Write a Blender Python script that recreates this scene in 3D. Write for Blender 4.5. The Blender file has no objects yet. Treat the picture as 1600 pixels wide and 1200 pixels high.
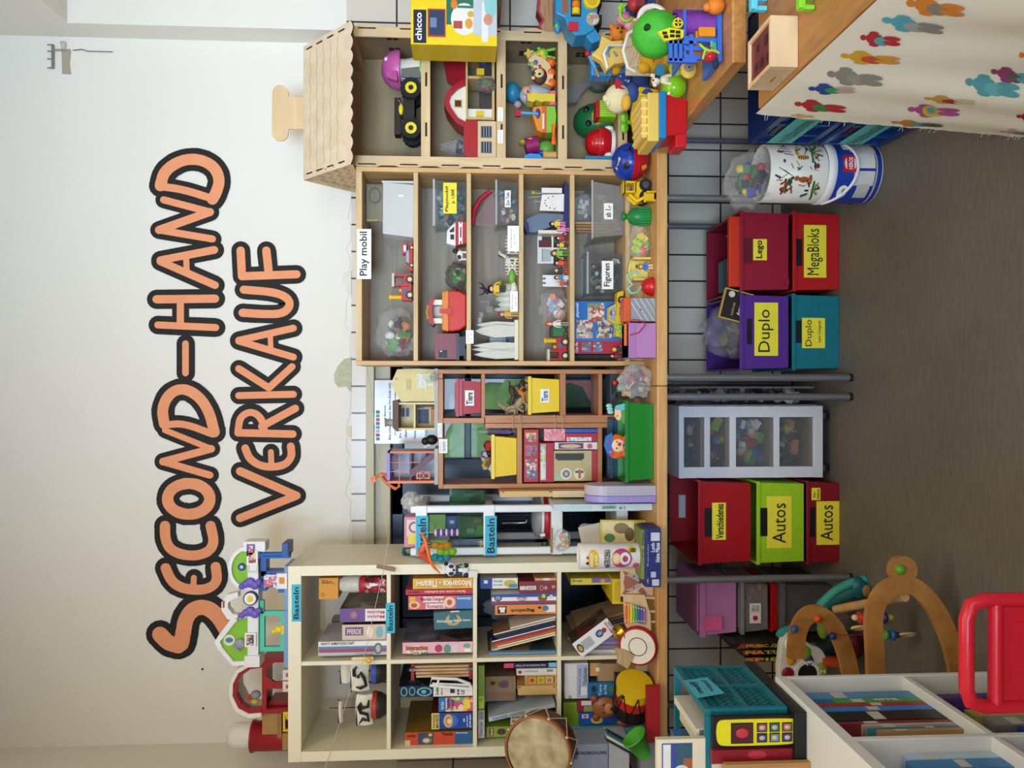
import bpy, math, random
from mathutils import Vector, Matrix, noise
SC = bpy.context.scene
COL = SC.collection
F, PITCH, H = 1200.0, math.radians(3.34), 1.48      # focal length in pixels of 1600x1200, tilt, eye height
# ---------- camera, world, lights, exposure ----------
cd = bpy.data.cameras.new('camera'); cam = bpy.data.objects.new('camera', cd); COL.objects.link(cam)
cd.sensor_fit = 'HORIZONTAL'; cd.sensor_width = 36; cd.lens = 36 * F / 1600; cd.clip_start = .02
_u = Vector((0, math.sin(PITCH), math.cos(PITCH))); _f = Vector((0, math.cos(PITCH), -math.sin(PITCH)))
_m = Matrix((-_u, Vector((1, 0, 0)), -_f)).transposed().to_4x4(); _m.translation = (0, 0, H)   # the phone was held on its side
cam.matrix_world = _m
SC.camera = cam
vs = SC.view_settings
vs.view_transform = 'Standard'; vs.look = 'None'; vs.gamma = 1; vs.use_curve_mapping = False; vs.exposure = -0.5
W = bpy.data.worlds.new('world'); SC.world = W; W.use_nodes = True
_n = W.node_tree.nodes; _bg = _n['Background']
_sky = _n.new('ShaderNodeTexSky'); _sky.sky_type = 'HOSEK_WILKIE'; _sky.turbidity = 4; _sky.sun_direction = (.3, .3, .9)
W.node_tree.links.new(_sky.outputs[0], _bg.inputs[0]); _bg.inputs[1].default_value = 3.2
def area(name, loc, rot, sx, sy, power, col):
    l = bpy.data.lights.new(name, 'AREA'); l.shape = 'RECTANGLE'; l.size = sx; l.size_y = sy; l.energy = power; l.color = col
    o = bpy.data.objects.new(name, l); COL.objects.link(o); o.location = loc; o.rotation_euler = rot; return o
sl = bpy.data.lights.new('sun', 'SUN'); sl.energy = 5; so = bpy.data.objects.new('sun', sl); COL.objects.link(so); so.rotation_euler = (math.radians(40), math.radians(18), 0)
def aim(a, b): return (Vector(b) - Vector(a)).to_track_quat('-Z', 'Y').to_euler()
p_ = (-.75, -2.42, 2.1); area('window_daylight', p_, aim(p_, (1.5, 3.5, 2.0)), 1.3, 1.5, 62, (.52, .74, 1.0)).data.spread = math.radians(62)
p_ = (1.55, -2.42, 2.1); area('window_daylight', p_, aim(p_, (-.2, 3.5, 1.7)), 1.9, 1.5, 58, (1.0, .96, .90))
area('ceiling_light', (.1, .9, 3.6), (0, 0, 0), 1.9, .6, 52, (1.0, .83, .58))
area('ceiling_light', (.1, -.9, 3.6), (0, 0, 0), 1.9, .6, 52, (1.0, .83, .58))

# ---------- materials ----------
def lin(h):
    def c(v): v /= 255; return v / 12.92 if v <= .04045 else ((v + .055) / 1.055) ** 2.4
    return (c(int(h[0:2], 16)), c(int(h[2:4], 16)), c(int(h[4:6], 16)), 1)
MC = {}
def newmat(key, name):
    m = bpy.data.materials.new(name); m.use_nodes = True; MC[key] = m
    return m, m.node_tree.nodes, m.node_tree.links, m.node_tree.nodes['Principled BSDF']
def m(h, r=.45, metal=0., var=.08, sc=25.):
    """plain coloured surface with a slight mottling"""
    k = ('m', h, r, metal, var, sc)
    if k in MC: return MC[k]
    mt, n, l, p = newmat(k, 'paint_' + h)
    p.inputs['Roughness'].default_value = r; p.inputs['Metallic'].default_value = metal; p.inputs['Specular IOR Level'].default_value = .35
    tc = n.new('ShaderNodeTexCoord'); t = n.new('ShaderNodeTexNoise'); t.inputs['Scale'].default_value = sc; t.inputs['Detail'].default_value = 2
    mx = n.new('ShaderNodeMix'); mx.data_type = 'RGBA'; c = lin(h)
    mx.inputs[6].default_value = tuple(x * (1 - var) for x in c[:3]) + (1,); mx.inputs[7].default_value = tuple(min(1, x * (1 + var)) for x in c[:3]) + (1,)
    l.new(tc.outputs['Object'], t.inputs['Vector']); l.new(t.outputs[0], mx.inputs[0]); l.new(mx.outputs[2], p.inputs['Base Color'])
    return mt
def pr(*cols, sc=40., r=.3):
    """busy printed picture: patches of several colours"""
    k = ('p', cols, sc, r)
    if k in MC: return MC[k]
    mt, n, l, p = newmat(k, 'print_' + cols[0]); p.inputs['Roughness'].default_value = r
    sc *= .62; tc = n.new('ShaderNodeTexCoord'); v = n.new('ShaderNodeTexVoronoi'); v.inputs['Scale'].default_value = sc
    nz = n.new('ShaderNodeTexNoise'); nz.inputs['Scale'].default_value = sc * .8
    mv = n.new('ShaderNodeMix'); mv.data_type = 'VECTOR'; mv.inputs[0].default_value = .06
    l.new(tc.outputs['Object'], nz.inputs['Vector']); l.new(tc.outputs['Object'], mv.inputs[4]); l.new(nz.outputs[1], mv.inputs[5]); l.new(mv.outputs[1], v.inputs['Vector'])
    sp = n.new('ShaderNodeSeparateColor'); l.new(v.outputs['Color'], sp.inputs[0])
    rp = n.new('ShaderNodeValToRGB'); rp.color_ramp.interpolation = 'CONSTANT'; e = rp.color_ramp.elements
    while len(e) < len(cols): e.new(.5)
    for i, c in enumerate(cols): e[i].position = i / len(cols); e[i].color = lin(c)
    l.new(sp.outputs[0], rp.inputs[0]); l.new(rp.outputs[0], p.inputs['Base Color'])
    return mt
def wood(c1, c2, axis='x', sc=6., r=.5, st=14.):
    k = ('w', c1, c2, axis, sc, r, st)
    if k in MC: return MC[k]
    mt, n, l, p = newmat(k, 'wood_' + c1); p.inputs['Roughness'].default_value = r
    tc = n.new('ShaderNodeTexCoord'); mp = n.new('ShaderNodeMapping'); s = [st, st, st]; s['xyz'.index(axis)] = 1.; mp.inputs['Scale'].default_value = s
    t = n.new('ShaderNodeTexNoise'); t.inputs['Scale'].default_value = sc; t.inputs['Detail'].default_value = 6; t.inputs['Distortion'].default_value = .6
    rp = n.new('ShaderNodeValToRGB'); e = rp.color_ramp.elements; e[0].position = .3; e[0].color = lin(c1); e[1].position = .7; e[1].color = lin(c2)
    l.new(tc.outputs['Object'], mp.inputs[0]); l.new(mp.outputs[0], t.inputs['Vector']); l.new(t.outputs[0], rp.inputs[0]); l.new(rp.outputs[0], p.inputs['Base Color'])
    return mt
def clear(h='ffffff', a=.18, r=.12, rough_bump=0):
    """see-through plastic or glass"""
    k = ('c', h, a, r, rough_bump)
    if k in MC: return MC[k]
    mt, n, l, p = newmat(k, 'clear_' + h); p.inputs['Roughness'].default_value = r; p.inputs['Base Color'].default_value = lin(h)
    tr = n.new('ShaderNodeBsdfTransparent'); c = lin(h); tr.inputs[0].default_value = tuple(.35 + .65 * x for x in c[:3]) + (1,)
    mx = n.new('ShaderNodeMixShader'); lw = n.new('ShaderNodeLayerWeight'); lw.inputs[0].default_value = .25
    ma = n.new('ShaderNodeMath'); ma.operation = 'MULTIPLY_ADD'; ma.inputs[1].default_value = .2; ma.inputs[2].default_value = a; ma.use_clamp = True
    l.new(lw.outputs['Facing'], ma.inputs[0]); l.new(ma.outputs[0], mx.inputs[0]); l.new(tr.outputs[0], mx.inputs[1]); l.new(p.outputs[0], mx.inputs[2])
    if rough_bump:
        tc = n.new('ShaderNodeTexCoord'); t = n.new('ShaderNodeTexNoise'); t.inputs['Scale'].default_value = 45; t.inputs['Detail'].default_value = 3
        b = n.new('ShaderNodeBump'); b.inputs['Strength'].default_value = rough_bump; b.inputs['Distance'].default_value = .01
        l.new(tc.outputs['Object'], t.inputs['Vector']); l.new(t.outputs[0], b.inputs['Height']); l.new(b.outputs[0], p.inputs['Normal']); l.new(b.outputs[0], lw.inputs['Normal'])
    l.new(mx.outputs[0], n['Material Output'].inputs[0])
    return mt
def M_(x): return m(x) if isinstance(x, str) else x

# ---------- geometry ----------
def at(px, py, Y):
    """photo pixel (column px, row py; the photo lies on its side) on the plane Y -> point in the room"""
    dz = Y * math.tan(math.atan((800 - px) / F) - PITCH); zc = Y * math.cos(PITCH) - dz * math.sin(PITCH)
    return Vector(((600 - py) / F * zc, Y, H + dz))
def zat(px, Y): return at(px, 600, Y).z
def xat(py, Y, px=800): return at(px, py, Y).x
def kat(px, Y):
    dz = Y * math.tan(math.atan((800 - px) / F) - PITCH); return (Y * math.cos(PITCH) - dz * math.sin(PITCH)) / F
class B:
    """collects shapes into one mesh; A maps authored coordinates (row, depth, column in photo pixels, or metres) to local metres"""
    def __init__(s, A=None): s.A = A or Matrix(); s.v = []; s.f = []; s.fm = []; s.fs = []; s.mats = []; s.X = None
    def add(s, vs, fs, mt, smooth=False):
        mt = M_(mt)
        if mt not in s.mats: s.mats.append(mt)
        i = s.mats.index(mt); o = len(s.v)
        T = s.A @ s.X if s.X else s.A
        s.v += [T @ Vector(v) for v in vs]; s.f += [tuple(o + j for j in f) for f in fs]; s.fm += [i] * len(fs); s.fs += [smooth] * len(fs)
        return s
    def box(s, x0, x1, y0, y1, z0, z1, mt):
        if x0 > x1: x0, x1 = x1, x0
        if y0 > y1: y0, y1 = y1, y0
        if z0 > z1: z0, z1 = z1, z0
        return s.add([(x, y, z) for x in (x0, x1) for y in (y0, y1) for z in (z0, z1)], [(0, 1, 3, 2), (4, 6, 7, 5), (0, 4, 5, 1), (2, 3, 7, 6), (0, 2, 6, 4), (1, 5, 7, 3)], mt)
    def pb(s, p0, p1, q0, q1, d0, d1, mt): return s.box(q0, q1, d0, d1, p0, p1, mt)
    def taper(s, a, b, mt):
        """a, b: (x0,x1,y0,y1,z) rectangles at two z"""
        vs = [(x, y, r[4]) for r in (a, b) for x, y in ((r[0], r[2]), (r[1], r[2]), (r[1], r[3]), (r[0], r[3]))]
        return s.add(vs, [(3, 2, 1, 0), (4, 5, 6, 7), (0, 1, 5, 4), (1, 2, 6, 5), (2, 3, 7, 6), (3, 0, 4, 7)], mt)
    def prism(s, pts, y0, y1, mt):
        """outline (x, z) pushed from y0 to y1"""
        n = len(pts); a = sum(pts[i][0] * pts[(i + 1) % n][1] - pts[(i + 1) % n][0] * pts[i][1] for i in range(n))
        if a < 0: pts = pts[::-1]
        vs = [(x, y0, z) for x, z in pts] + [(x, y1, z) for x, z in pts]
        return s.add(vs, [tuple(range(n)), tuple(range(2 * n - 1, n - 1, -1))] + [((i + 1) % n, i, n + i, n + (i + 1) % n) for i in range(n)], mt)
    def pp(s, pts, d0, d1, mt): return s.prism([(q, p) for p, q in pts], d0, d1, mt)      # photo outline (px, py)
    def prismx(s, pts, x0, x1, mt):
        n = len(pts); vs = [(x0, y, z) for y, z in pts] + [(x1, y, z) for y, z in pts]
        return s.add(vs, [tuple(range(n - 1, -1, -1)), tuple(range(n, 2 * n))] + [(i, (i + 1) % n, n + (i + 1) % n, n + i) for i in range(n)], mt)
    def tube(s, pts, r, mt, n=8, cap=True, flat=1.):
        pts = [Vector(p) for p in pts]; rs = r if isinstance(r, (list, tuple)) else [r] * len(pts); vs = []; fs = []
        up = None
        for i, p in enumerate(pts):
            d = (pts[min(i + 1, len(pts) - 1)] - pts[max(i - 1, 0)]).normalized()
            if up is None: up = d.orthogonal().normalized()
            up = (up - d * up.dot(d)).normalized() if (up - d * up.dot(d)).length > 1e-6 else d.orthogonal().normalized()
            sd = d.cross(up)
            vs += [p + (up * math.cos(2 * math.pi * j / n) + sd * math.sin(2 * math.pi * j / n) * flat) * rs[i] for j in range(n)]
        for i in range(len(pts) - 1):
            fs += [(i * n + j, i * n + (j + 1) % n, (i + 1) * n + (j + 1) % n, (i + 1) * n + j) for j in range(n)]
        s.add(vs, fs, mt, True)
        if cap: s.add(vs[:n], [tuple(range(n - 1, -1, -1))], mt); s.add(vs[-n:], [tuple(range(n))], mt)
        return s
    def pt(s, pts, r, mt, n=8): return s.tube([(q, d, p) for p, q, d in pts], r, mt, n)     # tube through (px, py, depth)
    def cyl(s, a, b, r0, mt, r1=None, n=16): return s.tube([a, b], [r0, r0 if r1 is None else r1], mt, n)
    def dc(s, p, q, d0, d1, r, mt, n=16): return s.cyl((q, d0, p), (q, d1, p), r, mt, n=n)   # disc / cylinder along the depth
    def lathe(s, c, prof, mt, n=20, ax='z', cap=True):
        """c: centre of the axis (x, y) for ax z; prof: (radius, height) list"""
        vs = []
        for r, h in prof:
            for j in range(n):
                a = 2 * math.pi * j / n; u, w = r * math.cos(a), r * math.sin(a)
                vs.append((c[0] + u, c[1] + w, h) if ax == 'z' else (c[0] + u, h, c[1] - w) if ax == 'y' else (h, c[0] + u, c[1] + w))
        fs = [(i * n + j, i * n + (j + 1) % n, (i + 1) * n + (j + 1) % n, (i + 1) * n + j) for i in range(len(prof) - 1) for j in range(n)]
        s.add(vs, fs, mt, True)
        if cap and prof[0][0] > 1e-6: s.add(vs[:n], [tuple(range(n - 1, -1, -1))], mt)
        if cap and prof[-1][0] > 1e-6: s.add(vs[-n:], [tuple(range(n))], mt)
        return s
    def ell(s, c, r, mt, n=14, k=9, jit=0., seed=0, half=None):
        r = r if isinstance(r, (tuple, list)) else (r, r, r); vs = []
        for i in range(k + 1):
            t = math.pi * i / k
            if half: t = t / 2
            for j in range(n):
                a = 2 * math.pi * j / n; d = Vector((math.sin(t) * math.cos(a), math.sin(t) * math.sin(a), math.cos(t)))
                g = 1 + jit * noise.noise(d * 2.7 + Vector((seed, seed * .7, 0))) + jit * .5 * noise.noise(d * 7 + Vector((0, seed, 3))) + (.5 * jit * abs(noise.noise(d * 13)) if jit > .2 else 0) if jit else 1
                e = 1 if half != -1 else -1
                vs.append((c[0] + d.x * r[0] * g, c[1] + d.y * r[1] * g, c[2] + d.z * r[2] * g * e))
        fs = [(i * n + j, (i + 1) * n + j, (i + 1) * n + (j + 1) % n, i * n + (j + 1) % n) for i in range(k) for j in range(n)]
        return s.add(vs, fs, mt, True)
    def el(s, p, q, d, rp, rq, rd, mt, **kw): return s.ell((q, d, p), (rq, rd, rp), mt, **kw)   # ellipsoid at a photo pixel
    def tray(s, a, b, w, mt, inner=None):
        """open box: a = top (x0,x1,y0,y1,z), b = bottom; w = wall"""
        sg = 1 if a[4] > b[4] else -1
        R = [a, b, (a[0] + w, a[1] - w, a[2] + w, a[3] - w, a[4]), (b[0] + w, b[1] - w, b[2] + w, b[3] - w, b[4] + w * sg)]
        vs = [(x, y, r[4]) for r in R for x, y in ((r[0], r[2]), (r[1], r[2]), (r[1], r[3]), (r[0], r[3]))]
        o = []; i_ = []
        for j in range(4):
            k = (j + 1) % 4; o += [(4 + j, 4 + k, k, j), (j, k, 8 + k, 8 + j)]; i_ += [(8 + j, 8 + k, 12 + k, 12 + j)]
        o.append((7, 6, 5, 4)); i_.append((12, 13, 14, 15))
        s.add(vs, o, mt); return s.add(vs, i_, inner or mt)
class Th:
    """one thing: an Empty (or one mesh with solo) standing at photo pixel (pxb, pyc) on plane Y"""
    def __init__(s, name, label, cat, pxb=0, pyc=0, Y=None, grp=None, z=None, rot=0, yaw=0, pitch=0, parent=None, loc=None, kind=None, free=False):
        s.name, s.label, s.cat, s.grp, s.kind = name, label, cat, grp, kind
        if Y is None: s.loc = Vector(loc or (0, 0, 0)); s.A = Matrix(); s.k = 1
        else:
            s.loc = at(pxb, pyc, Y); s.k = kat(pxb, Y)
            if z is not None: s.loc.z = z + .0009
            k = s.k; s.A = Matrix(((-k, 0, 0, k * pyc), (0, k, 0, 0), (0, 0, -k, k * pxb), (0, 0, 0, 1)))
        s.rest = z is not None and not (rot or pitch or free)
        s.e = (math.radians(pitch), math.radians(rot), math.radians(yaw)); s.root = None
    def b(s): return B(s.A)
    def _tag(s, o):
        o.location = s.loc; o.rotation_euler = s.e
        if s.label: o['label'] = s.label
        if s.cat: o['category'] = s.cat
        if s.grp: o['group'] = s.grp
        if s.kind: o['kind'] = s.kind
        s.root = o; COL.objects.link(o)
    def clamp(s, b):
        if s.rest: b.v = [Vector((v.x, v.y, max(v.z, .0004))) for v in b.v]
    def solo(s, b, bev=0, **kw): s.clamp(b); s._tag(mkobj(s.name, b, bev)); return s
    def empty(s):
        if s.root is None: s._tag(bpy.data.objects.new(s.name, None)); s.root.empty_display_size = .05
        return s.root
    def part(s, name, b, bev=0, parent=None, label=None, kind=None):
        s.clamp(b)
        o = mkobj(name, b, bev); o.parent = parent or s.empty(); COL.objects.link(o)
        if label: o['label'] = label
        if kind: o['kind'] = kind
        return o
def mkobj(name, b, bev=0):
    me = bpy.data.meshes.new(name); me.from_pydata(b.v, [], b.f); me.update()
    for mt in b.mats: me.materials.append(mt)
    me.polygons.foreach_set('material_index', b.fm); me.polygons.foreach_set('use_smooth', b.fs)
    o = bpy.data.objects.new(name, me)
    if bev:
        md = o.modifiers.new('bevel', 'BEVEL'); md.width = bev; md.segments = 2; md.limit_method = 'ANGLE'; md.angle_limit = math.radians(50)
    return o
def world_thing(name, label, cat, b, bev=0, grp=None, kind=None):
    """a one-mesh thing authored in metres; its origin is moved to its base"""
    lo = [min(v[i] for v in b.v) for i in range(3)]; hi = [max(v[i] for v in b.v) for i in range(3)]
    c = Vector(((lo[0] + hi[0]) / 2, (lo[1] + hi[1]) / 2, lo[2])); b.v = [v - c for v in b.v]
    return Th(name, label, cat, loc=c, grp=grp, kind=kind).solo(b, bev)
def struct(name, b, bev=0):
    o = mkobj(name, b, bev); o['kind'] = 'structure'; COL.objects.link(o); return o
_tc = {}
def text_mesh(s, bold):
    if (s, bold) in _tc: return _tc[(s, bold)]
    cu = bpy.data.curves.new('t', 'FONT'); cu.body = s; cu.resolution_u = 2; cu.offset = .02 if bold else 0; cu.extrude = .004
    o = bpy.data.objects.new('t', cu); me = bpy.data.meshes.new_from_object(o)
    vs = [v.co.copy() for v in me.vertices]; fs = [tuple(p.vertices) for p in me.polygons]
    bpy.data.objects.remove(o); bpy.data.curves.remove(cu); bpy.data.meshes.remove(me)
    _tc[(s, bold)] = (vs, fs); return vs, fs
def letters(b, s, c, right, up, w, h, mt, bold=True):
    """writing s fitted into w x h, centred on c (authored coordinates of b), lines along right, up"""
    vs, fs = text_mesh(s, bold)
    if not vs: return
    x0, x1 = min(v.x for v in vs), max(v.x for v in vs); y0, y1 = min(v.y for v in vs), max(v.y for v in vs)
    sx, sy = w / max(x1 - x0, 1e-6), h / max(y1 - y0, 1e-6)
    right, up = Vector(right), Vector(up); nn = right.cross(up); T = abs((b.A @ Vector((0, 0, 1, 0))).length)
    b.add([Vector(c) + right * ((v.x - (x0 + x1) / 2) * sx) + up * ((v.y - (y0 + y1) / 2) * sy) + nn * (v.z * .03 / T + .0004 / T) for v in vs], fs, mt)
DIRS = {0: ((-1, 0, 0), (0, 0, -1)), -90: ((0, 0, 1), (-1, 0, 0)), 90: ((0, 0, -1), (1, 0, 0)), 180: ((1, 0, 0), (0, 0, 1))}
def plet(b, s, p0, p1, q0, q1, mt, d=0, rot=0, bold=True):
    """writing in a photo rectangle; rot 0 upright in the room, -90 running down, 90 running up, 180 on its head"""
    r, u = DIRS[rot]; w, h = (q1 - q0, p1 - p0) if rot in (0, 180) else (p1 - p0, q1 - q0)
    letters(b, s, ((q0 + q1) / 2, d, (p0 + p1) / 2), r, u, w, h, mt, bold)
def pack(name, label, cat, R, Y, dep, col, prints=(), texts=(), grp=None, z=None, rot=0, yaw=0, side=None, lid=None, bev=.0012, pitch=0):
    """printed cardboard box or book: R = (px0, px1, py0, py1) of its front"""
    p0, p1, q0, q1 = R; t = Th(name, label, cat, p1, (q0 + q1) / 2, Y, grp, z, rot, yaw, pitch)
    t.loc.z += t.k * (q1 - q0) / 2 * abs(math.sin(math.radians(rot)))
    b = t.b(); b.pb(p0, p1, q0, q1, 0, dep, side or col)
    e = .05 / t.k / 100
    b.pb(p0 + e, p1 - e, q0 + e, q1 - e, -.06, 2, col)
    for i, x in enumerate(prints):
        d = -.12 - .05 * i
        if len(x) > 5:                                          # ellipse
            n = 20; b.pp([((x[0] + x[1]) / 2 + (x[1] - x[0]) / 2 * math.cos(2 * math.pi * j / n), (x[2] + x[3]) / 2 + (x[3] - x[2]) / 2 * math.sin(2 * math.pi * j / n)) for j in range(n)], d, 0, x[4])
        else: b.pb(x[0], x[1], x[2], x[3], d, 0, x[4])
    if texts:
        t.part('box' if 'box' in name or 'game' in name else 'cover', b)
        c = t.b()
        for x in texts: plet(c, x[0], x[1], x[2], x[3], x[4], x[5], -.15 - .05 * len(prints), x[6] if len(x) > 6 else 0)
        t.part('lettering', c)
    else: t.solo(b, 0)
    return t
def rnd(seed): return random.Random(seed)
def heap(b, p0, p1, q0, q1, d0, d1, cols, n, s, seed=1):
    """loose small pieces filling a volume"""
    g = rnd(seed)
    for i in range(n):
        p, q, d = g.uniform(p0 + s, p1 - s), g.uniform(q0 + s, q1 - s), g.uniform(d0 + s, d1 - s); c = cols[i % len(cols)]; k = s * g.uniform(.6, 1.3)
        b.X = Matrix.Translation((q, d, p)) @ Matrix.Rotation(g.uniform(0, 3), 4, Vector((g.random() - .5, g.random() - .5, g.random() + .1)).normalized())
        if i % 3 == 0: b.ell((0, 0, 0), (k, k * .8, k * .7), c, n=8, k=5)
        else: b.box(-k, k, -k * .6, k * .6, -k * .5, k * .5, c)
    b.X = None
def bag(name, label, cat, R, Y, dep, cols, z=None, tint='ffffff', a=.16, n=14, s=5, seed=1, knot=None, grp=None):
    """crumpled clear bag with things in it"""
    p0, p1, q0, q1 = R; t = Th(name, label, cat, p1, (q0 + q1) / 2, Y, grp, z)
    b = t.b(); rp, rq, rd = (p1 - p0) / 2, (q1 - q0) / 2, dep / 2
    b.el((p0 + p1) / 2, (q0 + q1) / 2, rd, rp, rq, rd, clear(tint, a * .6, .12, .8), n=40, k=26, jit=.3, seed=seed)
    if knot: b.pt([(p0 + rp * .4, (q0 + q1) / 2, rd), knot + (rd * .6,)], [rq * .5, 2], clear(tint, a + .1, .15, .5))
    b.v = [Vector((v.x, v.y, max(v.z, .0008))) for v in b.v]
    t.part('film', b)
    c = t.b(); heap(c, p0 + rp * .42, p1 - rp * .08, q0 + rq * .26, q1 - rq * .26, rd * .45, rd * 1.5, cols, int(n * 1.4), s, seed); c.v = [Vector((v.x, v.y, max(v.z, .001))) for v in c.v]
    t.part('contents', c, kind='stuff'); return t
def card(name, label, cat, R, Y, col='f2f0ea', lines=(), grp=None, z=None, yaw=0, tc='1d1d22', pitch=0):
    """paper sign stuck on a front; lines = (text, px0, px1, py0, py1)"""
    p0, p1, q0, q1 = R; t = Th(name, label, cat, p1, (q0 + q1) / 2, Y, grp, z, 0, yaw, pitch)
    b = t.b(); b.pb(p0, p1, q0, q1, -.25, 0, m(col, .6))
    if lines:
        t.part('paper', b); c = t.b()
        for x in lines: plet(c, x[0], x[1], x[2], x[3], x[4], m(tc, .5), -.3, 0, bold=x[5] if len(x) > 5 else True)
        t.part('lettering', c)
    else: t.solo(b)
    return t
def figure(name, label, R, Y, skin='e8b48c', hair='3a2418', top='b03a2a', legs='2b2b33', z=None, dep=None, cat='toy figure', hat=None, grp=None):
    """small plastic figure with legs, arms, head and hair"""
    p0, p1, q0, q1 = R; h = p1 - p0; w = q1 - q0; qc = (q0 + q1) / 2; dd = dep or w * .5
    t = Th(name, label, cat, p1, qc, Y, grp, z); b = t.b()
    for sg in (-1, 1): b.pb(p1 - h * .36, p1, qc + sg * w * .04, qc + sg * w * .24, dd * .25, dd * .75, legs)
    b.taper((qc - w * .27, qc + w * .27, dd * .2, dd * .8, p1 - h * .34), (qc - w * .19, qc + w * .19, dd * .25, dd * .75, p0 + h * .34), top)
    for sg in (-1, 1): b.pt([(p0 + h * .38, qc + sg * w * .22, dd * .5), (p0 + h * .52, qc + sg * w * .42, dd * .35), (p0 + h * .64, qc + sg * w * .44, dd * .15)], [w * .09, w * .08, w * .07], top, 6); b.el(p0 + h * .66, qc + sg * w * .44, dd * .1, w * .08, w * .08, w * .08, skin, n=8, k=5)
    b.el(p0 + h * .22, qc, dd * .5, h * .14, w * .24, w * .24, skin, n=12, k=8)
    t.part('body', b); c = t.b(); c.el(p0 + h * .2, qc, dd * .62, h * .19, w * .3, w * .27, hair, n=12, k=8)
    if hat: c.lathe((qc, dd * .5), [(w * .34, p0 + h * .14), (w * .2, p0 + h * .12), (w * .14, p0)], hat, n=12)
    t.part('hat' if hat else 'hair', c); return t
def wheel(t, p, q, d0, d1, r, tyre='1c1c1e', hub='d8c23a', parent=None, name='wheel'):
    b = t.b(); b.dc(p, q, d0, d1, r, tyre, 18); b.dc(p, q, d0 - .5, d0 + .5, r * .55, hub, 14); return t.part(name, b, parent=parent)
# ---------- the room ----------
YW = 3.55; TZ = .767
def tile_mat(c1, c2, jt, ox, oz, ax='x'):
    mt, n, l, p = newmat(('tile', c1, ox, oz, ax), 'glazed_tile'); p.inputs['Roughness'].default_value = .28
    tc = n.new('ShaderNodeTexCoord'); sp = n.new('ShaderNodeSeparateXYZ'); cb = n.new('ShaderNodeCombineXYZ')
    a = n.new('ShaderNodeMath'); a.inputs[1].default_value = ox; c = n.new('ShaderNodeMath'); c.inputs[1].default_value = oz
    br = n.new('ShaderNodeTexBrick'); br.offset = 0; br.squash = 1; br.inputs['Scale'].default_value = 1; br.inputs['Brick Width'].default_value = .1232; br.inputs['Row Height'].default_value = .25
    br.inputs['Mortar Size'].default_value = .0045; br.inputs['Mortar Smooth'].default_value = .2
    br.inputs['Color1'].default_value = lin(c1); br.inputs['Color2'].default_value = lin(c2); br.inputs['Mortar'].default_value = lin(jt)
    l.new(tc.outputs['Object'], sp.inputs[0]); l.new(sp.outputs['X' if ax == 'x' else 'Y'], a.inputs[0]); l.new(sp.outputs['Z'], c.inputs[0])
    l.new(a.outputs[0], cb.inputs[0]); l.new(c.outputs[0], cb.inputs[1]); l.new(cb.outputs[0], br.inputs[0]); l.new(br.outputs[0], p.inputs['Base Color'])
    return mt
TILE = tile_mat('cbbfae', 'd2c7b7', '2c2926', 5.0 * .1232 + .0100, .21)
TILEY = tile_mat('cbbfae', 'd0c5b4', '2c2926', 0, .21, 'y')
PLAST = m('e4dfd4', .85, 0, .02, 4)
def floor_mat():
    mt, n, l, p = newmat('floor', 'grey_vinyl'); p.inputs['Roughness'].default_value = .55
    tc = n.new('ShaderNodeTexCoord'); mp = n.new('ShaderNodeMapping'); mp.inputs['Scale'].default_value = (2, 14, 1)
    t = n.new('ShaderNodeTexNoise'); t.inputs['Scale'].default_value = 7; t.inputs['Detail'].default_value = 8; t.inputs['Roughness'].default_value = .7
    t2 = n.new('ShaderNodeTexNoise'); t2.inputs['Scale'].default_value = 2.5
    ad = n.new('ShaderNodeMath'); ad.operation = 'MULTIPLY_ADD'; ad.inputs[1].default_value = .45
    rp = n.new('ShaderNodeValToRGB'); e = rp.color_ramp.elements; e[0].position = .4; e[0].color = lin('524e49'); e[1].position = 1.0; e[1].color = lin('726d65')
    l.new(tc.outputs['Object'], mp.inputs[0]); l.new(mp.outputs[0], t.inputs[0]); l.new(tc.outputs['Object'], t2.inputs[0])
    l.new(t2.outputs[0], ad.inputs[0]); l.new(t.outputs[0], ad.inputs[2]); l.new(ad.outputs[0], rp.inputs[0]); l.new(rp.outputs[0], p.inputs['Base Color'])
    return mt
XL = -1.622; XP = 1.553; YP = 3.41; CZ = 3.75; YR = -2.5; XR = 2.7
ZT = zat(549, YW)                       # lower edge of the plaster
WX0, WX1, WZ0, WZ1 = -1.155, .80, .815, zat(572, YW)
b = B(); b.box(XL - .3, XR + .3, YR - .2, YW + .3, -.1, 0, floor_mat()); struct('floor', b)
b = B(); b.box(XL - .3, XR + .3, YR - .2, YW + .3, CZ, CZ + .1, m('d8ccb4', .9, 0, .02)); struct('ceiling', b)
b = B(); Y2 = YW + .25
b.box(XL - .1, XP + .1, YW, Y2, ZT, CZ, PLAST)
b.box(XL - .1, XP + .1, YW, Y2, WZ1, ZT, TILE)
b.box(XL - .1, WX0, YW, Y2, 0, WZ1, TILE); b.box(WX1, XP + .1, YW, Y2, 0, WZ1, TILE); b.box(WX0, WX1, YW, Y2, 0, WZ0, TILE)
g = rnd(4); pts = [(XL, 2.6)]                # plaster skin with a broken lower edge
x = XL
while x < XP: pts.append((x, ZT + .002 + (g.random() ** 3) * .03 + (.02 if .3 < x < .38 or -.2 < x < -.16 else 0))); x += .035
pts += [(XP, ZT + .004), (XP, 2.6)]
vs_ = []
for i in range(1, len(pts) - 2):             # strip by strip so the skin stays convex
    b.prism([pts[i], pts[i + 1], (pts[i + 1][0], 2.6), (pts[i][0], 2.6)], YW - .004, YW, PLAST)
b.box(XL, XP, YW - .004, YW, 2.6, CZ, PLAST)
struct('wall_back', b)
b = B(); pk = m('b9b79c', .9, 0, .25, 60)    # bare damp patches where plaster has come off
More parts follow.
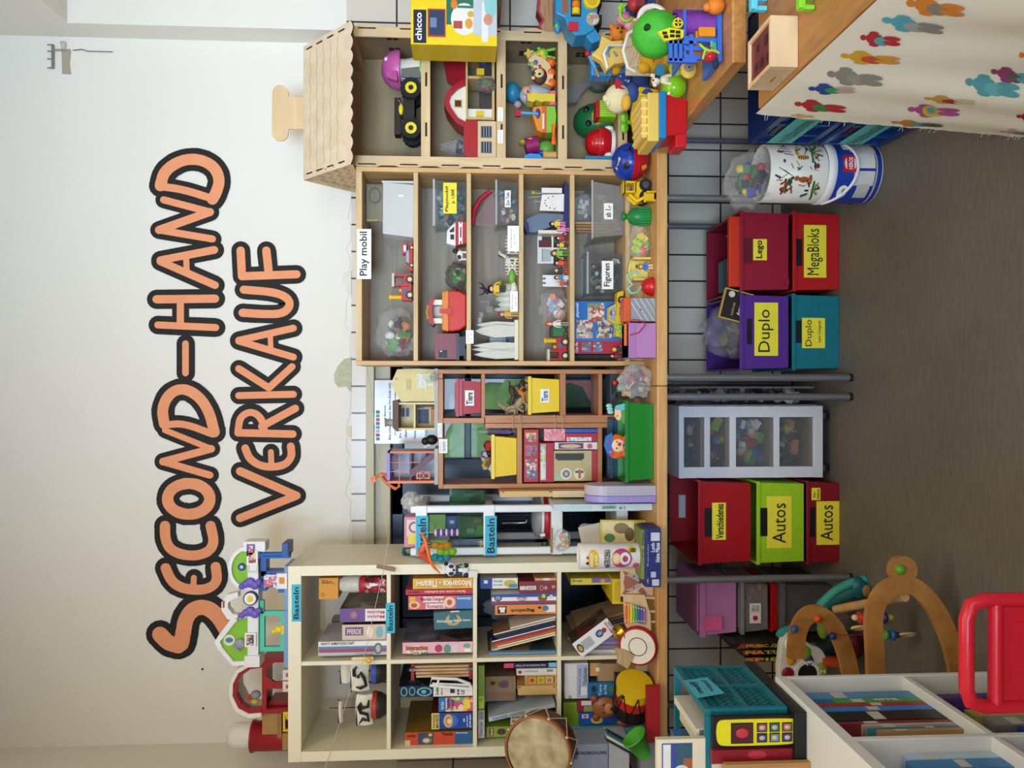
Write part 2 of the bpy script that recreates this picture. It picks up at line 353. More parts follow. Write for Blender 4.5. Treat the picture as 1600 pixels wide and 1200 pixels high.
def patch(pts, mt, y=YW - .0055): b.prism([tuple(at(p, q, YW).xz) for p, q in pts], y, y + .004, mt)
patch([(549, 558), (538, 561), (528, 572), (522, 585), (523, 598), (530, 606), (540, 604), (549, 612)], pk)
patch([(549, 665), (541, 669), (541, 679), (549, 684)], m('d6cfb4', .9)); patch([(549, 423), (538, 426), (536, 440), (542, 458), (549, 462)], m('dcd8c8', .9))
struct('trim_1', b)
b = B(); b.box(XP, XR + .2, YP, YW + .25, ZT, CZ, PLAST); b.box(XP, XR + .2, YP, YW + .25, 0, ZT, TILE); struct('wall_pillar', b)
b = B(); b.box(XP, XR + .2, .2, YP, zat(105, YP), CZ, PLAST); struct('trim_beam', b)
b = B(); b.box(XL - .1, XL, YR, YW + .25, zat(620, 3.3), CZ, PLAST); b.box(XL - .1, XL, YR, YW + .25, 0, zat(620, 3.3), TILEY); struct('wall_left', b)
b = B(); b.box(XR, XR + .1, YR, YW + .25, 1.9, CZ, PLAST); b.box(XR, XR + .1, YR, YW + .25, 0, 1.9, TILEY); struct('wall_right', b)
b = B()
b.box(XL, XR, YR - .1, YR, 0, 1.3, PLAST); b.box(XL, XR, YR - .1, YR, 2.9, CZ, PLAST)
for a, c in ((XL, -1.45), (-.05, .55), (2.55, XR)): b.box(a, c, YR - .1, YR, 1.3, 2.9, PLAST)
struct('wall_rear', b)
# window behind the shelves: dark blue frames, glass, beige casing, sill
nv = m('1f2a3c', .35); gl = clear('dfeaf2', .07, .03)
r = bpy.data.objects.new('window_1', None); r['kind'] = 'structure'; COL.objects.link(r)
def wpart(name, b, bev=0): o = mkobj(name, b, bev); o.parent = r; COL.objects.link(o)
b = B(); cs = wood('b9b093', 'c3ba9e', 'x', 3, .5, 8)
zc0 = zat(585, YW); zc1 = zat(611, YW + .06)
b.box(WX0, WX1, YW - .012, YW + .03, zc0, WZ1, cs); b.box(WX0, WX1, YW + .03, YW + .1, zc1, WZ1, cs)
wpart('casing', b, .003)
b = B(); YF = YW + .09
def bar(x0, x1, z0, z1, d=.07): b.box(x0, x1, YF, YF + d, z0, z1, nv)
z0, z1 = WZ0, zc1
bar(WX0, WX1, z1 - .055, z1); bar(WX0, WX1, z0, z0 + .06)
zm = zat(731, YF)
for q0, q1 in ((985, 960), (893, 868), (803, 716), (652, 640), (592, 560)): bar(xat(q0, YF), xat(q1, YF), z0, z1)
bar(xat(716, YF), WX1, zm - .016, zm + .016); bar(xat(985, YF), xat(803, YF), zat(845, YF) - .03, zat(845, YF) + .03); bar(xat(560, YF), WX1, z0, z1, .05)
bar(xat(890, YF), xat(803, YF), z0, zat(700, YF), .05); bar(xat(965, YF), xat(890, YF), z0, zat(620, YF), .05)
for q0, q1, p0, p1 in ((885, 806, 718, 838), (885, 806, 855, 920), (640, 590, 850, 930)):   # raised panel edges of the leaf
    x0, x1, a, c = xat(q0, YF), xat(q1, YF), zat(p1, YF), zat(p0, YF)
    for k in ((x0, x1, a, a + .012), (x0, x1, c - .012, c), (x0, x0 + .012, a, c), (x1 - .012, x1, a, c)): b.box(k[0], k[1], YF - .012, YF, k[2], k[3], nv)
wpart('window_frame', b, .004)
b = B(); b.box(WX0 + .01, WX1 - .01, YF + .03, YF + .036, z0 + .02, z1 - .02, gl); wpart('pane', b)
b = B(); hx = xat(817, YF - .03); b.tube([(hx, YF, zat(785, YF)), (hx, YF - .04, zat(785, YF)), (hx, YF - .04, zat(821, YF)), (hx + .02, YF - .04, zat(822, YF))], .007, m('c9ccd0', .25, .9)); wpart('handle', b)
b = B(); b.box(WX0, WX1, YW - .03, YF + .02, WZ0 - .03, WZ0 + .005, m('8d9196', .4)); wpart('sill', b, .003)
# outside, seen through the panes
b = B(); b.box(-6, 6, YW + .3, 12, -.4, -.3, m('9a9a90', .9)); struct('ground_outside', b)
g = rnd(9)
for i, (x, y, h, c) in enumerate([(-3.6, 7.2, 1.3, '5f7f42'), (-1.0, 6.6, 2.0, '6a8f48'), (2.2, 7.4, 1.7, '587a42')]):
    t = Th('bush', ['low dark green bush outside behind the window', 'round bright green bush outside behind the window', 'tall green bush outside behind the window'][i], 'bush', loc=(x, y, -.3)); bb = B()
    bb.ell((0, 0, h * .52), (.95, .7, h * .5), m(c, .8, 0, .5, 9), n=40, k=26, jit=.35, seed=i * 5)
    t.part('foliage', bb); bb = B(); bb.tube([(0, 0, 0), (.03, 0, h * .4)], [.05, .035], m('4a3a28', .9)); t.part('stem', bb)
bb = B(); bb.box(-5, 5, 11, 11.4, -.3, 2.6, m('c9cbd2', .8)); bb.box(-3.2, -2, 10.97, 11, .8, 2, m('39465a', .2)); bb.box(.4, 1.8, 10.97, 11, .8, 2, m('39465a', .2)); bb.box(-5, 5, 10.96, 11, -.3, .2, m('7c4038', .8))
world_thing('building', 'pale building with dark windows far outside behind the bushes', 'building', bb)
# marks on the upper wall
b = B(); gm = m('8d8a80', .45, .6)
p = lambda px, py, y=YW - .02: tuple(at(px, py, y))
t = Th('wall_bracket', 'small bent metal bracket with loose wire high on the back wall', 'bracket', loc=at(108, 85, YW - .01))
def rel(pts): return [Vector(q) - t.loc for q in pts]
b.tube(rel([p(82, 70), p(82, 107)]), .005, gm); 
for q in (70, 80, 92, 106): b.tube(rel([p(82, q), p(74, q)]), .003, gm)
b.tube(rel([p(82, 78), p(112, 78, YW)]), .004, gm); b.tube(rel([p(98, 66), p(100, 76, YW)]), .012, m('c8c2b4', .6)); t.part('bracket', b)
c = B(); c.tube(rel([p(112, 79, YW), p(128, 77), p(136, 80), p(176, 81, YW - .008)]), .0022, m('6b6458', .6)); t.part('wire', c)
b = B(); b.prism([tuple(at(a, q, YW).xz) for a, q in ((97, 78), (112, 80), (110, 100), (112, 117), (98, 116))], YW - .0055, YW - .003, m('a89d86', .9)); struct('trim_2', b)
for i, (a, q) in enumerate(((318, 1106), (317, 1045))):
    b = B(); v = at(a, q, YW); b.cyl((v.x, YW - .0055, v.z), (v.x, YW + .01, v.z), .005, '22201e', n=10); world_thing('drill_hole', ['small dark drill hole in the wall above the barn silo', 'small dark drill hole in the wall near the painted S'][i], 'hole', b)
# painted lettering
BK = m('191715', .7); OR = m('e8986c', .75, 0, .08, 14)
def strokes(name, label, S):
    t = Th(name, label, 'wall lettering', loc=at(300, 650, YW)); bo, bf = B(), B()
    for i, (pts, wo, wi) in enumerate(S):
        P = [at(a, q, YW).xz for a, q in pts]
        if len(P) > 2 and pts[0] != pts[-1]:                     # round the polyline off
            for _ in range(2):
                Q = [P[0]]
                for j in range(len(P) - 1): Q += [P[j] * .75 + P[j + 1] * .25, P[j] * .25 + P[j + 1] * .75]
                P = Q + [P[-1]]
        closed = pts[0] == pts[-1]
        if closed: P = P[:-1]
        n = len(P); o = Vector((t.loc.x, t.loc.z))
        for bb, w, mt, y in ((bo, wo * 1.07, BK, -.006 - .00006 * i), (bf, wi * .9, OR, -.0085 - .00006 * i)):
            r = w / 2 * .00294; Lf = []; Rt = []
            for j in range(n):
                d = (P[(j + 1) % n] - P[j - 1]) if closed else (P[min(j + 1, n - 1)] - P[max(j - 1, 0)])
                sd = Vector((-d.y, d.x)).normalized(); g_ = r * (1 + .05 * noise.noise(Vector((i * 3.1, j * 1.7, w))))
                Lf.append(P[j] + sd * g_ - o); Rt.append(P[j] - sd * g_ - o)
            vs = [(q_.x, y, q_.y) for q_ in Lf + Rt]
            fs = [(n + j, n + (j + 1) % n, (j + 1) % n, j) for j in range(n if closed else n - 1)]
            if not closed:                                       # round ends
                for j, sg in ((0, -1), (n - 1, 1)):
                    d = (P[1] - P[0] if j == 0 else P[-1] - P[-2]).normalized(); sd = Vector((-d.y, d.x)); k0 = len(vs)
                    for e in range(9):
                        a_ = math.pi * e / 8; q_ = P[j] - o + sd * r * math.cos(a_) + d * sg * r * math.sin(a_); vs.append((q_.x, y, q_.y))
                    fs.append(tuple(range(k0, k0 + 9)) if sg < 0 else tuple(range(k0 + 8, k0 - 1, -1)))
            bb.add(vs, fs, mt)
    t.part('outline', bo); t.part('fill', bf)
def oval(c, r): return [(c[0] + r[0] * math.cos(a * math.pi / 18), c[1] + r[1] * math.sin(a * math.pi / 18)) for a in range(36)] + [(c[0] + r[0], c[1])]
D_ = (29, 16)
def L(*pts, w=D_): return (list(pts), w[0], w[1])
strokes('painted_lettering', 'upper line of hand-painted orange letters with black outline on the back wall', [
  L((251, 990), (264, 1004), (280, 1008), w=(40, 26)), L((284, 1005), (288, 985), (291, 966), (303, 950), (322, 947), (340, 959), (356, 985), w=(42, 26)),
  L((260, 887), (268, 906), (282, 917), (302, 921), (326, 920), (341, 908), (338, 885), w=(31, 17)), L((303, 918), (304, 902), w=(25, 10)),
  L((259, 821), (259, 840), (266, 857), (284, 866), (308, 868), (328, 861), (336, 846), (330, 821), w=(31, 17)),
  (oval((296, 779), (33, 24)), 32, 19),
  L((329, 742), (256, 721), w=(25, 12)), L((256, 721), (331, 701), w=(25, 13)), L((331, 701), (259, 672), w=(23, 10)),
  L((258, 664), (288, 661), (333, 678), w=(25, 12)), L((258, 662), (254, 638), (266, 614), (288, 606), (312, 619), (328, 643), (336, 675), w=(32, 18)),
  L((291, 537), (291, 583), w=(26, 11)),
  L((246, 468), (337, 467), w=(28, 14)), L((248, 508), (338, 512), w=(27, 12)), L((283, 470), (283, 508), w=(24, 12)),
  L((252, 407), (336, 391), w=(27, 13)), L((252, 409), (337, 446), w=(27, 13)), L((292, 402), (293, 424), w=(22, 10)),
  L((333, 374), (250, 360), w=(25, 12)), L((250, 360), (329, 332), w=(26, 14)), L((329, 332), (257, 313), w=(24, 12)),
  L((252, 292), (288, 297), (332, 311), w=(26, 13)), L((252, 291), (258, 268), (284, 251), (312, 249), (336, 261), (345, 282), (339, 302), (333, 312), w=(33, 19))])
strokes('painted_lettering', 'lower line of hand-painted orange letters with black outline on the back wall', [
  L((376, 736), (464, 774), w=(27, 14)), L((464, 774), (376, 809), w=(27, 14)),
  L((384, 700), (391, 718), (413, 730), (444, 728), (457, 714), (455, 697), w=(27, 13)), L((425, 729), (424, 706), w=(24, 10)),
  L((373, 676), (458, 678), w=(26, 13)), L((373, 672), (376, 651), (393, 642), (409, 652), (414, 672), w=(26, 12)), L((410, 666), (462, 638), w=(26, 13)),
  L((374, 618), (459, 616), w=(25, 12)), L((421, 606), (374, 576), w=(25, 12)), L((421, 606), (457, 573), w=(25, 12)),
  L((374, 532), (459, 513), w=(26, 12)), L((374, 533), (459, 558), w=(26, 12)), L((423, 523), (424, 546), w=(22, 9)),
  L((382, 453), (432, 457), (452, 467), (454, 480), (441, 491), (410, 491), (380, 489), w=(27, 14)),
  L((380, 432), (464, 429), w=(27, 14)), L((379, 432), (377, 392), w=(27, 14)), L((421, 429), (417, 392), w=(27, 14))])

# ---------- tables ----------
PINE = wood('c08c52', 'd8ab6c', 'x', 5, .4, 10); PINEY = wood('a8703c', 'c89052', 'y', 5, .35, 10); STEEL = m('83878d', .35, .6)
def table(name, label, x0, x1, y0, y1, legs, mt, z=TZ):
    t = Th(name, label, 'table', loc=((x0 + x1) / 2, (y0 + y1) / 2, 0)); o = t.loc
    b = B(); b.box(x0 - o.x, x1 - o.x, y0 - o.y, y1 - o.y, z - .04, z, mt); t.part('tabletop', b, .004)
    for x, y, r in legs:
        c = B(); c.cyl((x - o.x, y - o.y, 0), (x - o.x, y - o.y, z - .04), r, STEEL, n=14); c.cyl((x - o.x, y - o.y, 0), (x - o.x, y - o.y, .012), r * 1.15, '1d1d1f', n=14); t.part('leg', c)
    return t
x603 = xat(603, 2.85, 1035); x240 = xat(240, 2.85, 1040)
table('work_table', 'long pine table carrying the white cube shelf, on grey tube legs', -1.52, x603 - .001, 2.85, 3.5, [(xat(904, 2.88, 1200), 2.88, .0135), (xat(620, 2.88, 1200), 2.88, .0135), (-1.45, 3.42, .0135), (-.06, 3.44, .0135)], PINE)
table('work_table', 'pine table carrying the brown five-row shelf, on grey tube legs', x603 + .001, 1.535, 2.85, 3.5, [(xat(590, 2.88, 1200), 2.88, .0135), (xat(310, 2.88, 1100), 2.88, .0135), (xat(354, 3.42, 1100), 3.42, .0135), (xat(599, 3.42, 1100), 3.42, .0135), (1.48, 3.42, .0135), (xat(220, 3.38, 1100), 3.38, .0125)], PINE)
table('work_table', 'pine table heaped with plastic toys, set at a right angle to the others', x240, 1.62, 2.03, 2.849, [(1.4, 2.78, .012), (xat(10, 2.1, 1180), 2.1, .014), (1.58, 2.1, .014), (1.58, 2.78, .012)], PINEY)
OAK = wood('8a5a2a', 'b07c40', 'y', 6, .4, 6)
table('oak_table', 'brown oak table with figure-print cloth hanging from its edge', .705, 1.6, .75, 1.93, [(.76, 1.87, .02), (1.55, 1.87, .02), (.76, .82, .02), (1.55, .82, .02)], OAK, .735)
# ---------- shelves ----------
WHT = m('e4e0d4', .35, 0, .02); CREAM = m('e9e3c9', .4, 0, .02)
# white cube shelf
KY, KD = 3.0, .39; KX0, KX1 = xat(1190, KY, 500), xat(884, KY, 500); KZ1 = zat(450, KY)
t = Th('cube_shelf', 'tall white cube shelf of two columns and four rows crammed with boxes', 'shelf', loc=((KX0 + KX1) / 2, KY, TZ)); o = t.loc
KR = [zat(604, KY), zat(739, KY), zat(871, KY), TZ + .04]; KC = xat(1032, KY, 740)
def kb(x0, x1, z0, z1, name, mt=WHT, y0=0.): b = B(); b.box(x0 - o.x, x1 - o.x, y0, KD, z0 - o.z, z1 - o.z, mt); t.part(name, b, .0015)
kb(KX0, KX0 + .039, TZ + .001, KZ1 - .05, 'side_panel', CREAM); kb(KX1 - .039, KX1, TZ + .001, KZ1 - .05, 'side_panel', CREAM)
kb(KX0, KX1, KZ1 - .05, KZ1, 'top_panel', CREAM); kb(KX0 + .039, KX1 - .039, TZ + .001, TZ + .04, 'bottom_panel', CREAM)
kb(KC - .008, KC + .008, TZ + .04, KZ1 - .05, 'divider', CREAM, .002)
for z in KR[:3]:
    kb(KX0 + .039, KC - .008, z - .016, z, 'shelf_board', CREAM, .003); kb(KC + .008, KX1 - .039, z - .016, z, 'shelf_board', CREAM, .003)
# white plastic rack
RW = m('dfe2e2', .3, 0, .02); RY = 3.1
RX1, RX0 = xat(795, RY, 800), xat(861, RY, 800); RD = .3
t = Th('plastic_rack', 'white plastic rack with slim posts squeezed beside the white cube shelf', 'rack', loc=((RX0 + RX1) / 2, RY, TZ)); o = t.loc
zt = zat(641, RY)
for x in (RX0, RX1):
    for y in (0, RD):
        b = B(); b.box(x - o.x - .015, x - o.x + .015, y, y + .024, .001, zt - TZ, RW); t.part('post', b, .006)
RZ = [zat(654, RY), zat(760, RY), zat(866, RY), zat(968, RY)]
for z in RZ:
    b = B(); b.box(RX0 - o.x - .012, RX1 - o.x + .012, .004, RD + .02, z - .028 - TZ, z - TZ, RW)
    b.box(RX0 - o.x - .016, RX1 - o.x + .016, -.004, .03, z - .034 - TZ, z + .012 - TZ, RW); t.part('rack_tier', b, .003)
# twin pine box shelves
PB = wood('9a5f30', 'b87b45', 'x', 4, .45, 9); PBZ = wood('9a5f30', 'b87b45', 'z', 4, .45, 9); TY = 3.12; TD = .2
def boxshelf(name, label, boards, Y=TY, D=TD):
    z0 = TZ; xs = [xat(q, Y) for bd in boards for q in bd[2:4]]
    t = Th(name, label, 'shelf', loc=((min(xs) + max(xs)) / 2, Y, z0)); o = t.loc
    for nm, bd in [(b_[4], b_) for b_ in boards]:
        b = B(); zz = zat(bd[1], Y) - z0 if bd[1] < 1000 else .001
        vert = bd[1] - bd[0] > bd[3] - bd[2]
        b.box(xat(bd[3], Y) - o.x, xat(bd[2], Y) - o.x, 0, D, zz, zat(bd[0], Y) - z0, PBZ if vert else PB); t.part(nm, b, .0015)
    return t
boxshelf('crate_shelf', 'reddish pine box shelf holding game tins and a yellow tub', [
  (685, 692.5, 592, 763, 'top_board'), (692.5, 1010, 756, 763, 'side_board'), (758, 1010, 661.5, 669, 'side_board'), (808, 816, 669, 756, 'shelf_board'), (934, 941, 669, 756, 'bottom_board')])
boxshelf('crate_shelf', 'narrow reddish pine box shelf holding the tubs of toy animals', [
  (685, 1010, 577, 584, 'side_board'), (692.6, 757, 653, 661, 'side_board'), (752, 758, 584, 653, 'shelf_board'), (758, 1010, 649, 661, 'side_board'), (875, 884, 584, 649, 'shelf_board'), (935, 941, 584, 649, 'bottom_board'), (685, 692, 584, 591.5, 'top_board')], TY + .002)
# brown five-row shelf
WB = wood('b58a52', 'd2ab72', 'z', 4, .45, 9); WBX = wood('b99a68', 'd0b483', 'x', 4, .45, 9); GB = wood('8b7d6a', 'a2937d', 'x', 3, .6, 22)
WY, WD = 3.05, .26; WX0_, WX1_ = xat(571, WY, 760), xat(263.5, WY, 760)
WZs = [zat(p, WY) for p in (646, 729, 811, 891, 978)]
t = Th('wood_shelf', 'brown wooden shelf of five rows full of small plastic toys and figures', 'shelf', loc=((WX0_ + WX1_) / 2, WY, TZ)); o = t.loc
def wb(x0, x1, y0, y1, z0, z1, nm, mt): b = B(); b.box(x0 - o.x, x1 - o.x, y0, y1, z0 - o.z, z1 - o.z, mt); t.part(nm, b, .0015)
wt = zat(556, WY)
wb(WX0_, WX0_ + .018, 0, WD, TZ + .001, wt, 'side_panel', WB); wb(WX1_ - .018, WX1_, 0, WD, TZ + .001, wt, 'side_panel', WB)
wb(WX0_ + .018, WX1_ - .018, 0, WD, wt - .024, wt, 'top_board', WBX)
for z in WZs: wb(WX0_ + .018, WX1_ - .018, .004, WD - .008, z - .018, z, 'shelf_board', WBX)
wb(WX0_ + .018, WX1_ - .018, WD - .008, WD, TZ + .001, wt - .024, 'back_panel', GB); wb(WX0_ + .018, WX1_ - .018, .03, .045, TZ + .001, WZs[4] - .018, 'plinth', WBX)
# laser-cut plywood house shelf
PLY = wood('c2a377', 'd6ba8e', 'z', 3, .5, 7); PLYX = wood('c2a377', 'd6ba8e', 'x', 3, .5, 7); PLYL = wood('cfb99a', 'ddcbb0', 'z', 3, .5, 6); PLB = wood('8d7553', 'a18863', 'x', 2, .6, 5); BURN = m('2c1b12', .7)
DY, DD = 3.08, .3; DX0, DX1 = xat(261, DY, 760), xat(47, DY, 760)
DZs = [zat(p, DY) for p in (658, 776, 872, 966)]
t = Th('house_shelf', 'plywood house-shaped shelf with scalloped roof and chimney plate', 'shelf', loc=((DX0 + DX1) / 2, DY, TZ)); o = t.loc
ze = zat(550, DY)
def db(x0, x1, y0, y1, z0, z1, nm, mt): b = B(); b.box(x0 - o.x, x1 - o.x, y0, y1, z0 - o.z, z1 - o.z, mt); return t.part(nm, b, .001)
fw = .038
for x0, sg in ((DX0, 1), (DX1 - fw, -1)):
    b = B(); b.box(x0 - o.x, x0 + fw - o.x, 0, .008, .001, ze - TZ + .02, PLY)
    xs = x0 - o.x if sg > 0 else x0 + fw - o.x
    b.box(xs, xs + sg * .006, .008, DD, .001, ze - TZ + .02, PLB)
    for i in range(7):                                       # tab bumps and dark slots along the edge
        zc = .12 + i * .165; b.prism([(xs - sg * .013 * math.sin(math.pi * j / 10), zc - .055 + .011 * j) for j in range(11)], -.001, .008, PLY)
        b.box(xs + sg * .002, xs + sg * .007, -.0015, 0, zc - .035, zc + .035, BURN)
    if sg < 0:
        for z in [TZ] + DZs[::-1]:                           # little cut windows in the inner side wall
            for dy in (.05, .17):
                for a in range(2):
                    for c in range(2): b.box(DX1 - .0075 - o.x, DX1 - .0055 - o.x, dy + a * .025, dy + a * .025 + .02, z - TZ + .10 + c * .025, z - TZ + .12 + c * .025, m('2a241e', .7))
    t.part('side_panel', b)
db(DX0 + .006, DX1 - .006, DD - .006, DD, .001 + TZ, ze, 'back_panel', PLB)
for z in DZs:
    b = B(); b.box(DX0 + fw - o.x, DX1 - fw - o.x, -.001, .008, z - .036 - TZ, z - TZ, PLYX); b.box(DX0 + .006 - o.x, DX1 - .006 - o.x, .008, DD - .006, z - .006 - TZ, z - TZ, PLB)
    for fx in (.2, .7): b.box(DX0 + fw + fx * .4 - o.x, DX0 + fw + fx * .4 + .055 - o.x, -.002, -.001, z - .024 - TZ, z - .016 - TZ, BURN)
    t.part('shelf_board', b)
RYe, RYr, RYb = DY - .12, DY + .12, DY + .36                 # roof: front eave, ridge, rear eave
rx0, rx1 = xat(257, RYe, 550), xat(33, RYe, 550); zr = zat(476, RYr); zea = zat(550, RYe)
def slope(y0, z0, y1, z1, nm, mt, scal):
    n = Vector((0, -(z1 - z0), (y1 - y0))).normalized() * .006; b = B(); L_ = Vector((0, y1 - y0, z1 - z0)); N = 10
    if n.z < 0: n = -n
    row = []
    for i in range(N * 6 + 1): f = i / (N * 6); row.append((rx0 + (rx1 - rx0) * f, -.045 * abs(math.sin(math.pi * f * N)) if scal else 0))
    P = []; Q = []
    for x, e in row:
        a = Vector((x - o.x, y0 - o.y, z0 - TZ)) + L_ * e; P += [a, a + n]; c = Vector((x - o.x, y1 - o.y, z1 - TZ)); Q += [c, c + n]
    k = len(P); vs = P + Q; fs = []
    for i in range(0, k - 2, 2): fs += [(i, i + 2, k + i + 2, k + i), (i + 1, k + i + 1, k + i + 3, i + 3), (i, i + 1, i + 3, i + 2), (k + i, k + i + 2, k + i + 3, k + i + 1)]
    fs += [(0, k, k + 1, 1), (k - 2, k - 1, 2 * k - 1, 2 * k - 2)]
    b.add(vs, fs, mt)
    if scal:                                                 # burnt wavy tile lines, slots, dark cut edge
        for r_ in range(1, 6):
            pts = []
            for i in range(61):
                f = .06 + .88 * i / 60; e = .12 + r_ * .145 + .012 * math.sin(i * .62 + r_); pts.append(Vector((rx0 + (rx1 - rx0) * f - o.x, y0 - o.y, z0 - TZ)) + L_ * e + n * 1.03)
            b.tube(pts, .0008, m('9a7c5a', .7), 4)
        for fx in (.035, .965):
            for e in (.12, .35, .58, .8):
                a = Vector((rx0 + (rx1 - rx0) * fx - o.x, y0 - o.y, z0 - TZ)) + L_ * e + n * 1.02; b.tube([a, a + L_ * .12], .0035, BURN, 4)
        for i in range(0, k - 2, 2): b.tube([P[i] + n * .5, P[i + 2] + n * .5], .0034, BURN, 4, False)
    t.part(nm, b)
slope(RYe, zea, RYr, zr, 'roof_slope', PLYL, True); slope(RYb, zea, RYr, zr, 'roof_slope', PLYX, False)
for x in (rx0 + .012, rx1 - .018):
    b = B(); b.prismx([(RYe + .02 - o.y, zea - TZ + .004), (RYb - .02 - o.y, zea - TZ + .004), (RYr - o.y, zr - TZ - .008)], x - o.x, x + .006 - o.x, PLYX)
    if x < DX1 - .2:
        for r_ in range(4):
            for j in range(3 + r_):
                y = RYr - o.y + (j - (2 + r_) / 2) * .07; z = zr - TZ - .06 - r_ * .04; b.tube([(x - o.x - .0004, y - .035 + .007 * i, z - .02 * math.sin(math.pi * i / 10)) for i in range(11)], .0009, m('8a6538', .7), 4)
    t.part('gable', b)
q = lambda px, py: (at(px, py, RYr).x - o.x, at(px, py, RYr).z - TZ)
b = B(); out = [q(478, 152), q(451, 152), q(451, 143)] 
out += [q(438 + 12.5 * math.cos(a), 145 + -12 * math.sin(a)) for a in [math.pi * i / 8 for i in range(9)]]
out += [q(425, 210)] + [q(438 - 12.5 * math.cos(a), 209 + 12 * math.sin(a)) for a in [math.pi * i / 8 for i in range(9)]] + [q(451, 202), q(478, 202)]
b.prism(out, -.004 + RYr - o.y, .004 + RYr - o.y, PLYX); t.part('chimney', b)
# low boards on the side wall beside the plywood house
BRW = wood('7a6248', '9a7f60', 'y', 4, .5, 9)
t = Th('wall_shelf', 'brown two-board wall shelf in the corner beside the plywood house', 'shelf', loc=(1.75, 3.05, 0)); o = t.loc
for z, y0, x0, nm in ((zat(772, 3.2), 2.7, 1.47, 'shelf_board'), (.955, 2.86, 1.56, 'shelf_board')):
    b = B(); b.box(x0 - o.x, 2.1 - o.x, y0 - o.y, 3.405 - o.y, z - .022, z, BRW); t.part(nm, b, .002)
    if z > 1.2: SH1 = z
for y in (2.72, 3.37):
    b = B(); b.box(2.06 - o.x, 2.1 - o.x, y - o.y, y + .03 - o.y, 0, 1.6, BRW); t.part('upright', b)
# low white bookcase near the camera, books seen from its open face
BX, BYF, BZT = -.758, 1.95, .683
t = Th('bookcase', 'low white bookcase with books standing in it, nearest to the red chair', 'bookcase', loc=(-1.15, 1.4, 0)); o = t.loc
BW = m('d8dde0', .4, 0, .03); yd = [BYF, 1.60, 1.25, .965]
def bb_(x0, x1, y0, y1, z0, z1, nm): b = B(); b.box(x0 - o.x, x1 - o.x, y0 - o.y, y1 - o.y, z0, z1, BW); t.part(nm, b, .002)
bb_(-1.55, BX, .95, BYF, BZT - .03, BZT, 'top_panel'); bb_(-1.55, BX, BYF - .016, BYF, .0, BZT - .03, 'side_panel'); bb_(-1.55, BX, .95, .966, 0, BZT - .03, 'side_panel')
BZ2 = .352
bb_(-1.55, BX - .002, .966, BYF - .016, BZ2 - .018, BZ2, 'shelf_board'); bb_(-1.55, BX, .966, BYF - .016, .0, .02, 'bottom_panel')
for y in yd[1:3]: bb_(-1.55, BX - .001, y - .008, y + .008, .02, BZT - .03, 'divider')
bb_(-1.56, -1.55, .95, BYF, 0, BZT, 'back_panel')
# ---------- things in the white cube shelf ----------
G0 = 'boxes and books in the white cube shelf'
K1, K2, K3, K4 = KR
KW = KY + .03
def kp(label, R, col, prints=(), texts=(), z=None, Y=KW, dep=95, rot=0, side=None, name='game_box', cat='box', **kw):
    return pack(name, label, cat, R, Y, dep, col, prints, texts, None, z, rot, 0, side, **kw)
def shelf_tape(R, Y, where):
    card('tape_label', 'cyan paper strip with handwriting stuck ' + where, 'label', R, Y, '3fb4d2', [('Basteln', R[0] + 3, R[1] - 3, R[2] + 4, R[3] - 4, True)])
shelf_tape((456, 470, 913, 971), KY - .001, 'on the top edge of the cube shelf')
shelf_tape((603, 617, 942, 989), KY - .001, 'on the board under the purple and silver boxes')
# row 1
t = Th('spool_tin', 'round red tin with a busy red picture, beneath a clear jar in the top row', 'tin', 603, 916, 3.06, z=K1); b = t.b(); b.lathe((916, 14), [(13, 603), (13, 563)], pr('8e2430', 'b8404a', 'd8d0cc', '5a1a20', sc=90), 22); b.lathe((916, 14), [(13.4, 567), (13.4, 560), (12.8, 559)], 'b02530', 22); b.lathe((916, 14), [(13.4, 603), (13.4, 599)], 'b02530', 22); t.solo(b)
t = Th('plastic_jar', 'frosted clear jar standing on the round red tin', 'jar', 560, 916, 3.06); b = t.b(); b.lathe((916, 14), [(12, 560), (13, 556), (13, 534), (9, 531)], clear('f0ece6', .55), 20); t.part('jar', b); b = t.b(); b.lathe((916, 14), [(10, 535), (10, 530)], 'e8e4da', 20); t.part('lid', b)
kp('orange box with handwriting lying on the clear jar, top row', (499, 529, 903, 936), 'd3922c', [], [('Bän..', 504, 524, 906, 912, '6a3c14', -90), ('O', 502, 508, 926, 932, '8a5a1c')], z=zat(529, 3.06), Y=3.06)
kp('purple box with white corner and flowery side in the top row', (529, 602, 950, 971), '6d4f8f', [(568, 602, 951, 970, 'e6e0e2'), (545, 556, 954, 966, 'b06070', 1), (549, 553, 957, 963, '5aa0a0', 1)], [('Mandala', 571, 598, 954, 959, 'c85a6a', 90), ('Malset', 571, 598, 961, 966, 'c85a6a', 90)], z=K1, side=pr('4a4238', '6b6248', '7a5a50', '3c3a30', '8a805c', sc=35))
kp('small grey box standing behind the pink horse box', (507, 603, 966, 980), '8b8782', z=K1, Y=3.3, dep=24)
kp('pale pink horse craft box with horseshoe stickers', (532, 602, 975, 999), 'd8bfae', [(537, 565, 979, 992, '6f5a80'), (570, 580, 978, 996, 'efe2d6', 1), (584, 596, 978, 996, '7fb0b8', 1), (599, 602, 975, 999, '8898b8')], [('PFERDE', 540, 562, 982, 990, 'e4d2d6', -90)], z=K1, Y=KW + .005, side=m('4f4742'))
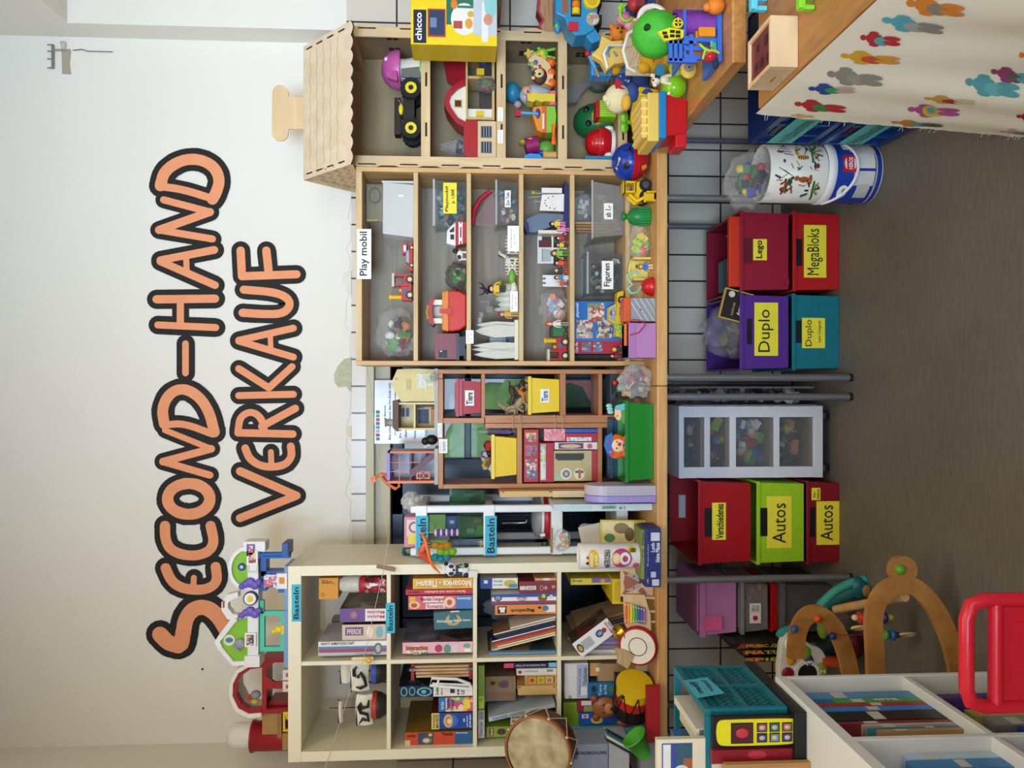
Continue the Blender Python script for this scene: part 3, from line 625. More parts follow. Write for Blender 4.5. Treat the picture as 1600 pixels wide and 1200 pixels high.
kp('wide silver puzzle box with blue and red stripes, lowest in its stack', (496, 602, 1001, 1023), 'b9bcc6', [(497, 602, 1001, 1008, 'eceae6'), (497, 602, 1009, 1013, '5c7fae'), (497, 602, 1013, 1018, 'a05068'), (582, 595, 1004, 1022, '66707a', 1), (585, 592, 1007, 1019, 'b8c0b0', 1)], [('GRAVITY GAMES PUZZLE CRAFT', 500, 552, 1002, 1006, '2a2a2e', -90), ('craft set', 560, 580, 1020, 1024, '8c8f9c', -90)], z=K1, Y=KW - .01)
def ship(label, q0, q1, hull0, sail, topsail, band, mq, mp, emb):
    t = Th('toy_ship', label, 'toy ship', 603, (q0 + q1) / 2, 3.08, z=K1); qc = (q0 + q1) / 2; w = (q1 - q0) / 2
    b = t.b(); bl = '2c2620'
    b.lathe((qc, 26), [(w * .35, 603), (w * .72, 597), (w * .96, 588), (w * 1.0, hull0 + 1), (w * .9, hull0)], bl, 18); t.part('hull', b)
    b = t.b(); b.lathe((qc, 26), [(w * 1.0, hull0 + 5), (w * 1.05, hull0 + 1), (w * .98, hull0 - 3)], band, 18, cap=False); t.part('bulwark', b)
    b = t.b(); b.pt([(hull0, mq, 26), (mp, mq, 26)], [1.4, .8], '4a2620'); t.part('mast', b)
    for k, (s0, s1, a, c) in enumerate((sail, topsail)):
        b = t.b(); N = 8; V = []; 
        for i in range(N + 1):
            for j in range(N + 1):
                u, v = i / N, j / N; V.append((a + (c - a) * v, 14 - 7 * math.sin(math.pi * (u * .8 + .1)) + 3 * v, s0 + (s1 - s0) * u - (2 if k == 0 else 1) * math.sin(math.pi * v)))
        M = (N + 1) ** 2; V += [(x, y + 1, z) for x, y, z in V]
        b.add(V, [(i * (N + 1) + j, (i + 1) * (N + 1) + j, (i + 1) * (N + 1) + j + 1, i * (N + 1) + j + 1) for i in range(N) for j in range(N)] + [(M + i * (N + 1) + j, M + i * (N + 1) + j + 1, M + (i + 1) * (N + 1) + j + 1, M + (i + 1) * (N + 1) + j) for i in range(N) for j in range(N)], m('e9e5d6', .7), True)
        s = t.part('sail', b)
        b = t.b(); b.pt([(s0, a - 2, 13), (s0, c + 2, 13)], 1.1, '5a2c24'); t.part('yard', b, parent=None)
        if k == 0:
            b = t.b(); y = 4.5; P = [(s0 + (s1 - s0) * u, a + (c - a) * v, y) for u, v in emb]; b.pt(P, [1.2] + [2.6] * (len(P) - 2) + [.8], '1b1a1a'); t.part('emblem', b)
ship('pirate ship with blue bulwark and a black sea creature on its sail', 1037, 1077, 578, (543, 572, 1039, 1083), (527, 542, 1040, 1070), '3d55a8', 1057, 522, [(.35, .08), (.2, .2), (.2, .38), (.45, .45), (.55, .3), (.75, .5), (.85, .75), (.55, .85), (.3, .8)])
ship('pirate ship with red bulwark and an S-shaped black emblem on its sail', 1091, 1133, 578, (552, 577, 1088, 1137), (524, 531, 1098, 1132), 'b83a32', 1115, 507, [(.8, .15), (.75, .35), (.4, .4), (.25, .25), (.15, .35), (.3, .55), (.7, .6), (.8, .8), (.4, .75), (.2, .9)])
# row 2, first column
kp('yellow mosaic puzzle box wedged on edge beside the red slim box', (644, 737, 903, 919), 'e2b23a', [(650, 700, 906, 917, 'caa24a'), (704, 733, 905, 917, 'd8902c')], [('Мозаика - Пазлы', 650, 734, 906, 916, 'f4eee0', 90)], z=K2)
kp('slim red box between the yellow puzzle and the pink mandala box', (633, 737, 920, 928), 'b9303c', [], [('Spiel', 638, 654, 922, 926, '2a1416', 90), ('Sachen suchen und entdecken', 662, 726, 922, 926, 'e8c8bc', 90)], z=K2)
kp('pink mandala drawing game box with a blue corner', (637, 737, 930, 951), 'd9637a', [(711, 737, 930, 951, '4a78b8'), (639, 648, 931, 940, 'e8a83c'), (638, 655, 938, 950, 'e4c878', 1), (641, 651, 941, 948, 'b84a4a', 1), (692, 710, 932, 949, 'e8d2a0', 1), (697, 705, 936, 945, 'c05a58', 1), (660, 692, 931, 940, 'f0d8d0'), (664, 694, 942, 950, 'e8e2da')], [('Mandala Designer', 656, 694, 932, 939, '8a2a48', -90), ('Romantic', 666, 692, 943, 949, 'b04058', -90), ('Ravensburger', 713, 735, 932, 937, 'e8eef4', -90)], z=K2)
kp('dark teal board game box leaning half out of the row', (676, 736, 954, 981), '3f6c74', [(694, 718, 958, 976, 'b8a268', 1), (700, 712, 956, 972, '3f6c74', 1), (702, 716, 953, 955, 'dcdcd8')], [('Fishing Logs Board Game', 681, 733, 966, 971, 'e2eaea', -90)], z=K2, Y=KW - .02, rot=-2)
kp('large pink quiz game box with violet printed side', (628, 737, 1002, 1019.5), 'eab4c2', [(633, 664, 1007, 1021, 'f2e8d8', 1), (633, 668, 1008, 1015, 'e8a080'), (678, 690, 1006, 1018, 'b03a6a', 1), (692, 703, 1006, 1020, '5a9a80', 1), (704, 716, 1006, 1018, 'd8d0d4', 1), (722, 734, 1005, 1012, '6aa890', 1), (724, 734, 1013.5, 1018.5, 'f0eeea')], [('Interactive', 634, 667, 1007, 1014, '7a2c2c', -90), ('Quiz', 640, 654, 1015, 1021, '8a3a30', -90), ('Games', 656, 668, 1016, 1020, '2a6a4a', -90)], z=K2, dep=120, side=pr('4a3a44', '6a5058', '7e6468', '3c3a3c', '8a6a78', sc=30))
# row 2, second column
t = Th('flower_press', 'pale wooden flower press with red clamps and wing nuts', 'flower press', 737, 1049, 3.05, z=K2); b = t.b()
for i in range(4): b.pb(646 + i, 733, 1040 + i * 5, 1043.5 + i * 5, 4, 70, wood('c09a6a', 'd8b488', 'z'))
t.part('board', b)
for p in (641, 731):
    b = t.b(); b.pb(p, p + 5, 1037, 1062, 2, 14, 'a32a2a'); c = t.part('clamp', b); b = t.b(); b.pt([(p + 2.5, 1043, 2), (p + 2.5, 1043, -5)], 1.2, m('888c90', .3, .9)); b.pb(p - 2, p + 7, 1041, 1045, -5, -3, m('888c90', .3, .9)); t.part('wing_nut', b, parent=c)
t = Th('set_square', 'white plastic triangular frame in front of the swirl box', 'set square', 737, 1067, 3.0, z=K2); b = t.b()
b.pt([(736, 1079, 6), (670, 1071, 4), (673, 1060, 4), (712, 1062, 4), (732, 1070, 5), (736, 1079, 6)], 2.4, 'e6e6e8'); b.pt([(684, 1060, 4), (682, 1072, 4)], 2, 'e6e6e8'); b.pt([(674, 1068, 4), (730, 1072, 5)], 1.6, 'e6e6e8'); t.solo(b)
kp('dark blue box with turquoise swirls and a white label end', (622, 737, 1070, 1087), '1d2340', [(676, 737, 1070, 1087, 'e9e7e6'), (625, 636, 1071, 1086, '5aa8bc', 1), (626.5, 634, 1073, 1084, '1d2340', 1), (638, 648, 1071, 1085, '5aa8bc', 1), (639.5, 646.5, 1073, 1083, '1d2340', 1), (650, 674, 1072, 1086, '66b4c4', 1), (653, 671, 1074, 1084, '1d2340', 1), (657, 665, 1076, 1082, '66b4c4', 1), (702, 709, 1075, 1082, '2c2c30')], [('Zoobles', 679, 684, 1072, 1085, '2a6a5a', 0), ('style me', 687, 691, 1072, 1085, 'c03a50', 0), ('set', 712, 716, 1072, 1085, '2c2c30', 0), ('LET', 719, 724, 1074, 1084, '2c2c30', 0)], z=K2, dep=110, side=pr('15161e', '232634', '1a1a22', '4a6a78', sc=50))
kp('small jigsaw box with blue end and pink picture', (684, 737, 1089, 1111), 'd8d6d8', [(684, 695, 1089, 1111, '2f74b4'), (697, 737, 1089, 1111, pr('d84a7a', '6ab08a', 'e8dcc0', '8a6ab0', 'e8b83c', sc=70)), (723, 733, 1093, 1107, 'ecd24a')], [('Puzzle', 696, 701, 1091, 1108, '1d1d26'), ('box', 703, 708, 1092, 1107, '1d1d26'), ('kids', 687, 692, 1095, 1107, 'c8d8ee')], z=K2, side='6b6a2a')
kp('blue food-picture jigsaw box with yellow end', (673, 737, 1113, 1138), '1f4aa0', [(673, 685, 1113, 1138, 'e8d27a'), (690, 714, 1115, 1136, '3f74c8', 1), (692, 706, 1115, 1136, 'e0b07a', 1), (695, 703, 1118, 1133, 'c88a50', 1), (697, 704, 1122, 1130, 'ecd8b0', 1)], [('FUN PUZZLE', 675, 679, 1115, 1136, '30302c'), ('MINI PIECES', 680, 684, 1115, 1136, '30302c'), ('48', 722, 725, 1122, 1128, 'e8eef8'), ('gute Spiele', 727, 730, 1118, 1135, 'e8eef8'), ('puzzle spass', 731, 735, 1116, 1136, 'e8eef8')], z=K2, side='5a1e14')
kp('orange jigsaw box with a worn corner, lowest in its row', (632, 737, 1142, 1162), 'c8492a', [(709, 737, 1142, 1162, '2f5f94'), (652, 676, 1143, 1161, '3c4a66'), (668, 674, 1144, 1149, 'e0c84a', 1), (658, 674, 1150, 1160, '8a7a4a', 1), (660, 670, 1152, 1158, 'd8d4c4', 1), (632, 640, 1154, 1162, 'ddb896')], [('Puzzle', 690, 706, 1143, 1148, '241810', -90), ('Animal Puzzle', 635, 648, 1145, 1149, '4a1a10', -90), ('Ravensburger', 711, 730, 1143, 1146, 'dce8f2', -90)], z=K2, dep=120, side=m('8a6a1e'))
# row 3, first column
kp('x', (752, 810, 903, 919), 'e8e6e0', [(752, 770, 903, 919, '2a4f9a'), (757, 763, 906, 911, 'e8ecf2'), (788, 807, 906, 917, 'c8b43a', 1), (796, 809, 912, 918, '4a8ab8')], [('Wort und Bild', 772, 786, 906, 909, '5a5a5c', -90), ('lernen spielen', 772, 786, 912, 915, '5a5a5c', -90)], z=zat(810, KW), Y=KW + .02).root['label'] = 'white and blue learning game box lying on the dark red barcode box'
kp('dark red box with a barcode and round symbols', (811, 869, 908, 926), '7e3038', [(812, 821, 915, 921, 'd8cfc8'), (822, 837, 915, 921, 'ece8e2'), (843, 849, 914, 922, 'b89a94', 1), (844, 848, 915, 921, '7e3038', 1), (850, 855, 915, 921, 'b89a94', 1), (862, 867, 915, 919, 'd0c0b8')], [('||||||||', 824, 835, 916, 920, '1c1414', -90), ('CE', 862, 867, 916, 920, '3a1618', -90)], z=K3)
kp('small peach card box behind the dark red barcode box', (836, 869, 903, 907.4), 'd0a078', [(848, 860, 903, 907, 'e6dcd2', 1)], z=K3, Y=KW + .01)
kp('blue, white and red striped letter game box', (767, 868, 927, 943), 'e6e2e4', [(767, 868, 927, 932, '2f559c'), (767, 868, 938, 941, 'a63340'), (767, 868, 941, 943, '2f559c'), (771, 783, 928, 938, '40507a', 1), (773, 781, 930, 936, '8a9ab8', 1), (839, 854, 929, 939, '7a6040', 1), (845, 851, 928, 934, 'd8c050', 1), (857, 863, 929, 935, 'd8c8cc', 1)], [('LETTERS', 806, 822, 932, 935, 'a02838', -90), ('PUZZLE', 809, 820, 936, 938, '6a3a40', -90)], z=K3, dep=50)
kp('orange magnet book box with a black jigsaw emblem', (771, 867, 944, 959), 'e08a3a', [(775, 789, 946, 957, '181512'), (777, 787, 947.5, 951, 'e8e4de'), (779, 786, 951, 955.5, 'e8e4de'), (838, 843, 947, 951, '181512', 1), (851, 865, 945, 956, 'e6e2dc'), (845, 855, 946, 954, '5a78a8', 1)], [('Magnetibook', 795, 832, 949, 956, '2a1a10', 90)], z=K3, Y=KW - .005, dep=50)
g = rnd(3); cols = ['d8d4c8', '8a6a4a', '34373f', '1f2a58', '26305e', 'b23a44', 'c8643a', 'd8b45a', 'e6dcb8']
labs = ['cream spine, topmost', 'brown spine', 'dark grey spine', 'navy spine', 'dark blue spine', 'red spine', 'orange spine', 'golden spine', 'pale cream spine, lowest']
for i in range(9):
    t = Th('picture_booklet', 'thin slanting booklet with %s, beside the orange magnet box' % labs[i], 'book', 868, 963 + i * 3.4, KW + .004 * (i % 3), z=K3 + .003, rot=-13); b = t.b(); L_ = 103 - (i % 4) * 3 - (30 if i == 0 else 0)
    b.pb(868 - L_, 868, 963 + i * 3.4, 963 + i * 3.4 + 2.4, 0, 55, m(cols[i], .4)); b.pb(868 - L_ + 1, 867, 963.4 + i * 3.4, 963 + i * 3.4 + 2, -.1, 1, 'e8e4da' if i % 3 == 1 else cols[i]); t.solo(b)
kp('flat blue picture book in clear wrap under the slanting booklets', (762, 868, 1015, 1021), '3c6484', [(763, 867, 1018, 1020.6, '6c9ab8')], z=K3, side=pr('2c4052', '4a4a3a', '6a5434', '30506a', '8a7a50', sc=25))
bag('toy_bag', 'crumpled clear bag of blue things at the back of the third row', 'bag', (764, 862, 930, 975), 3.21, 44, ['2a5a7a', '1f2a34', '7aa8c0', '3a4a52'], z=K3, n=22, s=7, seed=5)
# row 3, second column
kp('dark blue storybook with pink and light blue ends', (787, 869, 1035, 1042), '1e2142', [(787, 802, 1035, 1042, 'd24a68'), (857, 869, 1035, 1042, '7ab8e0')], [('Indigo Geschichten aus der Wolke', 806, 852, 1036.5, 1040.5, 'c8c4d0', 90)], z=K3, name='storybook', cat='book')
kp('white box with a red diamond beside the dark storybook', (807, 869, 1044, 1054), 'dddad6', [(809, 815, 1046, 1052, 'b03a48', 1), (854, 864, 1045.5, 1049.5, '8a8a8c')], [('Lotti Karotti', 818, 840, 1046, 1049, '8a8684', -90)], z=K3)
t = Th('picture_block_box', 'wooden box with three bright animal tiles in its end', 'box', 869, 1062, KW, z=K3); b = t.b(); b.pb(820, 869, 1054.5, 1069.5, 0, 80, wood('b98a56', 'd0a46c', 'z')); b.pb(824, 866, 1056, 1067.5, -.15, 0, '2a2018')
for p0, c, e in ((825, 'd8a83a', 'b8482a'), (838.5, 'b8c43a', 'd08a2a'), (852, 'd8b44a', 'c06a8a')): b.pb(p0, p0 + 12.5, 1056.7, 1067, -.3, 0, c); b.el(p0 + 6, 1062, -.3, 4, 3.2, .4, e)
t.solo(b)
kp('plain pale wooden box beside the animal tile box', (809, 869, 1070.5, 1085), 'cfa96e', [(810, 813, 1072, 1074, '4a3420', 1), (864, 867, 1072, 1074, '4a3420', 1)], z=K3, side=wood('b98a56', 'd0a46c', 'z'), name='wooden_box')
t = Th('puzzle_stack', 'shrink-wrapped brown wooden puzzle block with bee and flower print', 'puzzle', 868, 1072, KW + .06, z=K3); b = t.b(); b.pb(757, 807, 1055, 1093, 0, 60, wood('7c6450', '957a62', 'x')); b.pb(757, 807, 1080, 1092.5, -.3, 0, m('8a6a5c', .25)); b.pb(762, 780, 1059, 1070, -.25, 0, m('8a7428')); b.el(771, 1065, -.2, 4, 3, .4, '2c2418'); b.el(788, 1067, -.2, 8, 6, .4, '5a4858'); b.pb(757, 807, 1056, 1090, 60, 118, m('6c5444')); b.pb(807, 868, 1056, 1084, 86, 118, m('5c4834')); t.solo(b)
kp('slanting light blue puzzle box across the third row', (762, 868, 1098, 1105), 'a9bccd', [(764, 866, 1099, 1104, 'bccddc')], [('PUZZLE PUZZLE - PUZZLE PUZZLE', 768, 820, 1100, 1103.5, '3a4a5c', -90)], z=K3 + .004, rot=-11, Y=KW - .012, dep=70)
kp('cream game box with a small black emblem, above the green box', (796, 868, 1112, 1131), 'cdc5b4', [(852, 864, 1114, 1126, '4a443c'), (853, 863, 1115, 1125, 'cdc5b4'), (855, 860, 1117, 1124, '28241f', 1)], [('Benjamin', 799, 822, 1123, 1128, '8a3a2c', -90), ('Das lustige Spiel', 799, 820, 1118, 1121, '3a3430', -90)], z=K3, side=pr('2c2c34', '8a8680', '5a2c2c', '4a4a50', sc=40))
kp('lime green game box with a dark red logo, half behind the drum', (760, 868, 1133, 1149), '86a63a', [(764, 771, 1135, 1147, '8a2030'), (776, 790, 1136, 1146, '4a3c34', 1)], [('Quercetti', 765.5, 770, 1136, 1146, 'f0e4dc')], z=K3, Y=KW + .02)
kp('flat green box pushed in lying under the middle board', (747, 757, 1040, 1108), '6f8f2c', [(748, 756, 1088, 1107, 'a8c23a')], [('S', 749, 754, 1090, 1096, '5a7a20')], z=zat(757.5, KW))
kp('flat white box lying under the middle board beside the flat green one', (747, 757, 1110, 1153), 'c9c9c4', [(748, 756, 1111, 1124, '8a8a86')], [('Domino Spiel', 749, 755, 1128, 1150, '6a6a68')], z=zat(757.5, KW))
# row 4, first column
kp('yellow and lilac modelling dough box at the top of the lowest row', (894, 957, 903, 913), 'd8c83a', [(927, 957, 903, 910, '7a62a8'), (940, 948, 904, 910, 'd89a3a', 1)], [('Dough', 897, 912, 905, 909, '4a3a8a', -90)], z=zat(957, KW), Y=KW + .03)
t = kp('black and white toy dog box tipped over against its neighbours', (915, 983, 962, 989), 'e8e9ee', [(927, 945, 968, 983, 'aeb2bc'), (917, 927, 968, 983, '4a3a30', 1), (919, 925, 971, 981, 'c89a4a', 1), (953, 966, 969, 981, '40506a', 1), (956, 964, 972, 978, '7ab0d0', 1), (964, 972, 971, 979, 'a83240', 1)], [('MEIN HUND', 974, 978, 965, 986, 'c83a4a'), ('ICH KANN', 979, 982, 968, 984, '30303a')], Y=KW - .05, dep=50, rot=-36, side=pr('3a302a', '4a3c34', '584a40', '6a2a2a', sc=30), z=zat(962, KW) + .004)
wb1 = wood('a3835c', 'bf9e74', 'z')
for i, (q, L_, c, nm) in enumerate([(967, 62, 'b49a7a', 'beige'), (972, 70, '8a7a68', 'grey-brown'), (977, 60, '4a5a66', 'blue-grey'), (982, 76, 'a8845a', 'tan'), (987, 72, '9a7850', 'brown'), (991, 66, 'bd9a6c', 'pale')]):
    t = Th('wooden_puzzle', 'slanting %s wooden board puzzle, %s of six in the lowest cube shelf row' % (nm, ['first', 'second', 'third', 'fourth', 'fifth', 'last'][i]), 'puzzle', 1000, q - 12, KW + .09 + .004 * i, z=K4 + .003, rot=-15); b = t.b(); b.pb(1000 - L_ - 25, 1000, q - 14, q - 10.6, 0, 75, wb1 if i % 2 else m(c, .5)); b.pb(1000 - L_ - 24, 1000, q - 13.7, q - 11.2, -.3, 0, m(c, .5)); t.solo(b)
kp('lilac plastic case standing beside the slanting board puzzles', (915, 1000, 994, 1006), 'a98bc8', [(916, 1000, 999, 1000.2, '8668a8')], z=K4, name='plastic_case', cat='case', dep=70)
kp('grey box between the lilac case and the white book', (917, 1000, 1007, 1013), '8d8890', z=K4)
kp('thick white book with faint title, next to the lower divider', (916, 1000, 1014, 1019), 'd9d8d4', [], [('Erste Bücher', 930, 960, 1015, 1018, 'b8b8b4', -90)], z=K4, name='picture_book', cat='book')
kp('yellow framed activity box behind the fox puzzle', (962, 1000, 904, 943), 'e0c42a', [(965, 1000, 908, 938, 'd0ae20'), (975, 1000, 930, 940, '3a3010')], z=K4, Y=KW - .01)
# row 4, second column and the heap on the table
kp('white toy box with lavender side and barcode on top of the wooden boxes', (882, 919, 1036, 1091), 'd5d3d6', [(884, 901, 1038, 1090, 'dedcdc'), (901, 918, 1038, 1090, 'aab4d4'), (907, 917, 1073, 1086, 'e4e4e2'), (888, 893, 1086, 1091, '38383a', 1), (889, 892, 1087, 1090, 'dedcdc', 1)], [('Tischkicker', 911, 917, 1042, 1070, '3a6a4a'), ('Inhalt 24 Teile', 904, 907, 1044, 1084, '6a74a0')], z=zat(919.4, KW), dep=60)
kp('small ribbed wooden box with a white price sticker', (922, 940, 1036, 1056), 'c79a58', [(931, 937, 1043, 1049, 'e6e2d8')], z=zat(940, KW + .01), side=wood('b0854a', 'cda060', 'x'), name='wooden_box', Y=KW + .01)
kp('plain plywood panel box under the ribbed wooden box', (941, 1000, 1036, 1063), 'a88a64', z=K4, side=wood('9a7c58', 'b49670', 'x'), name='wooden_box', Y=KW + .01)
kp('teal animal card game box beside the plywood panel box', (921, 1000, 1065, 1090), '2a6a96', [(930, 938, 1070, 1080, '1c2c44', 1), (958, 968, 1070, 1082, '5a7a3a', 1)], [('Tiere', 941, 946, 1068, 1086, 'a8d4ec'), ('der Welt', 949, 954, 1068, 1084, 'a8d4ec')], z=K4)
kp('dark red story box with a pale picture panel', (908, 1000, 1092, 1110), '8a2834', [(914, 930, 1093, 1100, 'dcd6cc'), (918, 936, 1101, 1110, '8a9a5a')], z=K4)
kp('bright blue game box behind the bear puzzle', (911, 1000, 1111.5, 1130.5), '2558ae', [(915, 925, 1114, 1120, 'dfe6ee'), (917, 923, 1115, 1119, 'c85a7a', 1), (929, 948, 1117, 1129, 'e2c85a', 1)], z=K4)
t = Th('bear_puzzle', 'brown bear-shaped puzzle in clear wrap, in front of the blue box', 'puzzle', 1000, 1110, KW - .03, z=K4); b = t.b()
b.el(949, 1105, 2, 20, 17, 5, m('9a5a34', .3)); 
for p, q in ((932, 1091), (935, 1120)): b.el(p, q, 2, 6, 6, 4, m('8a4c2a', .3))
b.el(955, 1105, -2.6, 8, 9, 2, m('b87a48', .3)); b.el(958, 1105, -4, 2.4, 3, 1.6, '2a1c14')
for q in (1099, 1111): b.el(946, q, -3.2, 1.4, 1.4, 1, '1d1512')
b.el(984, 1112, 4, 18, 18, 5, m('34508a', .4)); b.el(975, 1090, 3, 10, 6, 4, m('a8663c', .3)); b.el(978, 1130, 3, 10, 6, 4, m('a8663c', .3)); t.solo(b)
t = Th('plastic_cube', 'lime green soft plastic cube in the lowest row', 'toy cube', 910, 1114, KW + .02, z=zat(912, KW)); b = t.b(); b.pb(880, 911, 1097, 1134, 0, 36, m('86ae34', .35)); b.pb(884, 908, 1101, 1130, -.3, 0, m('7ca22c', .35)); t.solo(b, .004)
kp('turquoise puzzle box with brown end, lowest beside the side panel', (896, 1000, 1136, 1154), '7cc0cc', [(896, 910, 1136, 1154, '8a6a48'), (945, 975, 1150, 1154, '9a8a7c')], [('PUZZLE TOYS', 928, 985, 1143, 1148, '1f2c40', -90)], z=K4, Y=KW - .015)
# on top of the cube shelf
RE = '9c1f28'; KT = KZ1
t = Th('barn_farm', 'red toy barn with white arched roof, yellow gate and silo on the cube shelf', 'toy barn', 449, 1112, 3.19, z=KT); b = t.b()
b.pb(441, 449, 1028, 1118, 0, 70, m('3c7a44', .4)); b.pb(441, 449, 1118, 1188, 0, 50, m('3c7a44', .4)); t.part('base', b)
def frame_(b, p0, p1, q0, q1, d0, d1, w, mt): b.pb(p0, p0 + w, q0, q1, d0, d1, mt); b.pb(p1 - w, p1, q0, q1, d0, d1, mt); b.pb(p0 + w, p1 - w, q0, q0 + w, d0, d1, mt); b.pb(p0 + w, p1 - w, q1 - w, q1, d0, d1, mt)
b = t.b(); red = m(RE, .3); frame_(b, 391, 441, 1030, 1117, 6, 14, 7, red); b.pb(398, 441, 1068, 1078, 6, 12, red); b.pb(398, 434, 1105, 1110, 20, 60, red); b.pb(391, 441, 1030, 1036, 14, 60, red); b.pb(391, 441, 1111, 1117, 14, 60, red); b.pb(391, 394, 1036, 1111, 14, 60, red)
b.pp([(398, 1037), (410, 1037), (398, 1048)], 6, 12, red); b.pp([(398, 1068), (410, 1068), (398, 1058)], 6, 12, red); t.part('barn_wall', b)
arc = [(391, 1120), (372, 1122), (352, 1112), (342, 1090), (342, 1068), (352, 1046), (372, 1036), (391, 1034)]
inn = [(391, 1108), (372, 1108), (360, 1100), (352, 1084), (353, 1068), (360, 1056), (374, 1046), (391, 1044)]
def ring(b, o_, i_, d0, d1, mt):
    for j in range(len(o_) - 1): b.pp([o_[j], o_[j + 1], i_[j + 1], i_[j]], d0, d1, mt)
mid = [((a + c) / 2, (e + f) / 2) for (a, e), (c, f) in zip(arc, inn)]
b = t.b(); ring(b, arc, mid, 2, 60, m('e6e2da', .4)); t.part('roof', b); b = t.b(); ring(b, mid, inn, 4, 16, red); t.part('gable', b)
b = t.b(); b.el(380, 1089, 12, 8, 7, 6, '8a8c90'); b.el(371, 1092, 10, 4, 4, 4, 'c83a2a'); b.el(379, 1099, 10, 6, 4, 4, 'c8b23a'); t.part('rooster', b)
for q0 in (1046, 1064):
    b = t.b(); b.pb(425, 441, q0, q0 + 16, -2, 6, 'ddd8ce'); b.pb(430, 437, q0 + 5, q0 + 11, -2.4, 0, 'b0524a'); t.part('shutter', b)
b = t.b(); frame_(b, 425, 446, 1113, 1143, 0, 4, 3, m('e2c22a', .4)); b.pt([(428, 1115, 2), (444, 1141, 2)], 2, m('e2c22a', .4)); t.part('gate', b)
b = t.b(); b.pp([(390, 1113), (389, 1160), (413, 1158), (413, 1113)], 14, 20, m('a9824e', .5)); b.pb(413, 420, 1112, 1160, 12, 22, m('96703e', .5)); t.part('hay_ramp', b)
b = t.b(); b.lathe((1164, 34), [(23, 446), (23, 374), (25, 373), (25, 369)], red, 22); t.part('silo', b); b = t.b(); b.lathe((1162, 34), [(20, 369), (20, 342), (16, 336), (8, 330), (0, 327)], m('dedad2', .4), 22); t.part('silo_dome', b)
b = t.b(); b.pb(428, 442, 1073, 1082, 4, 10, m('e2c22a', .4)); t.part('feed_trough', b); b = t.b(); b.pb(422, 446, 1150, 1176, 9, 12, m('a9824e', .5)); t.part('silo_door', b)
# play school
t = Th('play_school', 'toy playhouse of green gables, purple clock and turquoise frame on the cube shelf', 'toy playhouse', 449, 945, 3.02, z=KT); gr = m('7fb82e', .35); wh = m('e2e2e2', .35); tq = m('4ec2a4', .35); bl = m('1f5aa8', .35); pu = m('6a5ab8', .35)
b = t.b(); b.pb(441, 449, 955, 1042, 0, 60, m('7898bc', .4)); b.pb(441, 449, 886, 955, 4, 60, m('7898bc', .4)); t.part('base', b)
b = t.b(); b.pb(384, 401, 848, 1036, 4, 30, wh); b.pb(380, 404, 1024, 1042, 0, 30, wh); b.pb(378, 412, 846, 862, 2, 28, wh); t.part('beam', b, .003)
b = t.b(); b.pp([(384, 1037), (362, 1036), (341, 1012), (338, 1003), (344, 992), (362, 972), (384, 968)], 10, 14, gr); t.part('gable', b)
b = t.b(); o_ = [(384, 1040), (360, 1041), (338, 1014), (333, 1003), (339, 993), (358, 968), (364, 966)]; i_ = [(384, 1034), (362, 1034), (345, 1012), (341, 1003), (347, 996), (364, 974), (368, 970)]; ring(b, o_, i_, 6, 20, wh); t.part('gable_edge', b)
b = t.b(); b.dc(355, 1001, 8, 10, 9, 'd8d2c2', 18); b.el(355, 1001, 8, 6, 4, 1, '3a7a90'); t.part('badge', b); b = t.b(); b.el(372, 1007, 8, 9, 9, 5, '8f9496'); b.el(366, 1012, 6, 4, 4, 4, '8f9496'); b.pt([(366, 1014, 4), (374, 1017, 2)], [2, 1.2], '8f9496'); t.part('toy_elephant', b)
o_ = [(366, 972), (352, 968), (343, 954), (343, 942), (352, 930), (368, 926)]; i_ = [(368, 962), (360, 960), (353, 951), (353, 943), (360, 937), (369, 934)]
b = t.b(); ring(b, o_, i_, 8, 22, wh); t.part('arch', b); b = t.b(); b.pb(345, 348, 939, 950, 7.4, 8, 'b83a3a'); t.part('arch_badge', b)
N = 14; dome = [(384 - 30 * math.sin(math.pi * i / N), 889 + 35 * math.cos(math.pi * i / N)) for i in range(N + 1)]; dome2 = [(384 - 25 * math.sin(math.pi * i / N), 889 + 29 * math.cos(math.pi * i / N)) for i in range(N + 1)]
b = t.b(); b.pp(dome2, 10, 14, gr); t.part('gable', b); b = t.b(); ring(b, dome, dome2, 6, 20, wh); t.part('gable_edge', b)
b = t.b(); b.dc(374, 887, 8, 10, 6, '23307a', 18); b.el(374, 887, 8, 3, 3, 1, 'b8c8e0'); t.part('badge', b)
b = t.b(); frame_(b, 384, 401, 874, 895, 3, 10, 3, 'c8c8c4'); t.part('gable_window', b)
b = t.b(); b.dc(390, 934, -2, 8, 11, '2c2c6a', 22); b.dc(390, 934, -3, 0, 9, 'e8e4d8', 22); b.el(390, 934, -3, 4.5, 5, 1, 'e0c23a'); t.part('clock', b)
for q in (912, 957):
    b = t.b()
    for a, c, r_ in ((382, 0, 6), (396, 2, 7), (389, -2, 8), (376, 4, 5), (402, -3, 5)): b.el(a, q + c, 2, r_, r_, 4, pu)
    t.part('scroll_ornament', b)
for p0, q0, c in ((386, 902 - 42, 'a83a3a'), (383, 988, '8a4a3a')):
    b = t.b(); b.pb(p0 - 2, p0 + 15, q0, q0 + 22, 0, 4, 'e8e4de'); b.pb(p0 + 1, p0 + 12, q0 + 3, q0 + 19, -.4, 0, pr(c, 'd8c8b0', '40506a', sc=120)); t.part('picture_tile', b)
b = t.b(); b.pb(384, 396, 850, 868, 0, 12, '6a5aa0'); b.pb(386, 394, 852, 866, -.4, 0, pr('b84a5a', '5a4a90', 'd8c8d8', sc=120)); t.part('picture_tile', b)
b = t.b(); frame_(b, 402, 441, 957, 1020, 8, 16, 7, tq); b.pb(402, 408, 940, 960, 8, 16, tq); t.part('porch', b)
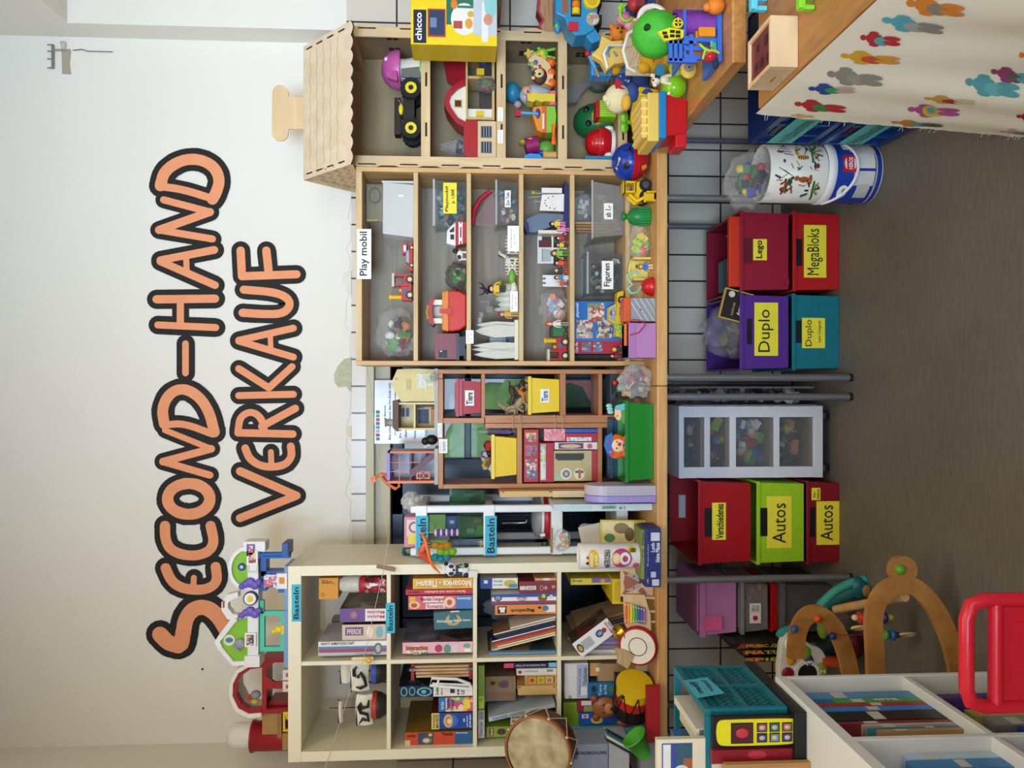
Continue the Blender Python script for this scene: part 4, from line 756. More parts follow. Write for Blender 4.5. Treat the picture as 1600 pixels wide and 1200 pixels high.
b = t.b(); b.el(432, 985, 6, 7, 6, 4, m('e2cc2a', .4)); b.el(424, 988, 6, 4, 4, 3, m('e2cc2a', .4)); b.pb(436, 441, 978, 992, 4, 10, m('e2cc2a', .4)); t.part('slide', b)
b = t.b(); b.pb(401, 449, 866, 874, 8, 16, bl); b.pt([(408, 868, 10), (449, 868, 10)], 4, bl); b.pb(404, 449, 894, 902, 8, 30, bl); b.pb(404, 412, 874, 925, 8, 30, bl); b.pb(430, 449, 902, 928, 8, 40, m('2a68b4', .35)); t.part('blue_frame', b, label='blue frame')
b = t.b(); b.pb(410, 430, 898, 918, 2, 8, pr('b8a8c8', '5a4a80', 'c85a5a', 'd8dce8', sc=110)); b.pb(430, 446, 896, 920, 0, 8, 'e2e0dc'); b.pb(434, 442, 902, 912, -.4, 0, 'd0862a'); t.part('wall_unit', b)
b = t.b(); b.pb(440, 449, 848, 868, -8, 30, m('24549a', .35)); t.part('blue_step', b, label='dark blue step')
# ---------- in front of the cube shelf ----------
FY = 2.88
def tp(name, label, cat, R, Y, dep, col, prints=(), texts=(), z=TZ, **kw): return pack(name, label, cat, R, Y, dep, col, prints, texts, None, z, **kw)
tp('game_box', 'flat blue shape game box at the table edge, lowest under the round tube', 'box', (1022, 1041, 826, 917), 2.79, 55, '273272', [(1025, 1039, 832, 845, 'c8ccd8'), (1027, 1038, 905, 915, 'c8ccd8'), (1025, 1033, 893, 902, 'b8c0d8')], [('Loth', 1025, 1031, 848, 862, 'e0e4ee'), ('kleine Mäuse', 1032, 1039, 848, 878, 'e0e4ee')])
tp('game_box', 'thin blue colour box between the lowest blue box and the green magazine', 'box', (1010, 1021.5, 826, 917), 2.8, 52, '2d3878', [(1013, 1019, 903, 912, 'b0a860', 1)], [('Kantor junior', 1013, 1019, 850, 884, 'd0d6e8')], z=zat(1022, 2.79) + .003)
tp('magazine', 'green and brown nature magazine lying under the round tube', 'magazine', (1004, 1009.5, 828, 905), 2.81, 50, '7a8a4a', [(1005, 1009, 830, 870, pr('5a6a34', 'a89a5a', '8a6a40', sc=90))], z=zat(1010, 2.8) + .004)
t = Th('cardboard_tube', 'white round cardboard tube printed with a nesting doll and yellow label', 'tube', 1004, 872, 2.82, z=zat(1004, 2.81) + .001)
b = t.b(); b.lathe((872, 21), [(19.5, 1004), (20, 1003), (20, 940)], 'e4e0dc', 28); t.part('body', b)
b = t.b(); b.lathe((872, 21), [(20.4, 940), (20.4, 911), (19.6, 908), (18, 908), (18, 910), (0, 910.1)], 'e6e2de', 28); t.part('lid', b)
b = t.b()
def wrap(b, p0, p1, q0, q1, mt, qc=872, dc=21, R=20.3, ell=True):
    """label patch bent round an upright cylinder"""
    N = 14; M = 10; V = []; Fc = []
    for i in range(N + 1):
        for j in range(M + 1):
            u = j / M * 2 - 1; s = -1 + 2 * i / N; w = math.sqrt(max(0, 1 - s * s)) if ell else 1
            q = (q0 + q1) / 2 + u * w * (q1 - q0) / 2; x = max(-.99, min(.99, (q - qc) / R)); V.append((q, dc - R * math.sqrt(1 - x * x) - .15, (p0 + p1) / 2 + s * (p1 - p0) / 2))
    b.add(V, [(i * (M + 1) + j, (i + 1) * (M + 1) + j, (i + 1) * (M + 1) + j + 1, i * (M + 1) + j + 1) for i in range(N) for j in range(M)], mt)
wrap(b, 919, 938, 859, 889, 'e0bc2a', R=20.7); wrap(b, 957, 990, 858, 888, 'b83a78'); wrap(b, 958, 972, 864, 882, 'e4c85a', R=20.5); wrap(b, 960, 969, 867, 879, 'e8cdb8', R=20.7); wrap(b, 970, 987, 863, 883, 'd8e0e8', R=20.5); wrap(b, 974, 983, 868, 878, 'a8404a', R=20.7); wrap(b, 983, 997, 855, 864, 'e0cc2a', R=20.4); wrap(b, 991, 1002, 880, 889, 'c84a7a', R=20.4); wrap(b, 917, 922, 868, 873, 'a8407a', R=20.8); wrap(b, 917, 922, 877, 882, '2a2a30', R=20.8)
t.part('label_print', b, kind='stuff')
c = t.b(); plet(c, 'MATRUOSHKA', 945, 955, 858, 886, m('2a2a30'), 0.0); plet(c, 'assistant kids', 922, 928, 863, 885, m('f4ecd8'), -.2); plet(c, 'at work', 930, 935, 866, 882, m('f4ecd8'), -.2); plet(c, 'MAM', 985, 996, 857, 863, m('3a3420'), 2.5); t.part('lettering', c)
t = Th('fox_puzzle', 'square plywood puzzle board with a brown fox head leaning at the shelf foot', 'puzzle', 1018, 910, 2.9, z=TZ + .002, pitch=-8); b = t.b(); b.pb(967, 1018, 888, 933, 0, 5, wood('c9a87c', 'd9bd94', 'x')); t.part('board', b)
b = t.b(); br = m('96583e', .5); gy = m('a89c9a', .5)
b.pp([(974, 899), (986, 897), (996, 903), (1000, 910), (996, 918), (985, 925), (974, 922), (979, 911)], -1.5, 0, gy); b.pp([(974, 899), (984, 903), (996, 910), (984, 919), (974, 922), (972, 911)], -2, 0, br)
b.pp([(974, 899), (971, 893), (981, 896)], -1.5, 0, br); b.pp([(974, 922), (970, 929), (982, 925)], -1.5, 0, br); b.dc(997, 910, -2.6, 0, 1.6, '1c1614'); b.dc(988, 901, -2.2, 0, 1.2, '1c1614'); b.dc(988, 919, -2.2, 0, 1.2, '1c1614'); b.pp([(1000, 918), (1008, 926), (1004, 931), (994, 924)], -1.5, 0, br); t.part('fox_piece', b)
# wooden music table
t = Th('music_table', 'wooden toy music table with rainbow chime bars, drum and brass cymbal', 'musical toy', 1032, 985, 2.86, z=TZ + .006, pitch=-22); b = t.b(); wd = wood('c2a076', 'd6ba90', 'x')
b.pp([(982, 933), (1016, 931), (1025, 960), (1027, 1000), (1020, 1036), (1012, 1044), (998, 1040), (990, 1020), (991, 990), (984, 978)], 0, 6, wd); t.part('board', b)
for p, q in ((1016, 936), (1022, 957), (1022, 973), (1020, 1030)):
    b = t.b(); b.pt([(p, q, 3), (1032, q, 6)], 2, wd); t.part('peg_leg', b)
for i, c in enumerate(('d8641e', 'e0921e', 'e6c82a', '8ab83a', '2f9a6a', '2a5aa8', '5a4aa0', '8a5ab8')):
    b = t.b(); p = 986 + i * 4.1; o_ = abs(i - 3.5) * .8
    b.pb(p, p + 3.2, 944 + i * .8, 975 + o_ - i * .3, -5, -3, m(c, .3)); b.dc(p + 1.6, 947 + i * .8, -6, -1, 1.2, 'd8ccb0', 8); b.dc(p + 1.6, 972 - i * .2, -6, -1, 1.2, 'd8ccb0', 8); t.part('chime_bar', b)
b = t.b(); b.X = Matrix.Translation((1010, -6, 1007)); b.lathe((0, 0), [(30, 7), (31, 2), (30, -3), (27, -4)], m('a81e2a', .3), 28, 'y', False); b.lathe((0, 0), [(27, -3.4), (0, -3.5)], 'e6e0d2', 28, 'y'); b.X = None
b.v = b.v
for i in range(20):
    a0, a1 = 2 * math.pi * i / 20, 2 * math.pi * (i + 1) / 20; b.pt([(1007 + 14 * math.cos(a0) , 1010 + 14 * math.sin(a0), -10), (1007 + 14 * math.cos(a1), 1010 + 14 * math.sin(a1), -10)], .6, '24242a', 5)
t.part('drum', b)
b = t.b(); b.X = Matrix.Translation((994, -4, 976)) @ Matrix.Rotation(.5, 4, 'X'); b.lathe((0, 0), [(13, 0), (6, -1.5), (4, -4), (0, -5)], m('c9a23a', .2, 1), 22, 'y'); b.X = None; b.pt([(976, 994, -3), (992, 994, 3)], 1.2, wd); t.part('cymbal', b)
b = t.b()
for i in range(4): b.X = Matrix.Translation((1026 + i * 1.5, -5 - i * 2, 982 + i * 2)) @ Matrix.Rotation(.25 * i - .3, 4, 'Y'); b.box(-12, 12, -1, 1, -10, 10, wood('a3885f', 'bfa37a', 'x'))
b.X = None; b.pt([(996, 1022, -4), (1010, 1030, 0)], 2, wd); t.part('clapper', b)
# heap at the end of the table
t = Th('toy_drum', 'yellow, red and black tin toy drum lying on its side', 'toy drum', 1026, 1112, 2.84, z=TZ + .006, yaw=-28); b = t.b()
for q0, q1, c in ((1083, 1100, 'e2bc1e'), (1100, 1118, 'c02a22'), (1118, 1140, '1d1b18')): b.cyl((q0, 30, 995), (q1, 30, 995), 29, m(c, .3), n=30)
b.cyl((1140, 30, 995), (1143, 30, 995), 30, m('1d1b18', .4), n=30); t.part('shell', b); b = t.b(); b.cyl((1142.5, 30, 995), (1143.4, 30, 995), 27, 'c8ccb4', n=30); t.part('drum_head', b)
b = t.b()
for i in range(8):
    a = 2 * math.pi * i / 8; f = lambda a_, q: (q, 30 - 30 * math.cos(a_), 995 + 30 * math.sin(a_)); b.tube([f(a, 1085), f(a + .39, 1138)], .9, '141312', 6); b.tube([f(a + .39, 1138), f(a + .78, 1085)], .9, '141312', 6)
t.part('cord', b); b = t.b(); b.pt([(972, 1086, 10), (965, 1110, 20), (978, 1138, 14)], 2, m('6a3a28', .4)); t.part('strap', b)
tp('toy_box', 'red wedge-shaped plastic box beside the tin drum', 'toy box', (1012, 1034, 1072, 1160), 2.80, 8, 'a81f28', pitch=0)
tp('fabric_box', 'navy blue storage box behind the tin drum', 'box', (983, 1037, 1052, 1082), 2.97, 10, '1f2c58', [(990, 1030, 1055, 1079, '26356a')])
for i, (R, Y, c, l) in enumerate([((985, 1012, 1150, 1260), 2.84, '8f949e', 'lowest'), ((952, 984, 1158, 1260), 2.85, 'b8bcc4', 'second from the table'), ((892, 951, 1162, 1250), 2.86, '9aa4b8', 'topmost')]):
    tp('game_box', 'big grey-blue picture game box, %s in the pile under the frame drum' % l, 'box', R, Y, 52, c, [(R[0] + 3, R[0] + 12, 1168, 1185, '8a6a5a')] if i == 2 else (), [('MÖRDERGALERIE', R[0] + 8, R[1] - 2, 1172, 1178, '1e2434', -90)] if i == 2 else (), z=[TZ, zat(985, 2.84), zat(952, 2.85)][i] + .0012 * i)
for i, (q, c) in enumerate(((1166, '2d5f6c'), (1171, 'c8ccc4'), (1176, '22303a'))):
    t = Th('thin_book', ['teal', 'white', 'dark'][i] + ' thin book leaning in front of the grey-blue game boxes', 'book', 985, q, 2.80, rot=30, z=zat(985, 2.84)); b = t.b(); b.pb(940, 985, q, q + 4, 0, 16, m(c, .4)); b.pb(942, 983, q + 4, q + 4.3, 1, 15, pr('2d5f6c', '4a8a94', '244a50', sc=60)); t.solo(b)
t = Th('toy_bucket', 'lime green toy bucket lying tipped beside the photo books', 'bucket', 1010, 1166, 2.74, z=TZ + .05); b = t.b(); b.X = Matrix.Translation((1166, 14, 994)) @ Matrix.Rotation(.9, 4, 'Y'); b.lathe((0, 0), [(16, 22), (20, -10), (21.5, -10), (21.5, -13), (18.5, -13), (14.5, 20), (0, 20)], m('4aa83a', .35), 22); b.X = None; t.solo(b)
# frame drum
t = Th('frame_drum', 'round wooden frame drum with pale hide and rope lashings', 'drum', 891, 1183, 2.72, z=zat(893, 2.86) + .012, yaw=4, pitch=-24); b = t.b(); b.X = Matrix.Translation((1183, 0, 832))
b.lathe((0, 0), [(51, 2), (53, 6), (53, 40), (49, 44)], m('6a3c22', .5, 0, .2), 40, 'y', False); b.X = None; t.part('shell', b)
def hide():
    mt, n, l, p = newmat('hide', 'drum_hide'); p.inputs['Roughness'].default_value = .7; tc = n.new('ShaderNodeTexCoord'); t_ = n.new('ShaderNodeTexNoise'); t_.inputs['Scale'].default_value = 18; t_.inputs['Detail'].default_value = 6
    rp = n.new('ShaderNodeValToRGB'); e = rp.color_ramp.elements; e[0].position = .35; e[0].color = lin('9a8a66'); e[1].position = .65; e[1].color = lin('cabd9a'); l.new(tc.outputs['Object'], t_.inputs[0]); l.new(t_.outputs[0], rp.inputs[0]); l.new(rp.outputs[0], p.inputs[0]); return mt
b = t.b(); b.X = Matrix.Translation((1183, 0, 832)); b.lathe((0, 0), [(51, 1), (30, -.5), (0, -1)], hide(), 40, 'y'); b.X = None; t.part('drum_head', b)
b = t.b(); b.X = Matrix.Translation((1183, 0, 832)); b.lathe((0, 0), [(52, -2), (55.5, -2), (55.5, 9), (52, 9)], m('9a6438', .45), 40, 'y', False); b.X = None; t.part('hoop', b)
b = t.b()
for i in range(9):
    a, a2 = 2 * math.pi * i / 9, 2 * math.pi * (i + .5) / 9; f = lambda a_, r_, d: (1183 + r_ * math.cos(a_), d, 832 + r_ * math.sin(a_)); b.tube([f(a, 56.5, 2), f(a2, 55, 42)], 1, 'd8ccb0', 6); b.tube([f(a2, 55, 42), f(a + .7, 56.5, 2)], 1, 'd8ccb0', 6); b.ell(f(a, 56, 0), 2.4, 'ded4ba', n=8, k=5)
t.part('rope', b)
# string, pegs and hanging toys
t = Th('string', 'thin white string stretched across the shelves from the wall', 'string', 565, 800, 2.985); b = t.b(); b.pt([(500, 1225, 5), (547, 1080, -4), (568, 1030, -5), (600, 888, -5), (606, 845, 0), (590, 740, 30), (576, 650, 60), (566, 600, 95), (554, 572, 145), (540, 520, 222)], .42, m('c8c0a8', .8), 6); t.solo(b)
t = Th('clothes_peg', 'yellow flower-topped clothes peg on the shelf divider', 'clothes peg', 583, 1031, 2.975); b = t.b(); b.pb(550, 583, 1027, 1030.5, 0, 4, m('e4d8a8', .6)); b.pb(550, 583, 1031, 1034, 0, 4, m('e4d8a8', .6)); t.part('jaw', b); b = t.b()
for a in range(6): b.el(576 + 3.4 * math.cos(a), 1031 + 3.4 * math.sin(a), -1, 2.2, 2.2, 1, 'e2a83a', n=8, k=5)
b.el(576, 1031, -1.6, 1.8, 1.8, 1, 'f0e4c0', n=8, k=5); t.part('flower', b)
t = Th('clothes_peg', 'plain wooden clothes peg on the string near the shelf edge', 'clothes peg', 618, 888, 2.975); b = t.b(); b.X = Matrix.Translation((888, 0, 603)) @ Matrix.Rotation(.22, 4, 'Y'); b.box(-2.6, -.3, 0, 4, -15, 15, wood('8a6a42', 'a3835a', 'z')); b.box(.3, 2.6, 0, 4, -15, 15, wood('8a6a42', 'a3835a', 'z')); b.X = None; t.solo(b)
t = Th('hanging_mobile', 'hanging mobile of orange arc, red cone and translucent coloured drops', 'mobile', 690, 860, 2.95); b = t.b()
b.pt([(656, 829, 0), (664, 842, 0), (668, 858, 0), (671, 872, 0), (678, 886, 0), (688, 896, 0)], [1, 3, 3.4, 3, 2.4, .8], m('e0762a', .3)); t.part('arc', b); b = t.b(); b.pt([(655, 866, 2), (663, 868, 2), (672, 880, 2)], [8, 7, 3], m('c8503c', .35)); b.pt([(656, 868, 2), (664, 850, 2), (668, 840, 2)], [6, 4, 1.5], m('d8604a', .35)); t.part('red_cone', b, label='red curved cone')
for p0, p1, q, c, r_ in ((679, 717, 832, '5a3a90', 6), (676, 706, 853, 'd89a2a', 6), (684, 708, 863, '8ac82a', 6), (675, 704, 872, '2a9ab0', 6.5)):
    b = t.b(); b.pt([(664, q, 0), (p0, q, 0)], .3, 'd8d4c8', 5)
    if c == '5a3a90':
        for i in range(9): b.el(p0 + 2 + i * 4.2, q, 0, 2.6, r_, r_, m('5a3a90' if i % 2 else 'cfc4dc', .3), n=12, k=6)
    else:
        for i in range(3): b.el(p0 + 5 + i * 9, q + (i % 2) * 2 - 1, 0, 7, r_, r_, clear(c, .5, .1), n=12, k=8)
    t.part('drop', b)
t = Th('panda_charm', 'black and white flat panda charm with paper tag hanging on the cube shelf edge', 'charm', 732, 891, 2.985); b = t.b(); wh = m('e4e4e8', .5); bk = m('1e2434', .5)
b.el(704, 890, 4, 9.5, 11, 4, wh); b.el(721, 891, 4, 12, 10, 4, wh)
for q in (881, 900): b.el(697, q, 3, 3.5, 3.5, 3, bk)
t.part('body', b); b = t.b()
for q in (885, 896): b.el(705, q, .6, 4, 3, 1, bk)
b.el(709, 890.5, .2, 2, 2, 1, bk); b.pp([(712, 883), (722, 881), (724, 887), (716, 888), (716, 893), (723, 894), (722, 900), (712, 899)], -.4, 1, bk); b.el(728, 884, 2, 4, 4, 3, bk); b.el(728, 899, 2, 4, 4, 3, bk); b.pp([(717, 884), (726, 882), (724, 889)], -1, 0, '8aa84a'); t.part('markings', b); b = t.b(); b.pb(732, 746, 892, 903, 1, 1.6, 'dcd8cc'); t.part('paper_tag', b)
# ---------- white plastic rack ----------
def rp_(name, label, cat, R, Y, dep, col, **kw): return pack(name, label, cat, R, Y, dep, col, **kw)
shelf_tape((650, 669, 806, 868), RY - .006, 'on the top rail of the plastic rack'); shelf_tape((758, 776, 806, 868), RY - .006, 'on the second rail of the plastic rack')
t = Th('scissors_pack', 'pink boxed scissors pack with yellow label tilted on top of the plastic rack', 'pack', 640, 832, 3.14, z=RZ[0], rot=0); b = t.b(); b.pb(617, 652, 808, 855, 0, 30, m('c87a88', .35)); b.pb(621, 646, 812, 838, -.2, 0, 'd8c8c4'); b.pb(623, 634, 834, 850, -.3, 0, 'e2cc3a'); b.dc(633, 824, -.6, 0, 9, '8a5a60', 20); b.dc(633, 824, -.7, 0, 6, 'd8ccc8', 20); t.solo(b)
t = Th('tape_roll', 'teal roll of sticky tape standing at the end of the rack top', 'tape roll', 654, 864, 3.15, z=RZ[0]); b = t.b(); b.lathe((862, 637), [(10, 0), (10, 12), (5, 12), (5, 0), (10, 0)], m('1f5a60', .3), 24, 'y', False); t.solo(b)
bag('plastic_bag', 'crumpled whitish plastic bag on top of the plastic rack', 'bag', (624, 652, 772, 802), 3.2, 40, ['e8e8e8', 'd0d4d8'], z=RZ[0], a=.5, n=6, s=4, seed=11)
rp_('thread_box', 'small blue box with white number on the first tier of the rack', 'box', (697, 759, 806, 826), 3.27, 30, '33508a', prints=[(700, 714, 808, 824, '4a70a8'), (703, 711, 812, 818, 'd8e0ea', 1)], z=RZ[1])
rp_('knitting_box', 'grey-blue knitting kit box with yellow letters', 'box', (702, 759, 842, 859), 3.15, 24, '4a5868', prints=[(705, 716, 845, 857, '5a6c80')], texts=[('Strick', 746, 757, 844, 858, 'e2d83a')], z=RZ[1])
def tubby(name, label, cat, R, Y, dep, mt, z, tp_=3, w=1.2, yaw=0): 
    t = Th(name, label, cat, R[1], (R[2] + R[3]) / 2, Y, z=z, yaw=yaw); b = t.b(); p0, p1, q0, q1 = R
    b.tray((q0, q1, 0, dep, p0), (q0 + tp_, q1 - tp_, tp_, dep - tp_, p1), w, mt); b.tray((q0 - 1.5, q1 + 1.5, -1.5, dep + 1.5, p0), (q0 - 1.5, q1 + 1.5, -1.5, dep + 1.5, p0 + 4), 2, mt) if False else None
    t.part('tub', b); r_ = t.b(); 
    for a in ((q0 - 1.5, q1 + 1.5, -1.5, 0), (q0 - 1.5, q1 + 1.5, dep, dep + 1.5), (q0 - 1.5, q0, 0, dep), (q1, q1 + 1.5, 0, dep)): r_.box(a[0], a[1], a[2], a[3], p0, p0 + 3.5, mt)
    t.part('rim', r_, .001); return t
t = tubby('clay_tub', 'dark green see-through tub of orange, pink and lime clay pots', 'tub', (716, 759, 806, 841), 3.14, 40, clear('9cc8a8', .1), RZ[1], 2)
for i, (p, q, c) in enumerate(((745, 816, 'e07a3a'), (750, 827, 'a8c84a'), (737, 822, 'b84a7a'), (748, 835, '8ac83a'), (734, 832, 'd8d8d0'))):
    b = t.b(); b.cyl((q, 14, p + 7), (q, 14, p - 5), 5, m(c, .4)); t.part('clay_pot', b)
t = tubby('craft_tub', 'green clear tub with purple and orange craft pieces behind the rack post', 'tub', (703, 759, 764, 790), 3.24, 34, clear('8cc0a0', .12), RZ[1], 2)
for p, q, c in ((750, 772, 'd8763a'), (745, 782, '5a4a9a'), (735, 775, 'e4e0d8')):
    b = t.b(); b.pt([(p + 6, q, 14), (p - 10, q + 2, 16)], 4, m(c, .4)); t.part('craft_piece', b)
t = Th('sewing_case', 'round red case with grey domed lid on the second tier of the rack', 'case', 864, 812, 3.14, z=RZ[2]); b = t.b(); b.X = Matrix.Translation((0, 0, 5)); b.lathe((812, 38), [(34, 859), (37, 857), (37, 846), (34, 844)], m('a82338', .35), 30); t.part('base', b); b = t.b(); b.X = Matrix.Translation((0, 0, 5)); b.lathe((812, 38), [(35, 844), (36, 840), (33, 834), (20, 829), (0, 828)], m('8a8a8a', .4), 30); b.lathe((812, 38), [(36.6, 846), (36.6, 842)], m('d8d4d0', .4), 30); t.part('lid', b); b = t.b(); b.pb(844, 852, 834, 838, 1, 6, 'd8d4d0'); t.part('clasp', b)
t = Th('glass_bottle', 'small green glass bottle tipped beside the red case', 'bottle', 864, 856, 3.13, z=RZ[2] + .01); b = t.b(); b.pt([(858, 850, 14), (856, 857, 14), (852, 860, 14), (846, 863, 14)], [5, 6, 5, 2.5], clear('2a7a4a', .45)); t.solo(b)
bag('bead_bag', 'clear bag of pastel beads hanging on the rack rail', 'bag', (866, 892, 829, 862), 3.075, 10, ['e0c85a', 'd87a8a', '8ac0a0', 'e09a5a', 'd8d4c8'], n=26, s=2.6, seed=3)
t = Th('wooden_ruler', 'brown wooden strip standing beside the bead bag', 'ruler', 865, 846, 3.06); b = t.b(); b.pb(860, 864, 826, 864, 0, 3, wood('8a6238', 'a87c4c', 'x')); t.solo(b)
for i in range(6):
    t = Th('envelope', 'white paper sheet, %s from the front of the fanned sheets in the rack' % ['first', 'second', 'third', 'fourth', 'fifth', 'last'][i], 'paper', 966, 826 + i * 3, 3.13 + .02 * i, z=RZ[3], rot=[-12, -6, 0, 5, 10, 14][i]); b = t.b(); b.pb(912 + i * 3, 962, 812 + i * 3, 846 + i * 2, 0, 1.2, m(['d8d4cc', 'c4c4c4', 'dedcd8', 'b8b4ac', 'd0d0d4', 'c8c0b4'][i], .6)); t.loc.z += .018; t.solo(b)
tp('giraffe_puzzle', 'yellow-rimmed board puzzle with a spotted giraffe leaning below the rack', 'puzzle', (947, 1018, 813, 852), 3.02, 5, 'd8c24a', [(950, 1013, 816, 849, 'e2d49a'), (953, 970, 834, 848, '5a8a5a', 1), (968, 992, 817, 834, '8a7048', 1), (985, 1000, 824, 846, '7a6040', 1), (1000, 1012, 817, 845, 'b0855a')], z=TZ + .002, pitch=-6)
# flat boxes standing between rack and pine shelf
tp('wooden_case', 'long flat pale wooden case standing on top of the plywood case, beside the rack', 'box', (781, 866, 767, 776), 3.05, 60, wood('c29a5c', 'dab77a', 'z'), [(784, 788, 767, 769, '5a4020', 1), (858, 862, 767, 769, '5a4020', 1)], z=zat(866.5, 3.05))
tp('wooden_case', 'light plywood case standing on the table beside the white boxed game', 'box', (868, 1012, 766, 776), 3.05, 60, wood('ccaf80', 'dec498', 'z'))
tp('game_box', 'large thin white game box standing upright beside the rack', 'box', (871, 1025, 787, 797), 2.92, 90, 'c8d8dc', [(872, 930, 788, 796, 'b4ccd8'), (945, 968, 789, 795, '8ab0a0')], [('puzzle', 948, 965, 790, 794, '4a6a5a', -90), ('ab 3', 972, 982, 790, 795, '5a5a6a', -90)], side=pr('b8d0da', 'd0dcd4', 'a8c4d4', sc=14))
t = Th('domed_case', 'lilac round-topped plastic case with frosted lid at the table edge', 'case', 1028, 772, 2.86, z=TZ); b = t.b(); N = 10
sh = lambda q0, q1: [(1028, q0)] + [(938 - 17 * math.sin(math.pi / 2 * i / N), q0 + (q1 - q0) * (.0 + .5 * (1 - math.cos(math.pi / 2 * i / N)))) for i in range(N + 1)]
prof = lambda: [(1028, 0), (950, 0)] + [(950 - 31 * math.sin(math.pi * i / 16), 27 - 27 * math.cos(math.pi * i / 16)) for i in range(17)] + [(1028, 54)]
P = [(d, p) for p, d in prof()]
b.prismx([(d, p) for d, p in P][::-1], 775, 785, m('9a8acb', .3)); t.part('base', b, .002); b = t.b(); b.prismx(P[::-1], 759, 774.5, clear('d8d4e4', .6, .3)); t.part('lid', b, .002)
# ---------- pine box shelves ----------
LZ = [zat(808, TY), zat(934, TY)]; RZ2 = [zat(752, TY), zat(875, TY), zat(935, TY)]
def bin_(name, label, R, Y, dep, mt, z, txt=None, lab=None, tcol='1a1a1e', taper=3, lid=False, lcol='eceae4', cat='tub', tfont=True):
    p0, p1, q0, q1 = R; t = Th(name, label, cat, p1, (q0 + q1) / 2, Y, z=z); b = t.b(); mt = M_(mt)
    b.tray((q0, q1, 0, dep, p0), (q0 + taper, q1 - taper, taper * .6, dep - taper, p1), 1.4, mt); t.part('tub', b, .001); r_ = t.b()
    for a in ((q0 - 2, q1 + 2, -2, .2), (q0 - 2, q1 + 2, dep - .2, dep + 2), (q0 - 2, q0 + .2, .2, dep - .2), (q1 - .2, q1 + 2, .2, dep - .2)): r_.box(a[0], a[1], a[2], a[3], p0 - .5, p0 + 5, mt)
    t.part('rim', r_, .0012)
    if lid: r_ = t.b(); r_.box(q0 - 3, q1 + 3, -3, dep + 3, p0 - 5, p0 - .6, mt); r_.box(q0 + 4, q1 - 4, 3, dep - 3, p0 - 7, p0 - 5, mt); t.part('lid', r_, .001)
    if lab:
        r_ = t.b(); f = taper * .6 * (lab[1] - p0) / (p1 - p0); f0 = taper * .6 * (lab[0] - p0) / (p1 - p0); r_.add([(lab[2], f0 - .4, lab[0]), (lab[3], f0 - .4, lab[0]), (lab[3], f - .4, lab[1]), (lab[2], f - .4, lab[1])], [(0, 1, 2, 3)], m(lcol, .6)); t.part('paper_label', r_)
        if txt:
            r_ = t.b(); n_ = len(txt)
            for tx in txt: plet(r_, tx[0], tx[1], tx[2], tx[3], tx[4], m(tcol, .5), min(f, f0) - .9, 0, tfont)
            t.part('lettering', r_)
    return t
bin_('storage_tub', 'dark red lidded tub with a white label in the upper pine compartment', (717, 751, 594, 648), TY + .01, 55, m('a3202c', .35), RZ2[0], [('Tiere', 728, 738, 613, 632)], (726, 740, 610, 634), lid=True)
t = bin_('storage_tub', 'yellow tub with a white label, toy animals piled out of it', (826, 875, 590, 646), TY + .01, 55, m('e2c21c', .35), RZ2[1], [('Tiere', 847, 857, 611, 627)], (845, 859, 608, 629), '2a4a9a')
for i, (p, q, d, s, c, yw, nm) in enumerate([(812, 630, 12, 1.0, 'a38e6c', .6, 'tan'), (802, 612, 20, .9, '4a3a2c', -.4, 'dark brown'), (800, 640, 26, 1.1, 'b8a488', 1.3, 'beige'), (816, 602, 14, .8, '2a2824', .2, 'black'), (815, 614, 8, .7, 'b8743c', -.8, 'orange-brown'), (806, 624, 32, .9, '6a6258', 2.2, 'grey')]):
    t = Th('toy_animal', nm + ' plastic toy animal in the heap on the yellow labelled tub', 'toy animal', p, q, TY + .02); b = t.b(); b.X = Matrix.Translation((q, d, p)) @ Matrix.Rotation(yw, 4, 'Y') @ Matrix.Rotation(yw * .5, 4, 'Z') @ Matrix.Scale(s, 4); mt = m(c, .5)
    b.ell((0, 0, 0), (12, 5.5, 6), mt, n=12, k=8); b.tube([(9, 0, -2), (15, 0, -8), (18, 0, -10)], [4, 3, 3.4], mt); b.ell((19, 0, -10), (5, 3, 3), mt, n=10, k=6); b.tube([(-11, 0, -1), (-17, 0, 2), (-22, 0, 0)], [2, 1.4, .6], mt)
    for x in (-7, 7):
        for y in (-3, 3): b.tube([(x, y, 3), (x + 1, y, 9), (x, y, 14)], [2.4, 1.7, 1.6], mt, 7)
    for y in (-2, 2): b.tube([(18, y, -12), (16, y * 1.6, -17)], [1, .5], mt, 6)
    b.X = None; t.solo(b)
t = bin_('storage_tub', 'plain yellow tub of black and white bits in the pine shelf', (768, 807.5, 681, 746), TY + .005, 60, m('e4c21e', .35), LZ[0], taper=4)
c = t.b(); heap(c, 752, 790, 686, 742, 6, 54, ['1d1d22', 'd8d4cc', 'c8a83a', '2a2a2e', 'b0342c', '8a5a9a'], 34, 6, 7); t.part('contents', c, kind='stuff')
bag('toy_bag', 'purple toy in a clear bag beside the plain yellow tub', 'bag', (750, 808, 670, 679), TY + .03, 34, ['4a2a7a', '5a3a90', '4a2a7a'], z=LZ[0], n=14, s=4, seed=8)
t = Th('toy_guitar', 'flat lime green and purple plastic toy leaning beside the yellow tub', 'plastic toy', 808, 668, TY + .09, z=LZ[0]); b = t.b(); b.el(776, 675, 12, 30, 4, 10, m('7ab82a', .3)); b.el(784, 678, 10, 22, 4, 9, m('4a2a80', .3)); t.solo(b)
def lp(name, label, R, col, prints=(), texts=(), cat='box', z=LZ[1], Y=TY + .005, dep=64, **kw): return pack(name, label, cat, R, Y, dep, col, prints, texts, None, z, **kw)
